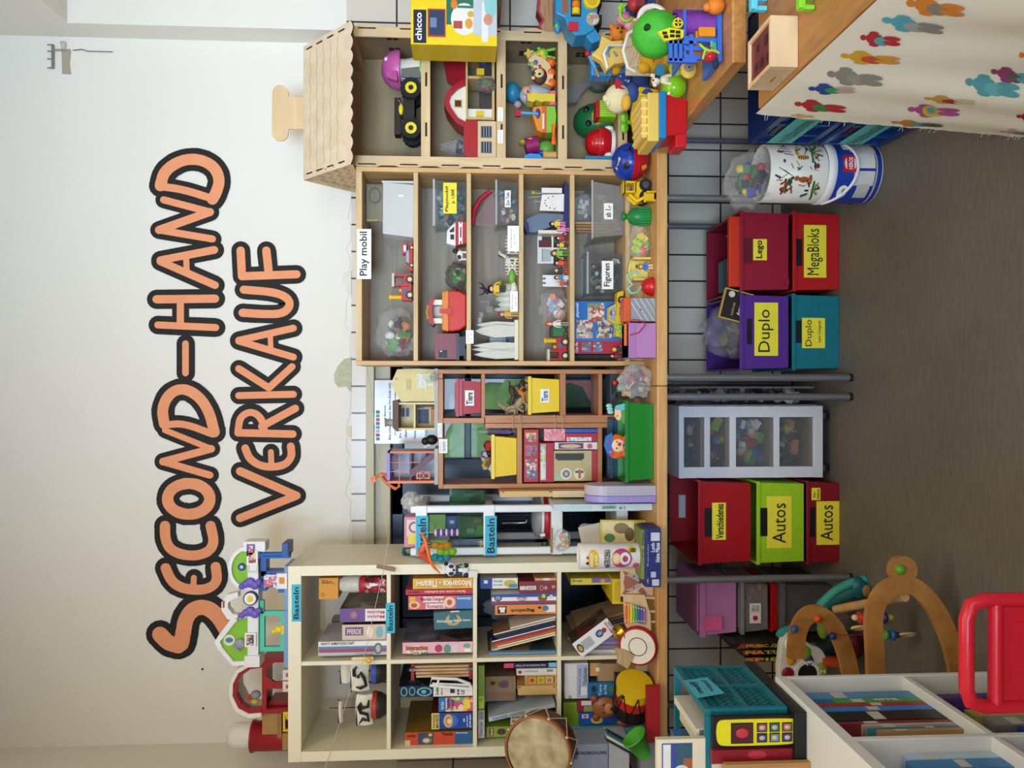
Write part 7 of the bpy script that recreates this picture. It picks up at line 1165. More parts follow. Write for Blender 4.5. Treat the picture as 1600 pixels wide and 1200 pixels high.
# ---------- on the table in front and to the side ----------
CT = TZ + .001
YT = lambda p: (H - TZ) / math.tan(math.atan((p - 800) / F) + PITCH)
t = Th('shape_ball', 'blue and red shape-sorting ball with yellow pieces at the table corner', 'baby toy', 1027, 245, 2.9, z=CT); b = t.b(); bb = m('17389a', .25); rr = m('b01a24', .25); N = 16
def halfball(b, q, d, p, R, mt, right): 
    pr_ = [(R * math.sin(math.pi / 2 * i / N), (p + (R * math.cos(math.pi / 2 * i / N)) * (1 if right else -1))) for i in range(N + 1)]
    b.lathe((q, d), pr_, mt, 28)
halfball(b, 245, 30, 997, 30, bb, False); t.part('blue_half', b, label='blue half'); b = t.b(); halfball(b, 245, 30, 997, 30, rr, True); t.part('red_half', b, label='red half')
def onball(p, q, R=30.6, c=(997, 245, 30)): d = math.sqrt(max(0, R * R - (p - c[0]) ** 2 - (q - c[1]) ** 2)); return (q, c[2] - d, p)
b = t.b()
def decal(pts, mt): cx = sum(p for p, q in pts) / len(pts); cq = sum(q for p, q in pts) / len(pts); ps = [onball(cx, cq, 30.7)] + [onball(p, q, 30.4) for p, q in pts]; b.add(ps, [(0, i + 1, (i + 1) % len(pts) + 1) for i in range(len(pts))], mt)
decal([(982, 236), (993, 226), (995, 240)], '14060a'); t.part('shape_hole', b); b = t.b(); decal([(986 + 6 * math.cos(i * 1.257), 258 + 6 * math.sin(i * 1.257)) for i in range(5)], '0a0c18'); t.part('shape_hole', b); b = t.b(); decal([(974, 243), (971, 258), (974, 262), (977, 246)], 'e0c42a'); t.part('shape_piece', b); b = t.b(); decal([(1013 + (5 if i % 2 else 2.6) * math.cos(i * .628), 234 + (5 if i % 2 else 2.6) * math.sin(i * .628)) for i in range(10)], 'e0c42a'); t.part('shape_piece', b); b = t.b(); decal([(1010, 258), (1018, 254), (1020, 258), (1012, 264)], 'e0a83a'); t.part('shape_piece', b)
PX = 2.62
t = Th('picnic_basket', 'red toy picnic basket with blue band and cream ribbed tray, nearest to the table corner', 'toy basket', 1076, 182, YT(1076), z=CT); b = t.b(); rd = m('c01c22', .35); b.taper((146, 214, 0, 70, 1038), (154, 206, 4, 66, 1076), rd); b.pb(1058, 1076, 198, 228, 6, 50, rd); t.part('basket', b, .004); b = t.b(); b.pb(1030, 1041, 144, 217, -3, 73, m('1f7ab8', .35)); t.part('band', b, .003, label='blue band'); b = t.b(); cy = m('dcb85a', .4); b.pb(1012, 1030, 146, 222, -2, 72, cy); b.pb(1004, 1012, 150, 215, 4, 66, cy)
for i in range(5): b.pb(1002, 1014, 154 + i * 13, 159 + i * 13, 2, 68, m('e4c878', .4))
t.part('tray', b, .004)
t = Th('toy_plate', 'bright yellow ribbed toy lid leaning behind the picnic basket', 'toy lid', 1030, 182, YT(1030), z=CT); b = t.b(); b.pp([(1030, 140), (1000, 136), (990, 150), (986, 185), (992, 214), (1004, 220), (1030, 216)], 0, 8, m('dcb81e', .35))
for i in range(5): b.pt([(998, 148 + i * 14, -1), (1024, 152 + i * 14, -1)], 2.2, m('e4c63a', .35), 6)
t.solo(b, .002)
t = Th('toy_clip', 'small dark blue plastic hinge piece with red pin beside the shape ball', 'plastic toy', 1034, 208, 2.66, z=CT + .03, free=True); b = t.b(); b.pt([(1012, 204, 0), (1026, 212, 0)], 5.5, m('1c4a96', .35)); b.dc(1011, 203, -7, 4, 7, m('1c4a96', .35), 16); b.dc(1011, 203, -8, -6, 2.6, 'c0304a', 10); b.pb(1030, 1047, 206, 216, -4, 4, m('1c4a96', .35)); t.loc.z = CT + .001 + t.k * 13; t.solo(b)
t = Th('butterfly_toy', 'lime green plastic butterfly clip in front of the lowest plywood row', 'baby toy', 985, 190, 2.98, z=TZ + .06, free=True); b = t.b(); lm = m('7ac02a', .3)
for q in (182, 198): b.el(974, q, 4, 7, 9, 4, lm); b.el(972, q, 0, 3.4, 4.5, 2, m('9ad84a', .3))
b.pb(978, 1012, 187, 193, 3, 6, lm); t.loc.z = TZ + .001 + t.k * (1012 - 985); t.solo(b)
t = Th('plush_duck', 'pale yellow plush duck head with orange beak and red bow', 'plush toy', 1032, 148, YT(1032) - .02, z=CT); b = t.b(); pl = m('d8caa0', .9, 0, .06, 90); b.el(968, 146, 26, 21, 23, 20, pl, n=24, k=14, jit=.05); b.el(990, 140, 30, 14, 22, 20, m('34508a', .9)); b.el(1014, 142, 32, 19, 22, 18, m('34508a', .9)); t.part('head', b); b = t.b(); b.el(978, 158, 8, 8, 13, 10, m('d8a83e', .8)); t.part('beak', b); b = t.b()
for p, q in ((966, 136), (972, 152)): b.el(p, q, 6.4, 2.4, 2.4, 1.2, 'b8c0c8')
b.el(948, 148, 20, 5, 6, 5, pl); b.el(952, 156, 18, 4, 5, 4, pl); t.part('crest', b); b = t.b(); b.pp([(962, 122), (972, 130), (966, 134), (975, 138), (962, 137), (960, 130)], 4, 9, m('b01c28', .8)); t.part('bow', b)
t = Th('star_doll_cloth', 'blue cloth doll with white stars lying behind the plush duck', 'doll', 1030, 118, YT(1030) + .08, z=CT); b = t.b(); bs = m('2c467e', .85); b.el(1014, 112, 30, 17, 20, 12, bs); b.el(988, 112, 30, 16, 24, 14, bs, jit=.15, seed=2)
for i in range(9): g_ = rnd(i); b.el(976 + g_.random() * 22, 96 + g_.random() * 32, 16 + g_.random() * 2, 1.4, 1.4, 1, 'd8d8e0', n=6, k=4)
t.part('body', b); b = t.b(); b.el(972, 100, 18, 12, 12, 10, m('dca41e', .8)); t.part('head', b); b = t.b(); b.el(964, 98, 9, 7, 7, 5, m('e08a3a', .7)); t.part('snout', b)
t = Th('star_book', 'thick yellow star-shaped baby board with a blue dolphin picture', 'baby toy', 1034, 85, YT(1034) + .035, z=CT); b = t.b(); yk = m('d8b45a', .5); c_ = (957, 84); P = [(c_[0] + (30 if i % 2 == 0 else 19) * math.cos(i * math.pi / 5 + .5), c_[1] + (30 if i % 2 == 0 else 19) * math.sin(i * math.pi / 5 + .5)) for i in range(10)]; b.pp(P, 0, 16, yk); t.part('board', b, .006); b = t.b(); b.pt([(966, 72, -.6), (956, 76, -1), (952, 84, -1), (956, 92, -.6)], [1.4, 3, 3, 1.2], m('5a8a9a', .5)); b.pt([(962, 82, -.6), (968, 90, -.6)], [1, 2], m('5a8a9a', .5)); t.part('dolphin_print', b); b = t.b(); b.pb(976, 1034, 78, 92, 2, 14, yk); t.part('lower_arm', b)
t = Th('blue_slide_toy', 'light blue plastic frame toy with a red knobbed lever', 'baby toy', 1030, 104, YT(1030) + .1, z=CT); b = t.b(); bl = m('3f8ac4', .35); frame_(b, 934, 966, 82, 120, 0, 26, 6, bl); b.pb(966, 1030, 92, 112, 8, 26, m('3a7ab0', .4)); b.pb(938, 962, 84, 100, 18, 22, m('2f7a90', .4)); t.part('frame', b, .003); b = t.b(); b.pt([(931, 92, -3), (940, 110, -3)], 3.2, m('4a9ad4', .35)); b.pt([(940, 110, -3), (946, 124, -3)], 2.4, m('9a7a58', .5)); b.el(928, 88, -3, 4.6, 4.6, 4.6, m('b02430', .3)); t.part('lever', b)
t = Th('wicker_basket', 'cream plastic basket with open lattice side and white handles', 'basket', 1042, 55, YT(1042) - .04, z=CT); bk_ = m('d4c4a0', .5); b = t.b()
for i in range(9): b.pt([(992 + i * 5, 60, 0), (976 + i * 6, 110 - i * 2, 4)], 1.1, bk_, 6)
for i in range(7): b.pt([(978 + i * 0, 104 - i * 7, 4), (1036, 92 - i * 6, 2)], 1.1, bk_, 6)
b.pb(1034, 1042, 30, 100, 0, 60, bk_); b.pb(985, 1034, 30, 34, 0, 60, bk_); b.pb(985, 1034, 34, 96, 56, 60, bk_); t.part('lattice', b); b = t.b(); b.pt([(992, 46, -2), (975, 58, -6), (968, 84, -6), (976, 108, -2), (988, 112, 2)], 3, m('dcd8cc', .4)); b.pt([(992, 50, 50), (952, 56, 40), (944, 74, 30), (952, 92, 40)], 2.4, m('dcd8d0', .4)); t.part('handle', b)
def ringpts(p, q, d, rp, rq, n=20, a0=0, a1=6.29, td=0): return [(p + rp * math.cos(a0 + (a1 - a0) * i / n), q + rq * math.sin(a0 + (a1 - a0) * i / n), d + td * math.sin(a0 + (a1 - a0) * i / n)) for i in range(n + 1)]
t = Th('white_steering_toy', 'white plastic ring toy with a red and green centre', 'baby toy', 1036, 26, 2.55, z=CT + .02, free=True); b = t.b(); b.pt(ringpts(1004, 28, 0, 20, 17), 5, m('dcd8cc', .35)); b.pb(1022, 1062, 24, 32, -3, 3, m('dcd8cc', .35)); t.part('ring', b); b = t.b(); b.el(1004, 30, 0, 7, 7, 5, 'a82430'); b.el(1008, 22, 0, 5, 5, 4, '5aa83a'); t.part('hub', b); t.loc.z = CT + t.k * 26
t = Th('orange_plush', 'small orange plush animal with black eyes behind the cream basket', 'plush toy', 1026, 48, YT(1026), z=CT); b = t.b(); op = m('d87a22', .9, 0, .08, 80); b.el(1008, 47, 16, 20, 14, 13, op); b.el(968, 47, 14, 12, 13, 11, op); b.el(985, 47, 16, 16, 13, 12, op); b.el(958, 38, 12, 4, 4, 4, op); b.el(957, 56, 12, 4, 4, 4, op); t.part('body', b); b = t.b(); b.el(966, 44, 3.4, 2, 1.8, 1, '15100e'); b.el(971, 50, 3.4, 2, 1.8, 1, '15100e'); b.el(973, 44, 3, 1.8, 2.2, 1, '15100e'); t.part('face', b)
t = Th('teether_ring', 'pink bottle-shaped teether hung with a lime green chain ring', 'baby toy', 985, 22, 2.8, z=CT + .1, free=True); b = t.b(); b.el(972, 26, 8, 12, 10, 8, m('d87a98', .4)); b.el(986, 34, 8, 14, 11, 9, m('d890a8', .4)); t.part('body', b); b = t.b(); b.pt(ringpts(974, 22, -2, 10, 12, 18, .6, 5.6), 2.4, m('8ac82a', .35)); b.el(964, 14, -2, 4, 4, 4, m('8ac82a', .35)); b.el(966, 9, -2, 3, 3, 3, m('8ac82a', .35)); t.part('chain_ring', b); b = t.b(); b.pt([(976, 10, 2), (990, 26, 0)], 2.6, m('b02a24', .35)); t.part('red_stick', b, label='red stick')
t = Th('toy_bundle', 'dark blue and red cloth toy bundle next to the green treehouse', 'plush toy', 1040, 6, 2.72, z=CT); b = t.b(); heap(b, 978, 1040, -14, 14, 0, 40, ['1c2c5a', '24386e', 'a82a2a', '1c2c5a', '7a2a3a'], 16, 11, 9); t.solo(b)
t = Th('treehouse', 'green dome toy treehouse with yellow windows, purple trunk and blue railings', 'toy house', 1132, 44, YT(1130), z=CT); gr = m('3fa62e', .6, 0, .2, 120); pu = m('5a2a78', .4); bl = m('3a68c4', .4); ye = m('dccc2a', .4)
b = t.b(); b.el(1036, 38, 40, 37, 37, 38, gr, n=32, k=20, jit=.06); t.part('crown', b); b = t.b()
for R in ((1056, 1072, 29, 46), ): b.dc(1062, 37, 2, 8, 8, ye, 20); b.dc(1062, 37, 1, 4, 5.6, '14200e', 16); b.pb(1055, 1070, 36, 38, .4, 4, ye); b.pb(1061, 1063, 29, 45, .4, 4, ye)
b.pp([(1030, 52), (1048, 45), (1071, 48), (1070, 60), (1042, 66)], 1, 7, ye)
for p, q in ((1041, 54), (1053, 51), (1053, 58), (1043, 59.5), (1062, 52), (1062, 58)): b.pb(p - 4, p + 3.4, q - 2.4, q + 2.2, .4, 4, '14200e')
t.part('window_frame', b); b = t.b(); b.dc(1015, 42, 6, 14, 5, '123a10', 14); t.part('knot_hole', b)
b = t.b(); b.lathe((28, 26), [(20, 1130), (17, 1110), (16, 1080), (19, 1066)], m('7a3a98', .7, 0, .25, 60), 20); b.pb(1062, 1118, 4, 10, 26, 34, pu); t.part('trunk', b); b = t.b(); b.pb(1072, 1076, 14, 90, 6, 74, bl); b.pb(1124, 1131, -10, 96, 0, 78, bl); b.pb(1092, 1095, 46, 60, 8, 60, m('dc8a22', .4)); t.part('deck', b)
b = t.b()
for q in (58, 72, 86): b.pb(1072, 1124, q, q + 6, 4, 9, bl)
for p in (1048, 1056, 1064): b.pb(p, p + 5, 64, 96, 2, 8, bl)
b.pb(1046, 1092, 92, 98, 2, 8, bl); b.pb(1046, 1092, 64, 69, 2, 8, bl); b.pb(1080, 1086, 54, 92, 2, 7, bl); t.part('railing', b); b = t.b()
for i in range(5): b.pb(1112 + i * 4, 1114.6 + i * 4, 66, 96, -4 + i * 3, 0 + i * 3, m('4ab89a', .4))
t.part('step', b); b = t.b(); b.pb(1094, 1120, 44, 58, -2, 3, m('dc8a22', .4)); t.part('orange_door', b, label='orange door')
t = Th('green_ball', 'shiny lime green half-shell ball at the front of the toy heap', 'ball', 1083, 130, 2.42, z=CT); b = t.b(); b.el(1063, 130, 20, 20, 20, 20, m('7cb81e', .15), n=26, k=16); b.dc(1050, 146, .6, 4, 2.4, 'd8e8b8', 10); t.solo(b)
t = Th('white_dog_toy', 'little white plastic puppy with black sunglasses on the basket tray', 'toy animal', 1050, 122, 2.42); b = t.b(); w_ = m('e0d4b8', .45); b.el(1026, 124, 6, 7, 8, 6, w_); b.el(1040, 122, 8, 8, 7, 6, w_); b.el(1024, 131, 4, 4, 4, 4, w_); b.pt([(1040, 117, 6), (1050, 116, 4)], 2.6, w_); b.pt([(1040, 127, 6), (1050, 130, 4)], 2.6, w_); b.el(1021, 116, 6, 4, 3, 3, w_); t.part('body', b); b = t.b(); b.el(1025, 120, .6, 2, 3, 1, '121212'); b.el(1029, 120.5, .6, 2, 3, 1, '121212'); b.el(1020, 126, 0, 1.6, 1.6, 1, '121212'); t.part('glasses', b); pass
t = Th('cloth_book', 'soft yellow and green cloth baby toy with a grey koala face', 'baby toy', 1094, 106, 2.33, z=CT); b = t.b(); b.el(1080, 106, 6, 13, 15, 6, m('dcc04e', .85)); t.part('yellow_leaf', b, label='yellow leaf'); b = t.b(); b.el(1079, 105, 0, 8, 8, 2.4, m('8a8a88', .85)); b.el(1079, 106, -2, 1.6, 2, 1, '1c1a1c'); t.part('koala_face', b); b = t.b(); b.el(1062, 104, 10, 12, 12, 5, m('8ac04a', .85)); 
for p, q in ((1060, 100), (1066, 108), (1056, 106)): b.el(p, q, 5, 1.8, 1.8, 1, 'd0602a')
t.part('green_leaf', b, label='green leaf'); b = t.b(); b.pb(1094, 1104, 96, 104, 4, 5, 'd8d0bc'); t.part('tag', b)
t = Th('strawberry_toy', 'red dotted soft strawberry with green stalk beside the blue railings', 'baby toy', 1108, 82, 2.07, z=CT + .02, free=True); b = t.b(); b.el(1094, 82, 8, 13, 12, 8, m('b01c2a', .85)); 
for i in range(12): g_ = rnd(i + 40); b.el(1086 + g_.random() * 16, 75 + g_.random() * 14, .8 + abs(g_.random() - .5), .9, .9, .6, 'e8d8d0', n=6, k=4)
t.part('berry', b); b = t.b(); b.pt([(1078, 68, 4), (1084, 76, 0), (1092, 80, -1), (1100, 78, 0), (1108, 82, 2)], 2, m('8ac83a', .7)); b.pt([(1086, 76, 0), (1082, 92, 2)], 2, m('8ac83a', .7)); t.part('stalk', b); b = t.b(); b.el(1104, 94, 9, 5, 10, 6, m('1c2a4a', .85)); t.part('dark_leaf', b, label='dark blue leaf')
t = Th('yellow_doll', 'mustard yellow plush figure slumped behind the blue railings', 'plush toy', 1058, 88, YT(1058), z=CT); b = t.b(); my = m('c8981e', .9); b.el(1028, 80, 26, 22, 24, 20, my, jit=.12, seed=3); b.el(1046, 88, 24, 12, 18, 16, my); b.el(1012, 98, 22, 10, 9, 9, my); t.part('body', b); b = t.b(); b.pt([(1034, 62, 4), (1030, 80, 1), (1022, 96, 4)], 1, m('8a3a22', .8)); t.part('seam', b); b = t.b(); b.pb(1028, 1040, 100, 122, 2, 20, m('2f8ab0', .4)); t.part('blue_piece', b, label='blue block')
for i, (p, q, c, l) in enumerate(((1002, 4, 'd8621e', 'orange plastic cone at the edge of the toy heap'), (1122, 2, 'dc7a22', 'orange plush figure beside the purple trunk'))):
    t = Th('baby_toy', l, 'baby toy', [1032, 1136][i], q, [2.8, 2.06][i], z=CT); b = t.b(); b.el(p, q, 16, 14, 13, 13, m(c, .6)); b.el(p - 14, q + 3, 14, 7, 7, 6, m(c, .6)); t.solo(b)
# yellow mobile box and train on the wall shelf
t = pack('mobile_box', 'large yellow baby mobile box with dark blue name panel, overhanging the plywood house', 'box', (628, 762, -50, 72), 2.86, 60, 'e4c41e', [(632, 652, 18, 70, '1c2438'), (654, 682, 16, 60, 'b03a38'), (656, 680, 18, 57, '2c3a56'), (658, 668, 30, 45, '6a7a9a'), (683, 726, -50, 40, '2a6a52'), (690, 732, 6, 56, 'dcdad0', 1), (694, 708, 34, 46, 'a84a3a'), (700, 730, 10, 14, '2f7a5a'), (712, 724, 30, 46, 'd8943a', 1), (725, 762, -50, 56, 'b8c0c4'), (738, 748, 4, 66, 'd8d8d8'), (742, 762, -20, 30, '8ac0bc', 1), (741, 755, 22, 40, 'c88a6c', 1), (716, 726, 18, 28, 'c8a44a', 1), (690, 700, 0, 16, 'd07a2a', 1)], [('chicco', 635, 645, 23, 66, 'f2f0ea', 0)], z=SH1, side='c8a818')
t = Th('toy_train', 'blue plastic toy locomotive with yellow wheel and orange rollers on the wall shelf', 'baby toy', 926, 14, 2.95, z=.955); b = t.b(); bl = m('2f86b4', .35); b.pp([(862, -20), (852, -14), (852, 22), (866, 28), (872, 44), (884, 56), (900, 54), (912, 46), (918, 20), (918, -20)], 0, 44, bl); b.pp([(914, 40), (926, 60), (910, 66), (900, 54)], 4, 40, bl); t.part('body', b, .004); b = t.b(); b.dc(908, 3, -6, 0, 13, m('dcc02a', .35), 24); b.dc(908, 3, -7, 0, 8, m('c8a81e', .35), 20); t.part('yellow_wheel', b, label='yellow wheel'); b = t.b(); b.dc(910, 31, -4, 0, 10, m('b8a87a', .4), 22); b.dc(910, 31, -5, 0, 8, pr('d8d4cc', '8a8a8a', 'c86a5a', sc=160), 20); t.part('mirror_wheel', b)
b = t.b(); b.pb(876, 892, -10, 27, -.6, 2, '14161c'); t.part('roller_slot', b)
for p, q, c in ((884, -2, '5aa82a'), (884, 9, 'dc7a2a'), (884, 19, 'dcc02a')): b = t.b(); b.cyl((q - 4.4, 0, p), (q + 4.4, 0, p), 6.5, m(c, .35)); t.part('roller', b)
b = t.b(); b.pb(872, 887, 36, 50, -3, 0, m('b8263a', .35)); t.part('button_square', b); b = t.b(); b.el(856, 40, 8, 5, 11, 6, bl); b.el(854, 40, 6, 3, 4, 6, m('7ac02a', .35)); t.part('funnel', b); b = t.b(); b.pb(862, 872, 2, 22, -.4, 1, '8a5a40'); t.part('cab_window', b); b = t.b(); b.pb(916, 928, -12, 4, 6, 38, '1c1c20'); t.part('rear_base', b); b = t.b(); b.pb(918, 929, 20, 34, 6, 38, '1c1c20'); t.part('front_base', b)
t = Th('wooden_bowl', 'pinkish wooden shell-shaped toy behind the blue train', 'toy', 926, 30, 3.12, z=.955); b = t.b(); b.pp([(926, 2), (850, -10), (836, 0), (834, 20), (842, 34), (836, 44), (840, 54), (862, 58), (926, 50)], 0, 20, wood('a8744c', 'c0906a', 'x')); ring(b, [(850, -10), (836, 0), (834, 20), (842, 34), (836, 44), (840, 54)], [(852, -6), (840, 2), (838, 20), (846, 34), (840, 44), (844, 52)], -2, 20, m('a83a44', .4)); t.solo(b)
# ---------- under the tables ----------
BY_ = 2.975; BD = 165
def slot(t, p0, p1, q0, q1, d=-.5, mt='120a0c'): b = t.b(); b.pb(p0, p1, q0, q1, d, d + 2, mt); t.part('handle_slot', b)
yl_ = 'e2d636'; zb = zat(1233, BY_)
t = bin_('storage_bin', 'bright red bin with a wide yellow label, beneath the crimson bin', (1236, 1311, 333, 454), BY_, BD, m('a8181c', .35), 0, [('MegaBloks', 1259, 1284, 358, 430)], (1254, 1290, 352, 434), '1a1a1c', 2, lcol=yl_, cat='bin', tfont=False); slot(t, 1241, 1251, 374, 416)
t = bin_('storage_bin', 'crimson bin with small yellow label, standing on the bright red bin', (1151, 1229, 332, 454), BY_, BD, m('8a1830', .35), zb, [('Lego', 1176, 1189, 376, 404)], (1172, 1194, 374, 407), '1a1a1c', 2, lcol=yl_, cat='bin'); slot(t, 1155, 1170, 372, 412, -.2, '5a0e1c')
for p in (1220, 1222): b = t.b(); b.pb(p, p + 8, 340 if p == 1220 else 436, 350 if p == 1220 else 446, -2, 2, m('8a1830', .35)); t.part('foot_clip', b)
def inbin(name, label, cat, p0, p1, q0, q1, d0, d1, mt, Y=BY_, z=zb): tt = Th(name, label, cat, 1229, (q0 + q1) / 2, Y, z=z + .006); b = tt.b(); b.pb(p0, p1, q0, q1, d0, d1, mt); tt.solo(b, .003)
inbin('brick_box', 'orange-red flat brick box standing inside the crimson bin', 'toy box', 1138, 1226, 338, 448, 4, 14, m('c03418', .35)); inbin('toy_box', 'dark teal box standing in the crimson bin', 'toy box', 1150, 1226, 396, 446, 40, 70, m('1e4454', .4)); inbin('toy_box', 'pale blue box behind the teal one in the crimson bin', 'toy box', 1152, 1226, 396, 448, 76, 100, m('3a6a7a', .4))
bag('toy_bag', 'whitish knotted bag with yellow inside in the crimson bin', 'bag', (1158, 1224, 350, 382), BY_ + .1, 40, ['d8c83a', 'c8c4c4', 'a8a0a4'], z=zb + .006, n=10, s=8, seed=41, a=.3)
t = bin_('storage_bin', 'teal bin with a square yellow label, beneath the purple bin', (1235, 1311, 461, 577), BY_, BD, m('0e6a78', .35), 0, [('Duplo', 1256, 1269, 500, 541), ('kein Original', 1276, 1282, 502, 535)], (1251, 1288, 497, 544), '1a1a1c', 2, lcol=yl_, cat='bin', tfont=False); slot(t, 1241, 1250, 501, 536)
t = bin_('storage_bin', 'purple bin with a large yellow label full of bagged bricks, on the teal bin', (1151, 1229, 461, 577), BY_, BD, m('4e2882', .35), zb, [('Duplo', 1180, 1204, 484, 550)], (1174, 1212, 473, 556), '1a1a1c', 2, lcol=yl_, cat='bin', tfont=False); slot(t, 1162, 1170, 498, 538)
bag('toy_bag', 'clear bag of dark bricks filling the purple bin', 'bag', (1124, 1226, 474, 556), BY_ + .06, 120, ['2a3a6a', '30343c', '1f2c4a', '5a5a60', '3a3a44', '7a6a3a'], z=zb + .006, n=24, s=12, seed=33)
t = Th('ice_cream_tub', 'black and gold ice cream tub lid standing in front in the purple bin', 'tub lid', 1226, 494, BY_ + .012, z=zb + .006, rot=14); b = t.b(); b.pb(1122, 1168, 474, 522, 0, 6, m('b89a4a', .4)); b.pb(1124, 1166, 476, 520, -.3, 0, '201814'); b.dc(1134, 482, -.6, 0, 5, 'c8c0b0', 14); b.pb(1168, 1226, 480, 516, 2, 6, '2a201a'); t.part('lid', b, .002); b = t.b(); plet(b, 'Amarena', 1148, 1154, 482, 512, m('d8d0c0'), -.5); plet(b, 'MÖVE', 1139, 1143, 494, 514, m('a89a7a'), -.5); t.part('lettering', b)
# drawer tower
t = Th('drawer_tower', 'white drawer tower on castors with four clear drawers of bricks', 'drawer unit', 1302, 690, 3.03, z=.0); w_ = m('c8ccd8', .35); b = t.b()
for p0, p1 in ((1058, 1066), (1098, 1107), (1138, 1148), (1208, 1217), (1271, 1286)): b.pb(p0, p1, 634, 746, 0, 140, w_)
for q0, q1 in ((634, 652), (728, 746)): b.pb(1064, 1273, q0 + .4, q1 - .4, -.5, 4, w_)
t.part('frame', b, .002); b = t.b(); b.pb(1062, 1275, 604, 607, 8, 132, clear('c8ccd0', .25)); b.pb(1062, 1275, 632, 634, 0, 140, clear('c8ccd0', .25)); t.part('side_panel', b); b = t.b(); heap(b, 1068, 1270, 606, 632, 12, 128, ['2c2c30', 'a8a8ac', '6a4a44', '4a4a50', '8a8a8e'], 60, 9, 3); t.part('side_contents', b, kind='stuff')
for i, (p0, p1, cs_) in enumerate(((1067, 1097, ['24284a', '1f2a5a', '2a2a2e', '6a4a3a', 'b09a4a', '3a4a6a']), (1108, 1137, ['2a5aa8', 'c8c4bc', 'a8282c', '2c2c30', 'c8b83a', '8ab83a', '6a4a3a']), (1149, 1207, ['4a9a3a', '5ab048', '2a5aa8', 'a8a4a0', 'c0a882', '7a8ab8', 'd8d8d8', 'a82a34']), (1218, 1270, ['8a8c90', '2a3a2c', 'c87a5a', 'c8b43a', '3a3a40', '1f2f2a']))):
    b = t.b(); b.pb(p0, p1, 650, 730, 3, 4.2, clear('dce0e4', .06, .08)); b.pb(p1 - 4, p1, 652, 728, 6, 130, m('8a7a64', .5)); d_ = t.part('drawer', b); b = t.b(); heap(b, p0 + 5, p1 - 3, 652, 728, 8, 60, cs_, 46, 7 if i < 2 else 10, i + 50); t.part('contents', b, parent=d_, kind='stuff')
for q in (650, 732):
    for d in (14, 120): b = t.b(); b.cyl((q - 5, d, 1294), (q + 5, d, 1294), 8, '19191c', n=16); t.part('castor', b)
# bins below the white cube shelf
z2, z3 = zat(1257, BY_), zat(1174, BY_)
t = bin_('storage_bin', 'dark red bin with two yellow labels, lowest of the stack under the cube shelf', (1259, 1312, 754, 879), BY_, BD, m('7a1420', .35), 0, [('Autos', 1281, 1301, 789, 844)], (1275, 1312, 783, 851), '1a1a1c', 1, lcol=yl_, cat='bin', tfont=False); slot(t, 1264, 1273, 792, 838); b = t.b(); b.pb(1267, 1281, 762, 781, -.9, -.3, yl_); t.part('paper_label', b); b = t.b(); plet(b, 'für', 1269, 1273, 768, 777, m('2a2a20'), -1); plet(b, 'kleine', 1275, 1279, 764, 779, m('2a2a20'), -1); t.part('lettering', b)
t = bin_('storage_bin', 'lime green bin with one big yellow label between two red bins', (1178, 1254, 754, 879), BY_, BD, m('93c022', .35), z2, [('Autos', 1203, 1224, 786, 848)], (1194, 1234, 775, 856), '1a1a1c', 2, lcol=yl_, cat='bin', tfont=False); slot(t, 1184, 1195, 793, 837)
t = bin_('storage_bin', 'tall red bin with a narrow yellow label on the lime green bin', (1088, 1172, 753, 880), BY_, BD, m('9a141e', .35), z3, [('Verschiedenes', 1116, 1128, 787, 841)], (1110, 1132, 785, 843), '1a1a1c', 3, lcol=yl_, cat='bin'); slot(t, 1098, 1110, 793, 838, 0)
b = t.b(); b.pb(1102, 1114, 796, 836, BD - 5, BD - 2.5, m('b8b8bc', .5)); t.part('rear_slot', b)
# storage boxes behind the leg
def sbox(name, label, R, Y, dep, mt, z, lid=None, lh=8, cat='storage box'):
    p0, p1, q0, q1 = R; t = Th(name, label, cat, p1, (q0 + q1) / 2, Y, z=z); b = t.b(); b.tray((q0 + 1, q1 - 1, 1, dep - 1, p0), (q0 + 4, q1 - 4, 4, dep - 4, p1), 1.4, mt); t.part('box', b, .002)
    if lid: b = t.b(); b.pb(p0 - lh, p0 - .3, q0 - 2, q1 + 2, -2, dep + 2, lid); b.pb(p0 - lh - 2, p0 - lh, q0 + 6, q1 - 6, 6, dep - 6, lid); t.part('lid', b, .003)
    return t
SY = 3.02
t = sbox('storage_box', 'large clear-walled box on the floor, lowest under the pink lidded box', (1228, 1306, 912, 990), SY, 130, clear('8a8c98', .25), 0, clear('9a9ca8', .3)); b = t.b(); heap(b, 1240, 1300, 918, 984, 10, 120, ['3a2a4a', '5a2a34', '2a3a5a', '6a4a3a', '3a3a40'], 34, 11, 60); t.part('contents', b, kind='stuff')
z4 = zat(1217, SY); t = sbox('storage_box', 'shallow red tray box between the two clear boxes', (1203, 1215, 911, 989), SY, 132, m('b01a1c', .35), z4)
z5 = zat(1201, SY); t = sbox('storage_box', 'clear box of coloured pieces with a white sticker, right beneath the pink box', (1160, 1199, 911, 989), SY - .005, 130, clear('e0e0e4', .12), z5, m('7a7c88', .4), 6); b = t.b(); heap(b, 1163, 1197, 916, 984, 5, 120, ['c84a2a', '3a4a9a', 'c8a83a', '6a2a4a', '8a4a3a', '3a5a8a', 'b85a5a'], 80, 6, 61); t.part('contents', b, kind='stuff'); b = t.b(); b.pb(1169, 1187, 943, 974, 1.6, 2.4, 'dcdce0'); b.pb(1172, 1184, 946, 956, 1.2, 1.6, pr('2c2c30', 'dcdce0', sc=300)); b.dc(1178, 966, 1.2, 1.6, 4, 'a82430'); t.part('sticker', b)
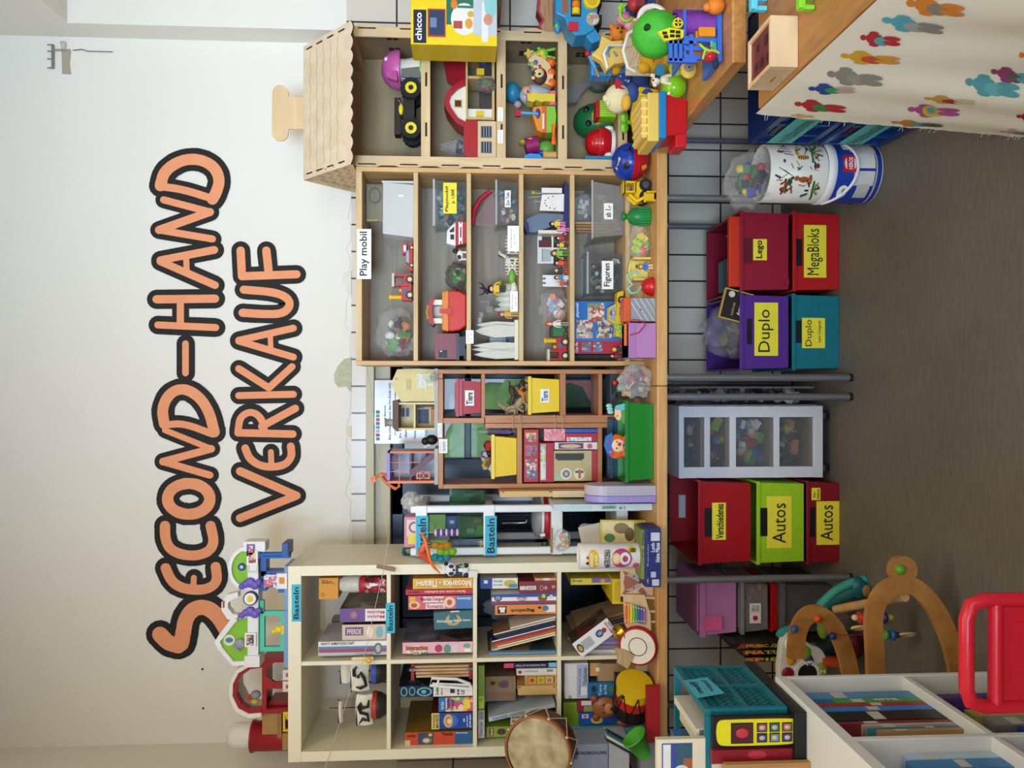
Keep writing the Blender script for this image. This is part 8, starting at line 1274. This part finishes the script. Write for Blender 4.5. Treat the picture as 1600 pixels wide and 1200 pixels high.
z6 = zat(1151, SY); t = sbox('storage_box', 'pink lilac storage box with a pink lid and clip, topmost under the table', (1099, 1149, 908, 993), SY - .01, 132, m('b47ab4', .4), z6, m('b87ab4', .35), 10); b = t.b(); b.pb(1093, 1124, 962, 984, -3, -1.6, m('d8609a', .35)); t.part('clip', b, .002)
for i, (q, c, l) in enumerate(((1003, '1a2416', 'black and green'), (1013, '24301a', 'dark green striped'), (1024, '181818', 'plain black'))):
    t = Th('game_box', l + ' large game box standing on the floor behind the teal crate', 'box', 1290, q + 4, 2.92 + i * .003, z=0); b = t.b(); b.pb(1108 + i * 14, 1290, q, q + 8, 0, 110, m(c, .35)); b.pb(1112 + i * 14, 1286, q + .5, q + 7.5, -.4, 0, pr('3a6a2a', '181a16', '5a7a3a', '8a3a2a', sc=50)); t.part('box', b); b = t.b(); plet(b, ['MUSIC QUIZ', 'NATUR', 'SPIEL'][i], 1130, 1200, q + 1.5, q + 6.5, m('c8a03a'), -.7, -90); t.part('lettering', b)
# buckets
t = Th('toy_bucket', 'blue and white printed building block bucket with white handle on the floor', 'bucket', 1360, 273, 2.75, z=0); b = t.b(); b.lathe((273, 0), [(43, 1360), (44, 1356), (45, 1284)], m('1a3c98', .35), 36); b.lathe((273, 0), [(43.6, 1359), (44.2, 1348)], m('c8b49c', .5), 36, cap=False); t.part('body', b); b = t.b(); b.lathe((273, 0), [(45.5, 1288), (47, 1286), (47, 1276), (44, 1275)], m('dcdcdc', .35), 36, cap=False); t.part('rim', b)
b = t.b(); R_ = 45.0
for p0, p1, q0, q1, c in ((1322, 1348, 232, 252, 'c8c8c4'), (1316, 1346, 250, 276, 'd4d2cc'), (1310, 1330, 234, 250, 'b8b8b6'), (1314, 1346, 280, 300, 'c4c4c0'), (1322, 1342, 298, 314, 'b4b2ac'), (1300, 1318, 236, 246, 'd0d0cc')): wrap(b, p0, p1, q0, q1, m(c, .5), 273, 0, R_, False)
wrap(b, 1296, 1320, 256, 282, 'b81e2a', 273, 0, R_ + .2, False); wrap(b, 1298, 1317, 258, 280, 'd8d0d0', 273, 0, R_ + .4); wrap(b, 1302, 1313, 258, 280, 'b81e2a', 273, 0, R_ + .6, False); wrap(b, 1294, 1310, 300, 315, 'e2e2e2', 273, 0, R_ + .3); wrap(b, 1349, 1355, 250, 256, '1a2a6a', 273, 0, R_ + .3); t.part('label_print', b, kind='stuff')
b = t.b(); letters(b, 'HEROS', (269, -45.9, 1307.5), (-1, 0, 0), (0, 0, -1), 18, 6.5, m('f0e8e8')); letters(b, '100x', (307, -31.5, 1302), (-.8, -.6, 0), (0, 0, -1), 9, 4, m('24242c')); t.part('lettering', b)
b = t.b(); b.tube([(273 + 47 * math.cos(a), -47 * abs(math.sin(a)) - 1, 1282 + 36 * math.sin(a)) for a in [math.pi * i / 20 for i in range(21)]], 2.4, m('dcdcdc', .35), 8, flat=.6); t.part('handle', b)
t = Th('tin_bucket', 'white jungle-print tin with tiger, monkey and palms standing on the blue bucket', 'tin', 1276, 273, 2.75, z=t.k * 85.5); b = t.b(); b.lathe((273, 0), [(44, 1276), (44, 1188), (42, 1187), (41, 1192), (41, 1274)], m('d8d6ce', .35), 36, cap=False); b.lathe((273, 0), [(44, 1275.9), (0, 1275.8)], 'd8d6ce', 36, cap=False); t.part('body', b)
b = t.b(); R_ = 44.5
for p0, p1, q0, q1, c in ((1228, 1246, 255, 263, 'c8963a'), (1226, 1232, 247, 256, 'c8963a'), (1231, 1247, 288, 296, '9a4a24'), (1224, 1232, 287, 294, 'a8582c'), (1246, 1252, 285, 299, '9a4a24'), (1256, 1262, 268, 276, '7a3a1e'), (1214, 1222, 291, 300, '2a4a2a'), (1206, 1210, 262, 268, '40486a')): wrap(b, p0, p1, q0, q1, m(c, .5), 273, 0, R_)
for i in range(5): wrap(b, 1230 + i * 3.4, 1231.4 + i * 3.4, 256, 262, '241a14', 273, 0, R_ + .2)
def lf(p, q, a, L_, c, w=1.6): n_ = 5; [wrap(b, p + L_ * i / n_ * math.cos(a) - w, p + L_ * i / n_ * math.cos(a) + w, q + L_ * i / n_ * math.sin(a) - w, q + L_ * i / n_ * math.sin(a) + w, m(c, .5), 273, 0, R_ + .1) for i in range(n_ + 1)]
for a in range(7): lf(1252, 250, -.9 + a * .62 - 1.2, 16, ('2c5a34', '6a8a3a')[a % 2])
for a in range(5): lf(1256, 305, -1.6 + a * .7, 10, ('2c5a34', '8a9a4a')[a % 2])
for p, q in ((1222, 288), (1214, 284)): lf(p, q, 2.6, 18, '3a2418', 1); lf(p, q, -2.6, 16, '3a2418', 1)
for i in range(14): g_ = rnd(i + 7); lf(1206 + g_.random() * 16, 290 + g_.random() * 20, 0, .5, 'c0562c' if i % 2 else '2f5a34', 1.8)
for i in range(4): lf(1204 + i * 2, 238 + i * 5, .2, 12, '2a1c18', 1)
g_ = rnd(77)
for i in range(34): lf(1200 + g_.random() * 66, 236 + g_.random() * 74, g_.random() * 6, 3 + g_.random() * 6, ('2c5a34', '5a7a3a', 'a8562c', '2a1c18', 'c8963a', '40486a', 'b03a2a')[i % 7], .7 + g_.random())
t.part('jungle_print', b, kind='stuff')
bag('toy_bag', 'crumpled clear bag of red and green toys stuffed in the jungle tin', 'bag', (1142, 1205, 232, 314), 2.66, 78, ['a8282c', '2a5a34', '1c1c20', 'c8b83a', '3a4a9a', '2f6a3a'], z=zat(1205, 2.75) + .02, n=26, s=9, seed=44, a=.14)
# blue crates below the oak table corner
for i, z in enumerate((0, .252)):
    t = Th('stacking_crate', ['lower dark blue stacking crate with turquoise label by the oak table', 'upper dark blue stacking crate with turquoise label by the oak table'][i], 'crate', loc=(1.06, 2.49, z)); b = B(); nb = m(['103a78', '0f2f6c'][i], .35); x0 = -.215
    b.tray((x0, .215, -.14, .14, .25), (x0 + .012, .205, -.13, .13, 0), .006, nb); t.part('crate', b, .002); b = B()
    for zz in (.02, .225): b.box(x0 - .006, .221, -.146, .146, zz, zz + .022, nb)
    for y in (-.13, -.05, .05, .13): b.box(x0 - .004, x0 + .012, y - .006, y + .006, .04, .226, nb)
    t.part('rib', b); b = B(); b.box(x0 - .003, x0 + .01, -.04, .04, .19, .215, '0a1430'); t.part('handle_slot', b); b = B(); b.add([(x0 - .007, .125, .19), (x0 - .007, -.125, .19), (x0 - .006, -.125, .10), (x0 - .006, .125, .10)], [(0, 1, 2, 3)], m('5ac0b8', .6)); t.part('paper_label', b); b = B(); letters(b, 'Holzbausteine', (x0 - .0085, 0, .145), (0, -1, 0), (0, 0, 1), .21, .045, m('2a4a5a'), False); t.part('lettering', b)
bag('toy_bag', 'dim clear bag in the upper blue crate', 'bag', (1172, 1200, 128, 168), 2.42, 60, ['4a4a44', '6a6458', '3a3a34'], z=.262, n=10, s=8, seed=3)
# figure-print cloth hanging on the oak table
X0 = .700
def onx(p, q): zc = X0 * F / (600 - q); yc = -(p - 800) / F * zc; return zc * math.cos(PITCH) + yc * math.sin(PITCH), H + yc * math.cos(PITCH) - zc * math.sin(PITCH)
def sheet(y, z): h = max(0, .737 - z); return X0 - .003 - .05 * h * (1.0 + .0 * y) * max(0, 1 - (1.93 - y) * 1.2) - .02 * h * (math.sin(y * 15 + z * 2) + .4 * math.sin(y * 37 + 1) + 1.2)
t = Th('printed_cloth', 'cream cloth printed with coloured people hanging from the oak table edge', 'cloth', loc=(X0, 1.4, 0)); b = B(); cm = m('efe6d0', .9, 0, .03, 12); NY, NZ = 70, 40; V = []
for i in range(NY + 1):
    for j in range(NZ + 1):
        z = .737 * j / NZ; y = 1.945 - 1.1 * i / NY + (.012 * noise.noise(Vector((z * 60, 1, 0))) + .03 * (1 - j / NZ) if i == 0 else 0); V.append((sheet(y, z) - X0, y - 1.4, z))
b.add(V, [(i * (NZ + 1) + j, i * (NZ + 1) + j + 1, (i + 1) * (NZ + 1) + j + 1, (i + 1) * (NZ + 1) + j) for i in range(NY) for j in range(NZ)], cm, True)
def spot(p, q, rp, rq, c, a=0., lay=0):
    """coloured patch printed on the cloth, given in photo pixels"""
    N = 8; M = 14; vs = [(p, q)] + [(p + (k / N) * (rp * math.cos(2 * math.pi * i / M) * math.cos(a) - rq * math.sin(2 * math.pi * i / M) * math.sin(a)), q + (k / N) * (rp * math.cos(2 * math.pi * i / M) * math.sin(a) + rq * math.sin(2 * math.pi * i / M) * math.cos(a))) for k in range(1, N + 1) for i in range(M)]
    W = []
    for pp_, qq in vs: y, z = onx(pp_, qq); z = max(z, .01); W.append((sheet(y, z) - X0 - .0012 - lay * .0004, y - 1.4, z))
    b.add(W, [(0, 1 + i, 1 + (i + 1) % M) for i in range(M)] + [(1 + k * M + i, 1 + (k + 1) * M + i, 1 + (k + 1) * M + (i + 1) % M, 1 + k * M + (i + 1) % M) for k in range(N - 1) for i in range(M)], m(c, .9))
def person(p, q, L_, c1, c2, c3, w=8, a=0.):
    w *= .82
    r = lambda dp, dq: (p + dp * L_ * math.cos(a) - dq * math.sin(a), q + dp * L_ * math.sin(a) + dq * math.cos(a))
    spot(*r(.08, 0), L_ * .08, w * .5, c1, a); spot(*r(.36, 0), L_ * .22, w, c1, a); spot(*r(.55, w * .3), L_ * .2, w * .75, c2, a, 1); spot(*r(.8, -w * .4), L_ * .22, w * .4, c3, a, 2); spot(*r(.8, w * .4), L_ * .22, w * .42, c3, a, 2); spot(*r(.34, -w), L_ * .12, w * .35, c1, a, 1); spot(*r(.36, w), L_ * .13, w * .35, c1, a, 1)
person(1241, 157, 80, 'b82a2c', '2f8a44', 'b82a2c', 8, .05); person(1263, 133, 72, '2c4a96', '3a9a54', 'c8a8a0', 8, -.05); person(1292, 109, 86, '8f897c', '9a9488', '8f897c', 11, .06); person(1313, 82, 92, 'd8a42a', 'c8502a', 'd8942a', 9, .04); person(1344, 54, 62, 'b82c34', '58a0a4', 'b82c34', 10, .08); person(1378, 26, 96, '58a8b8', 'a8a49c', '8f8a80', 12, .15); person(1416, -2, 90, 'd8822a', '8a8474', 'd8822a', 14, .1)
person(1418, 154, 80, 'b0508e', 'd8b43a', 'b0508e', 9, -.02); spot(1453, 153, 12, 9, 'd8b43a', 0, 3); spot(1455, 152, 7, 5, '58a0a4', 0, 4); person(1444, 132, 78, 'c8a03a', 'a83038', 'd0c49a', 6, 0); person(1508, 109, 84, '58a0a4', '68b0b0', '58a0a4', 10, .1); person(1548, 96, 70, '96406a', '6a5a54', '58a0a4', 9, .15); person(1392, 177, 80, 'd0843a', '58a0a4', '6a5a50', 6, 0); person(1562, 180, 60, 'd0a8a0', '58a0a4', '8a8478', 9, -.1); person(1588, 150, 50, 'a82a30', '8a2a30', 'a82a30', 8, 0); person(1592, 72, 50, 'd8822a', 'd8a03a', 'd8822a', 9, 0); person(1236, 175, 36, 'd8a86a', 'd8a86a', 'd8b47a', 3, 0)
g_ = rnd(12)
for i in range(26): z = g_.random() * .72; y = 1.945; x = sheet(y, z) - X0; b.tube([(x, y - 1.4, z), (x - .01 * g_.random(), y - 1.4 + .012 + .02 * g_.random(), z - .012 * g_.random())], .0005, cm, 4)
t.solo(b)
# shape box on the oak table
t = Th('shape_sorter_box', 'light wooden shape sorter box with a dark red top on the oak table', 'shape sorter', loc=(.772, 1.76, .7355)); b = B(); bw_ = wood('c8a67c', 'dcc09a', 'x', 3, .5, 6); b.box(-.058, .058, -.07, -.06, 0, .064, bw_); b.box(-.058, .058, .06, .07, 0, .064, bw_); b.box(-.058, -.048, -.06, .06, 0, .064, bw_); b.box(.048, .058, -.06, .06, 0, .064, bw_); b.box(-.048, .048, -.06, .06, 0, .006, bw_); t.part('box', b, .001); b = B(); b.box(-.048, .048, -.06, .06, .052, .058, m('6a1018', .35)); t.part('top_plate', b, label='dark red top plate'); b = B()
for x, y, s in ((-.02, .03, 4), (-.022, -.005, 24), (-.02, -.04, 3), (.022, .02, 4), (.02, -.03, 24)): b.prism([(0, 0)] * 0 or [(x + .012 * math.cos(2 * math.pi * i / s + .78), y + .012 * math.sin(2 * math.pi * i / s + .78)) for i in range(s)], 0, .0006, '2a060a') if 0 else b.cyl((x, y, .0581), (x, y, .0586), .013, '2a060a', n=s)
t.part('shape_hole', b); b = B(); letters(b, 'toy box', (-.0586, 0, .03), (0, -1, 0), (0, 0, 1), .03, .007, m('6a4a2a')); t.part('lettering', b)
for i, (p, q, c, l) in enumerate(((1212, 4, '5ac8dc', 'turquoise plastic peg at the far end of the oak table'), (1277, 2, '7acc2a', 'lime green plastic peg on the oak table'))):
    t = Th('plastic_peg', l, 'plastic toy', p, q, [1.86, 1.6][i], z=.7355); b = t.b(); mt = m(c, .35); b.pb(p - 26, p - 16, q - 14, q + 10, 0, 14, mt); b.pb(p - 20, p, q - 10, q - 4, 2, 12, mt); b.pb(p - 20, p, q + 4, q + 11, 2, 12, mt); t.solo(b, .002)
# baby gym
GW = wood('9a6a34', 'b4824a', 'y', 4, .4, 5)
def arch(b, cl, w, d0, d1, mt):
    n_ = len(cl); A_ = []; C_ = []
    for i in range(n_):
        a = Vector(cl[max(i - 1, 0)]); c = Vector(cl[min(i + 1, n_ - 1)]); s_ = (c - a).normalized(); s_ = Vector((-s_.y, s_.x)) * w / 2; o_ = Vector(cl[i]); A_.append(tuple(o_ + s_)); C_.append(tuple(o_ - s_))
    ring(b, A_, C_, d0, d1, mt)
def smooth(P, n=3):
    P = [Vector(p) for p in P]
    for _ in range(n):
        Q = [P[0]]
        for a, c in zip(P, P[1:]): Q += [a * .75 + c * .25, a * .25 + c * .75]
        P = Q + [P[-1]]
    return [tuple(p) for p in P]
t = Th('baby_gym', 'wooden baby gym of two arches with bead strings lying on its side', 'baby gym', 1512, 960, 2.2, z=0); b = t.b(); arch(b, smooth([(1370, 1085), (1368, 1010), (1364, 960), (1378, 925), (1404, 912), (1432, 914), (1462, 944), (1484, 985), (1498, 1030), (1508, 1085)]), 27, 0, 10, GW); b.dc(1412, 890, -.6, 10.6, 22, GW, 26); b.pp([(1396, 925), (1396, 885), (1428, 885), (1432, 925)], .5, 9.5, GW); t.part('arch', b); b = t.b(); b.el(1406, 888, -1, 8, 8, 7, m('5a9a2a', .35)); t.part('green_knob', b, label='green knob')
kf = kat(1310, 2.62) / t.k; V0 = at(1310, 957, 2.62); loc = t.loc
def far(p, q, d=0.): v = at(p, q, 2.62) - loc; return (q_ := 960 - v.x / t.k, d + v.y / t.k, 1512 - v.z / t.k)
b = t.b(); cl = smooth([(1245, 1030), (1246, 992), (1258, 964), (1280, 957), (1304, 976), (1322, 1015), (1332, 1060)]); cl = [(far(p, q)[2], far(p, q)[0]) for p, q in cl]; d_ = far(1300, 960)[1]; arch(b, cl, 26 * kf, d_, d_ + 10, GW); t.part('arch', b)
a_ = far(1306, 952); c_ = (932, 4, 1416); b = t.b(); b.tube([a_, c_], 7.5, wood('b08a5a', 'c8a474', 'y'), 14); t.part('dowel', b)
for p, q, c in ((1276, 966, 'd05a1e'), (1240, 982, '2a5a9a'), (1300, 993, '1f3a6a')): f_ = far(p, q); b = t.b(); b.ell((f_[0], d_ - 3, f_[2]), 7, m(c, .3), n=14, k=9); t.part('bead', b)
def g24(p, q): v = at(p, q, 2.4) - loc; return Vector((960 - v.x / t.k, v.y / t.k, 1512 - v.z / t.k))
kk = kat(1380, 2.4) / t.k
for q, sm, bs in ((965, 1308, ((1336, 'd8c4a0', 5), (1344, 'b82a2c', 10), (1354, 'd8c43a', 9), (1363, '2f8a3a', 10), (1372, 'd8c43a', 9), (1381, '1c2a6a', 10), (1391, 'd8b82a', 5))), (992, 1312, ((1362, 'a82430', 6), (1369, 'd0642a', 9), (1377, 'd8b83a', 5), (1383, '4a9a3a', 9), (1394, '1f6ab0', 9), (1402, '2a3a6a', 5)))):
    b = t.b(); b.tube([g24(sm, q), g24(bs[-1][0] + 4, q)], .8, m('8a2a3a', .6), 6); t.part('bead_string', b)
    for p, c, r_ in bs: b = t.b(); b.ell(g24(p, q), (r_ * kk, r_ * kk, 5.6 * kk), m(c, .3), n=14, k=8); t.part('bead', b)
for p, q in ((1416, 992), (1345, 981)): cz = g24(p, q); b = t.b(); b.tube([cz + Vector((5 * math.cos(a), 8 * math.cos(a), 15 * math.sin(a))) for a in [2 * math.pi * i / 18 for i in range(19)]], 2.2, m('d0b48a', .5), 7); t.part('wooden_ring', b)
# activity table
t = Th('activity_table', 'tipped baby activity table with white panel, turquoise legs and coloured buttons', 'baby toy', 1335, 1010, 2.72, z=0); wp = m('d4d4d4', .35); tq_ = m('3a9a94', .35); b = t.b(); b.pp(smooth([(1190, 1090), (1182, 1050), (1186, 1020), (1188, 998), (1204, 986), (1222, 996), (1236, 1008), (1252, 1012), (1262, 1030), (1262, 1090)], 2), 0, 14, wp); t.part('panel', b, .004); b = t.b(); b.el(1208, 1004, 2, 16, 14, 10, m('e0e0e0', .3)); t.part('white_dome', b, label='white dome')
for p, q, rp, rq, c, nm in ((1226, 1018, 9, 11, '7aa82a', 'green_spinner'), (1203, 1029, 8, 9, 'd09a2a', 'star_button'), (1231, 1033, 8, 13, '4a3a6a', 'number_button'), (1198, 1050, 10, 10, '7a1420', 'red_button'), (1252, 1046, 9, 12, '8a9a3a', 'number_button')): b = t.b(); b.el(p, q, 0, rp, rq, 4, m(c, .35)); t.part(nm, b)
b = t.b(); plet(b, '3', 1226, 1236, 1029, 1037, m('e0e0e0'), -4.4); plet(b, '2', 1247, 1256, 1043, 1050, m('e0e0e0'), -4.4); t.part('lettering', b); b = t.b(); b.dc(1228, 1050, -3, 0, 20, 'd8d8d8', 24); b.dc(1228, 1050, -3.5, -3, 15, m('8a9094', .1, 1), 24); t.part('mirror', b); b = t.b(); b.pt([(1254, 1034, 4), (1276, 1034, 0), (1294, 1044, -2), (1306, 1070, 0)], 8, m('c04a22', .35), 12); t.part('orange_handle', b, label='orange handle')
b = t.b(); b.pt(smooth([(1190, 996, 12), (1196, 990, 16), (1226, 985, 20), (1248, 975, 24), (1262, 950, 24), (1290, 925, 24), (1330, 910, 22), (1336, 912, 22)], 2), 7, tq_, 10); b.pt(smooth([(1262, 958, 30), (1290, 940, 30), (1318, 930, 28)], 2), 12, m('2a6a68', .4), 10); b.el(1322, 924, 22, 14, 19, 12, m('155a6a', .35)); t.part('leg', b); b = t.b(); b.el(1330, 926, 9, 8, 10, 4, m('8a6a44', .5)); t.part('foot_badge', b); b = t.b(); b.pt([(1250, 1040, 40), (1290, 1020, 44), (1325, 1010, 40)], 12, m('14403c', .5), 10); b.el(1322, 1022, 36, 13, 22, 14, m('6a1c14', .4)); t.part('leg', b, label='dark green leg'); b = t.b(); b.el(1264, 985, 20, 10, 20, 10, m('7aa03a', .35)); t.part('frog_toy', b)
# teal crate and books on the bookcase
TQ = m('1a7282', .35); CX, CY0, CY1, CZ0 = -.775, 1.80, 2.08, BZT + .031
t = Th('black_mat', 'black flat box lying under the teal lattice crate on the bookcase', 'box', loc=(-.96, 1.86, BZT + .001)); b = B(); b.box(-.2, .19, -.1, .235, 0, .028, '15161a'); t.solo(b, .002)
t = Th('folding_crate', 'teal lattice folding crate with a cyan label on the low bookcase', 'crate', loc=(CX - .18, 1.94, CZ0)); b = B(); x1, x0 = .18, -.18; y0, y1 = -.14, .14; hz = .2
for x in (x0, x1 - .014):
    for z_ in (0, hz - .016): b.box(x - .001, x + .015, y0, y1, z_, z_ + .016, TQ)
    for y in (y0 + .001, -.006, y1 - .013): b.box(x, x + .014, y, y + .012, .015, hz - .015, TQ)
    b.box(x - .0005, x + .0145, y0 + .002, y1 - .002, hz * .45, hz * .45 + .012, TQ)
    for i in range(15): y = y0 + .014 + i * .0175; b.box(x + .004, x + .009, y, y + .006, .016, hz - .016, TQ)
    for i in range(8): b.box(x + .004, x + .009, y0, y1, .03 + i * .021, .036 + i * .021, TQ)
for y in (y0, y1 - .012):
    for z_ in (0, hz - .016): b.box(x0 + .016, x1 - .016, y - .0005, y + .0115, z_ + .0005, z_ + .0155, TQ)
b.box(x0 + .002, x1 - .002, y0 + .002, y1 - .002, .001, .006, TQ); t.part('lattice', b); b = B(); b.add([(x1 + .003, .03, hz + .005), (x1 + .004, -.085, hz + .002), (x1 + .012, -.08, hz - .068), (x1 + .009, .035, hz - .06)], [(0, 1, 2, 3)], m('4ab0d0', .6)); t.part('paper_label', b); b = B(); letters(b, 'Eltern', (x1 + .0075, -.028, hz - .015), (0, -1, 0), (.1, 0, 1), .07, .022, m('1a2a3a')); letters(b, 'Ratgeber', (x1 + .0105, -.026, hz - .045), (0, -1, 0), (.1, 0, 1), .07, .018, m('1a2a3a'), False); t.part('lettering', b)
for i, (x, w_, h_, c, l) in enumerate(((-.06, .02, .205, 'd8d4cc', 'white parenting book'), (-.10, .024, .19, 'c8c4b0', 'cream parenting book'), (-.15, .018, .215, '3a6aa8', 'blue parenting book'), (-.21, .03, .2, '7a5a9a', 'violet parenting book'))): b = B(); b.box(CX + x - w_, CX + x, 1.83, 2.03, CZ0 + .007, CZ0 + .007 + h_, m(c, .5)); b.box(CX + x - w_ + .002, CX + x - .002, 1.829, 1.83, CZ0 + .01, CZ0 + h_, pr(c, 'b8b8b8', '6a6a70', sc=60)); world_thing('book', l + ' standing in the teal crate', 'book', b)
t = Th('sound_book', 'black sound book with a yellow panel of small picture buttons before the teal crate', 'book', 1250, 1140, 1.775, z=BZT); b = t.b(); b.pb(1104, 1250, 1116, 1166, 0, 8, m('141416', .35)); t.part('cover', b, .003); b = t.b(); b.pp(smooth([(1110, 1141), (1112, 1122), (1130, 1121), (1225, 1121), (1240, 1124), (1244, 1141), (1240, 1158), (1225, 1162), (1130, 1162), (1112, 1160), (1110, 1141)], 2), -2, 0, m('dcd01e', .35)); t.part('panel', b)
for p0, p1, q0, q1, c in [(1133, 1168, 1126, 1158, '4a1a1e')] + [(1174 + i * 20, 1190 + i * 20, 1127 + j * 16, 1141 + j * 16, ['8a4a4a', '3a6a5a', '9a5a54', '34446a', '6a8a90', '4a3a7a'][i + 3 * j]) for i in range(3) for j in range(2)]: b = t.b(); b.pb(p0, p1, q0, q1, -3, -2, '141416'); b.pb(p0 + 1.5, p1 - 1.5, q0 + 1.5, q1 - 1.5, -3.4, -3, c); b.el((p0 + p1) / 2, (q0 + q1) / 2, -3.4, (p1 - p0) * .28, (q1 - q0) * .25, 1, m('b8323a' if p0 == 1133 else 'c0b0a8', .4)); t.part('picture_button', b)
for R, Y, c, l in (((1104, 1250, 1169, 1190), 1.775, '8a1c28', 'dark red hardback book beside the black sound book'), ((1116, 1252, 1192, 1260), 1.74, 'b08a5a', 'plain wooden box at the corner of the bookcase'), ((1014, 1240, 1150, 1215), 1.80, 'dcd4bc', 'cream photo book with abstract picture, tallest before the teal crate')):
    t = pack('book', l, 'book', R, Y, 10, c, [(1022, 1070, 1156, 1215, '3a4a90'), (1024, 1036, 1158, 1200, 'dcdcdc'), (1046, 1070, 1158, 1190, '34566a'), (1056, 1070, 1180, 1212, '9a5a3a'), (1040, 1066, 1190, 1215, 'c8ccd4', 1)] if c == 'dcd4bc' else ([(R[0] + 2, R[1] - 2, R[2] + 1, R[3] - 1, wood('9a6a3a', 'b8864e', 'z'))] if c == 'b08a5a' else [(1160, 1190, 1171, 1184, 'b83a44', 1)]), z=BZT)
# books in the bookcase, spines towards the room
def shelfbook(q0, q1, z, h, c, lab, xs=-.785, txt=None, c2=None):
    yy = []
    for q in (q0, q1): zc = -xs * F / (q - 600); yy.append((zc - (H - z - .14) * math.sin(PITCH)) / math.cos(PITCH))
    t = Th('book', lab, 'book', loc=(xs - .1, sum(yy) / 2, z + .0009)); w = (yy[0] - yy[1]) / 2; b = B(); b.box(-.1, .1, -w, w, 0, h, m(c, .4)); b.box(.1, .1006, -w * .96, w * .96, h * .04, h * .96, m(c2 or c, .35)); hh = (h * 977) % .5 * h; b.box(.1, .101, -w * .8, w * .8, .05 + hh, .07 + hh * 1.1, m(c2 or 'c0bcb4', .4))
    if txt: t.part('cover', b); b = B(); letters(b, txt, (.1014, 0, h * .4), (0, 0, -1), (0, 1, 0), h * .3, w, m('e8e4dc')); t.part('lettering', b)
    else: t.solo(b)
up = BZ2
for i, (q0, q1, h, c, l, tx) in enumerate(((1081, 1091, .285, '4a86b8', 'light blue hardback, first from the far panel in the upper row', None), (1091.5, 1097.5, .22, '3a9a3c', 'bright green book in the upper row', 'WIMMEL'), (1098, 1103, .295, 'a02430', 'slim dark red book between green and sky blue ones', None), (1103.5, 1110, .292, '2f7cd0', 'sky blue book in the upper row', None), (1110.5, 1125, .29, '15161c', 'thick black book in the upper row', None), (1126, 1130, .285, '7a2a34', 'maroon book behind the black one', None), (1130.4, 1133, .22, 'b8a8a0', 'thin pale book after the maroon one', None), (1133.4, 1136, .22, '8a8c8a', 'thin grey book in the upper row', None), (1136.4, 1139, .215, '2f7a86', 'thin teal book in the upper row', None), (1139.4, 1142, .2, 'b08a5a', 'thin tan book in the upper row', None))): shelfbook(q0, q1, up, h, c, l + ' of the low bookcase', txt=tx)
for q0, q1, h, c, l, c2, xs in ((1083, 1090, .29, '5a3a8a', 'purple dotted book', '4a2a7a', -.785), (1099, 1110, .27, '8a9a2c', 'olive green book', None, -.83), (1107, 1118, .24, 'b8a85a', 'cream yellow book', None, -.80), (1119, 1132, .22, '8a8a8a', 'thick grey board book', None, -.80), (1134, 1143, .2, '1f2f8a', 'dark blue starry book', '24389a', -.785)): shelfbook(q0, q1, .02, h, c, l + ' in the lower row of the low bookcase', xs, None, c2)
for q0, q1, h, c, l, z in ((1178, 1186, .2, 'a8c8e0', 'pale blue thin book', up), (1187, 1201, .21, '3a78b8', 'mid blue book', up), (1178, 1190, .26, '1f3490', 'royal blue book', .02), (1191, 1206, .22, '2440a8', 'blue book with green corner', .02)): shelfbook(q0, q1, z, h, c, l + (' upright in the near compartment, upper row' if z == up else ' upright in the near compartment, lower row'), -.79)
# red child's chair
t = Th('child_chair', 'red plastic child chair with an oblong slot in its backrest', 'chair', 1500, 1022, 1.28, z=0); o = t.loc; rc = m('b81a2a', .3); k = t.k; t.loc.z = 0; top = at(1500, 1022, 1.28).z
def cq(p, q): v = at(p, q, 1.28); return v.x - o.x, v.z
b = B(); x0, z1 = cq(1503, 1112); x1, _ = cq(1503, 931); _, zs1 = cq(1527, 1000); _, zs0 = cq(1549, 1000); sx0, _ = cq(1530, 1094); sx1, _ = cq(1530, 952); zb_ = .30; r_ = .018
xm, zm_ = (x0 + x1) / 2, (z1 + .34) / 2
b.tube([(x0 + .008, 0, .3), (x0 + .008, 0, z1 - .04), (x0 + .016, 0, z1 - .016), (x0 + .04, 0, z1 - .008), (x1 - .04, 0, z1 - .008), (x1 - .016, 0, z1 - .016), (x1 - .008, 0, z1 - .04), (x1 - .008, 0, .3)], .0125, rc, 14); b.tube([(x0 + .014, 0, zs0 - .007), (x1 - .014, 0, zs0 - .007)], .012, rc, 12); b.box(x0 + .012, x1 - .012, -.004, .006, .3, zs0 - .004, rc); b.prism([(xm - .055, .36), (xm + .055, .36), (xm + .055, zs0 - .03), (xm - .055, zs0 - .03)], -.0055, -.004, rc)
for dx, dz, rr_ in ((-.02, .1, .02), (.02, .11, .017), (0, .06, .024)): b.ell((xm + dx, -.0055, .36 + dz), (rr_, .0012, rr_), rc, n=18, k=8)
t.part('backrest', b, .001); b = B(); b.box(x0, x1, -.24, .012, .275, .3, rc); t.part('seat', b, .006)
for x in (x0 + .014, x1 - .014):
    for y in (-.222, 0): b = B(); b.cyl((x, y, 0), (x, y, .276), .016, rc, .013); t.part('leg', b)
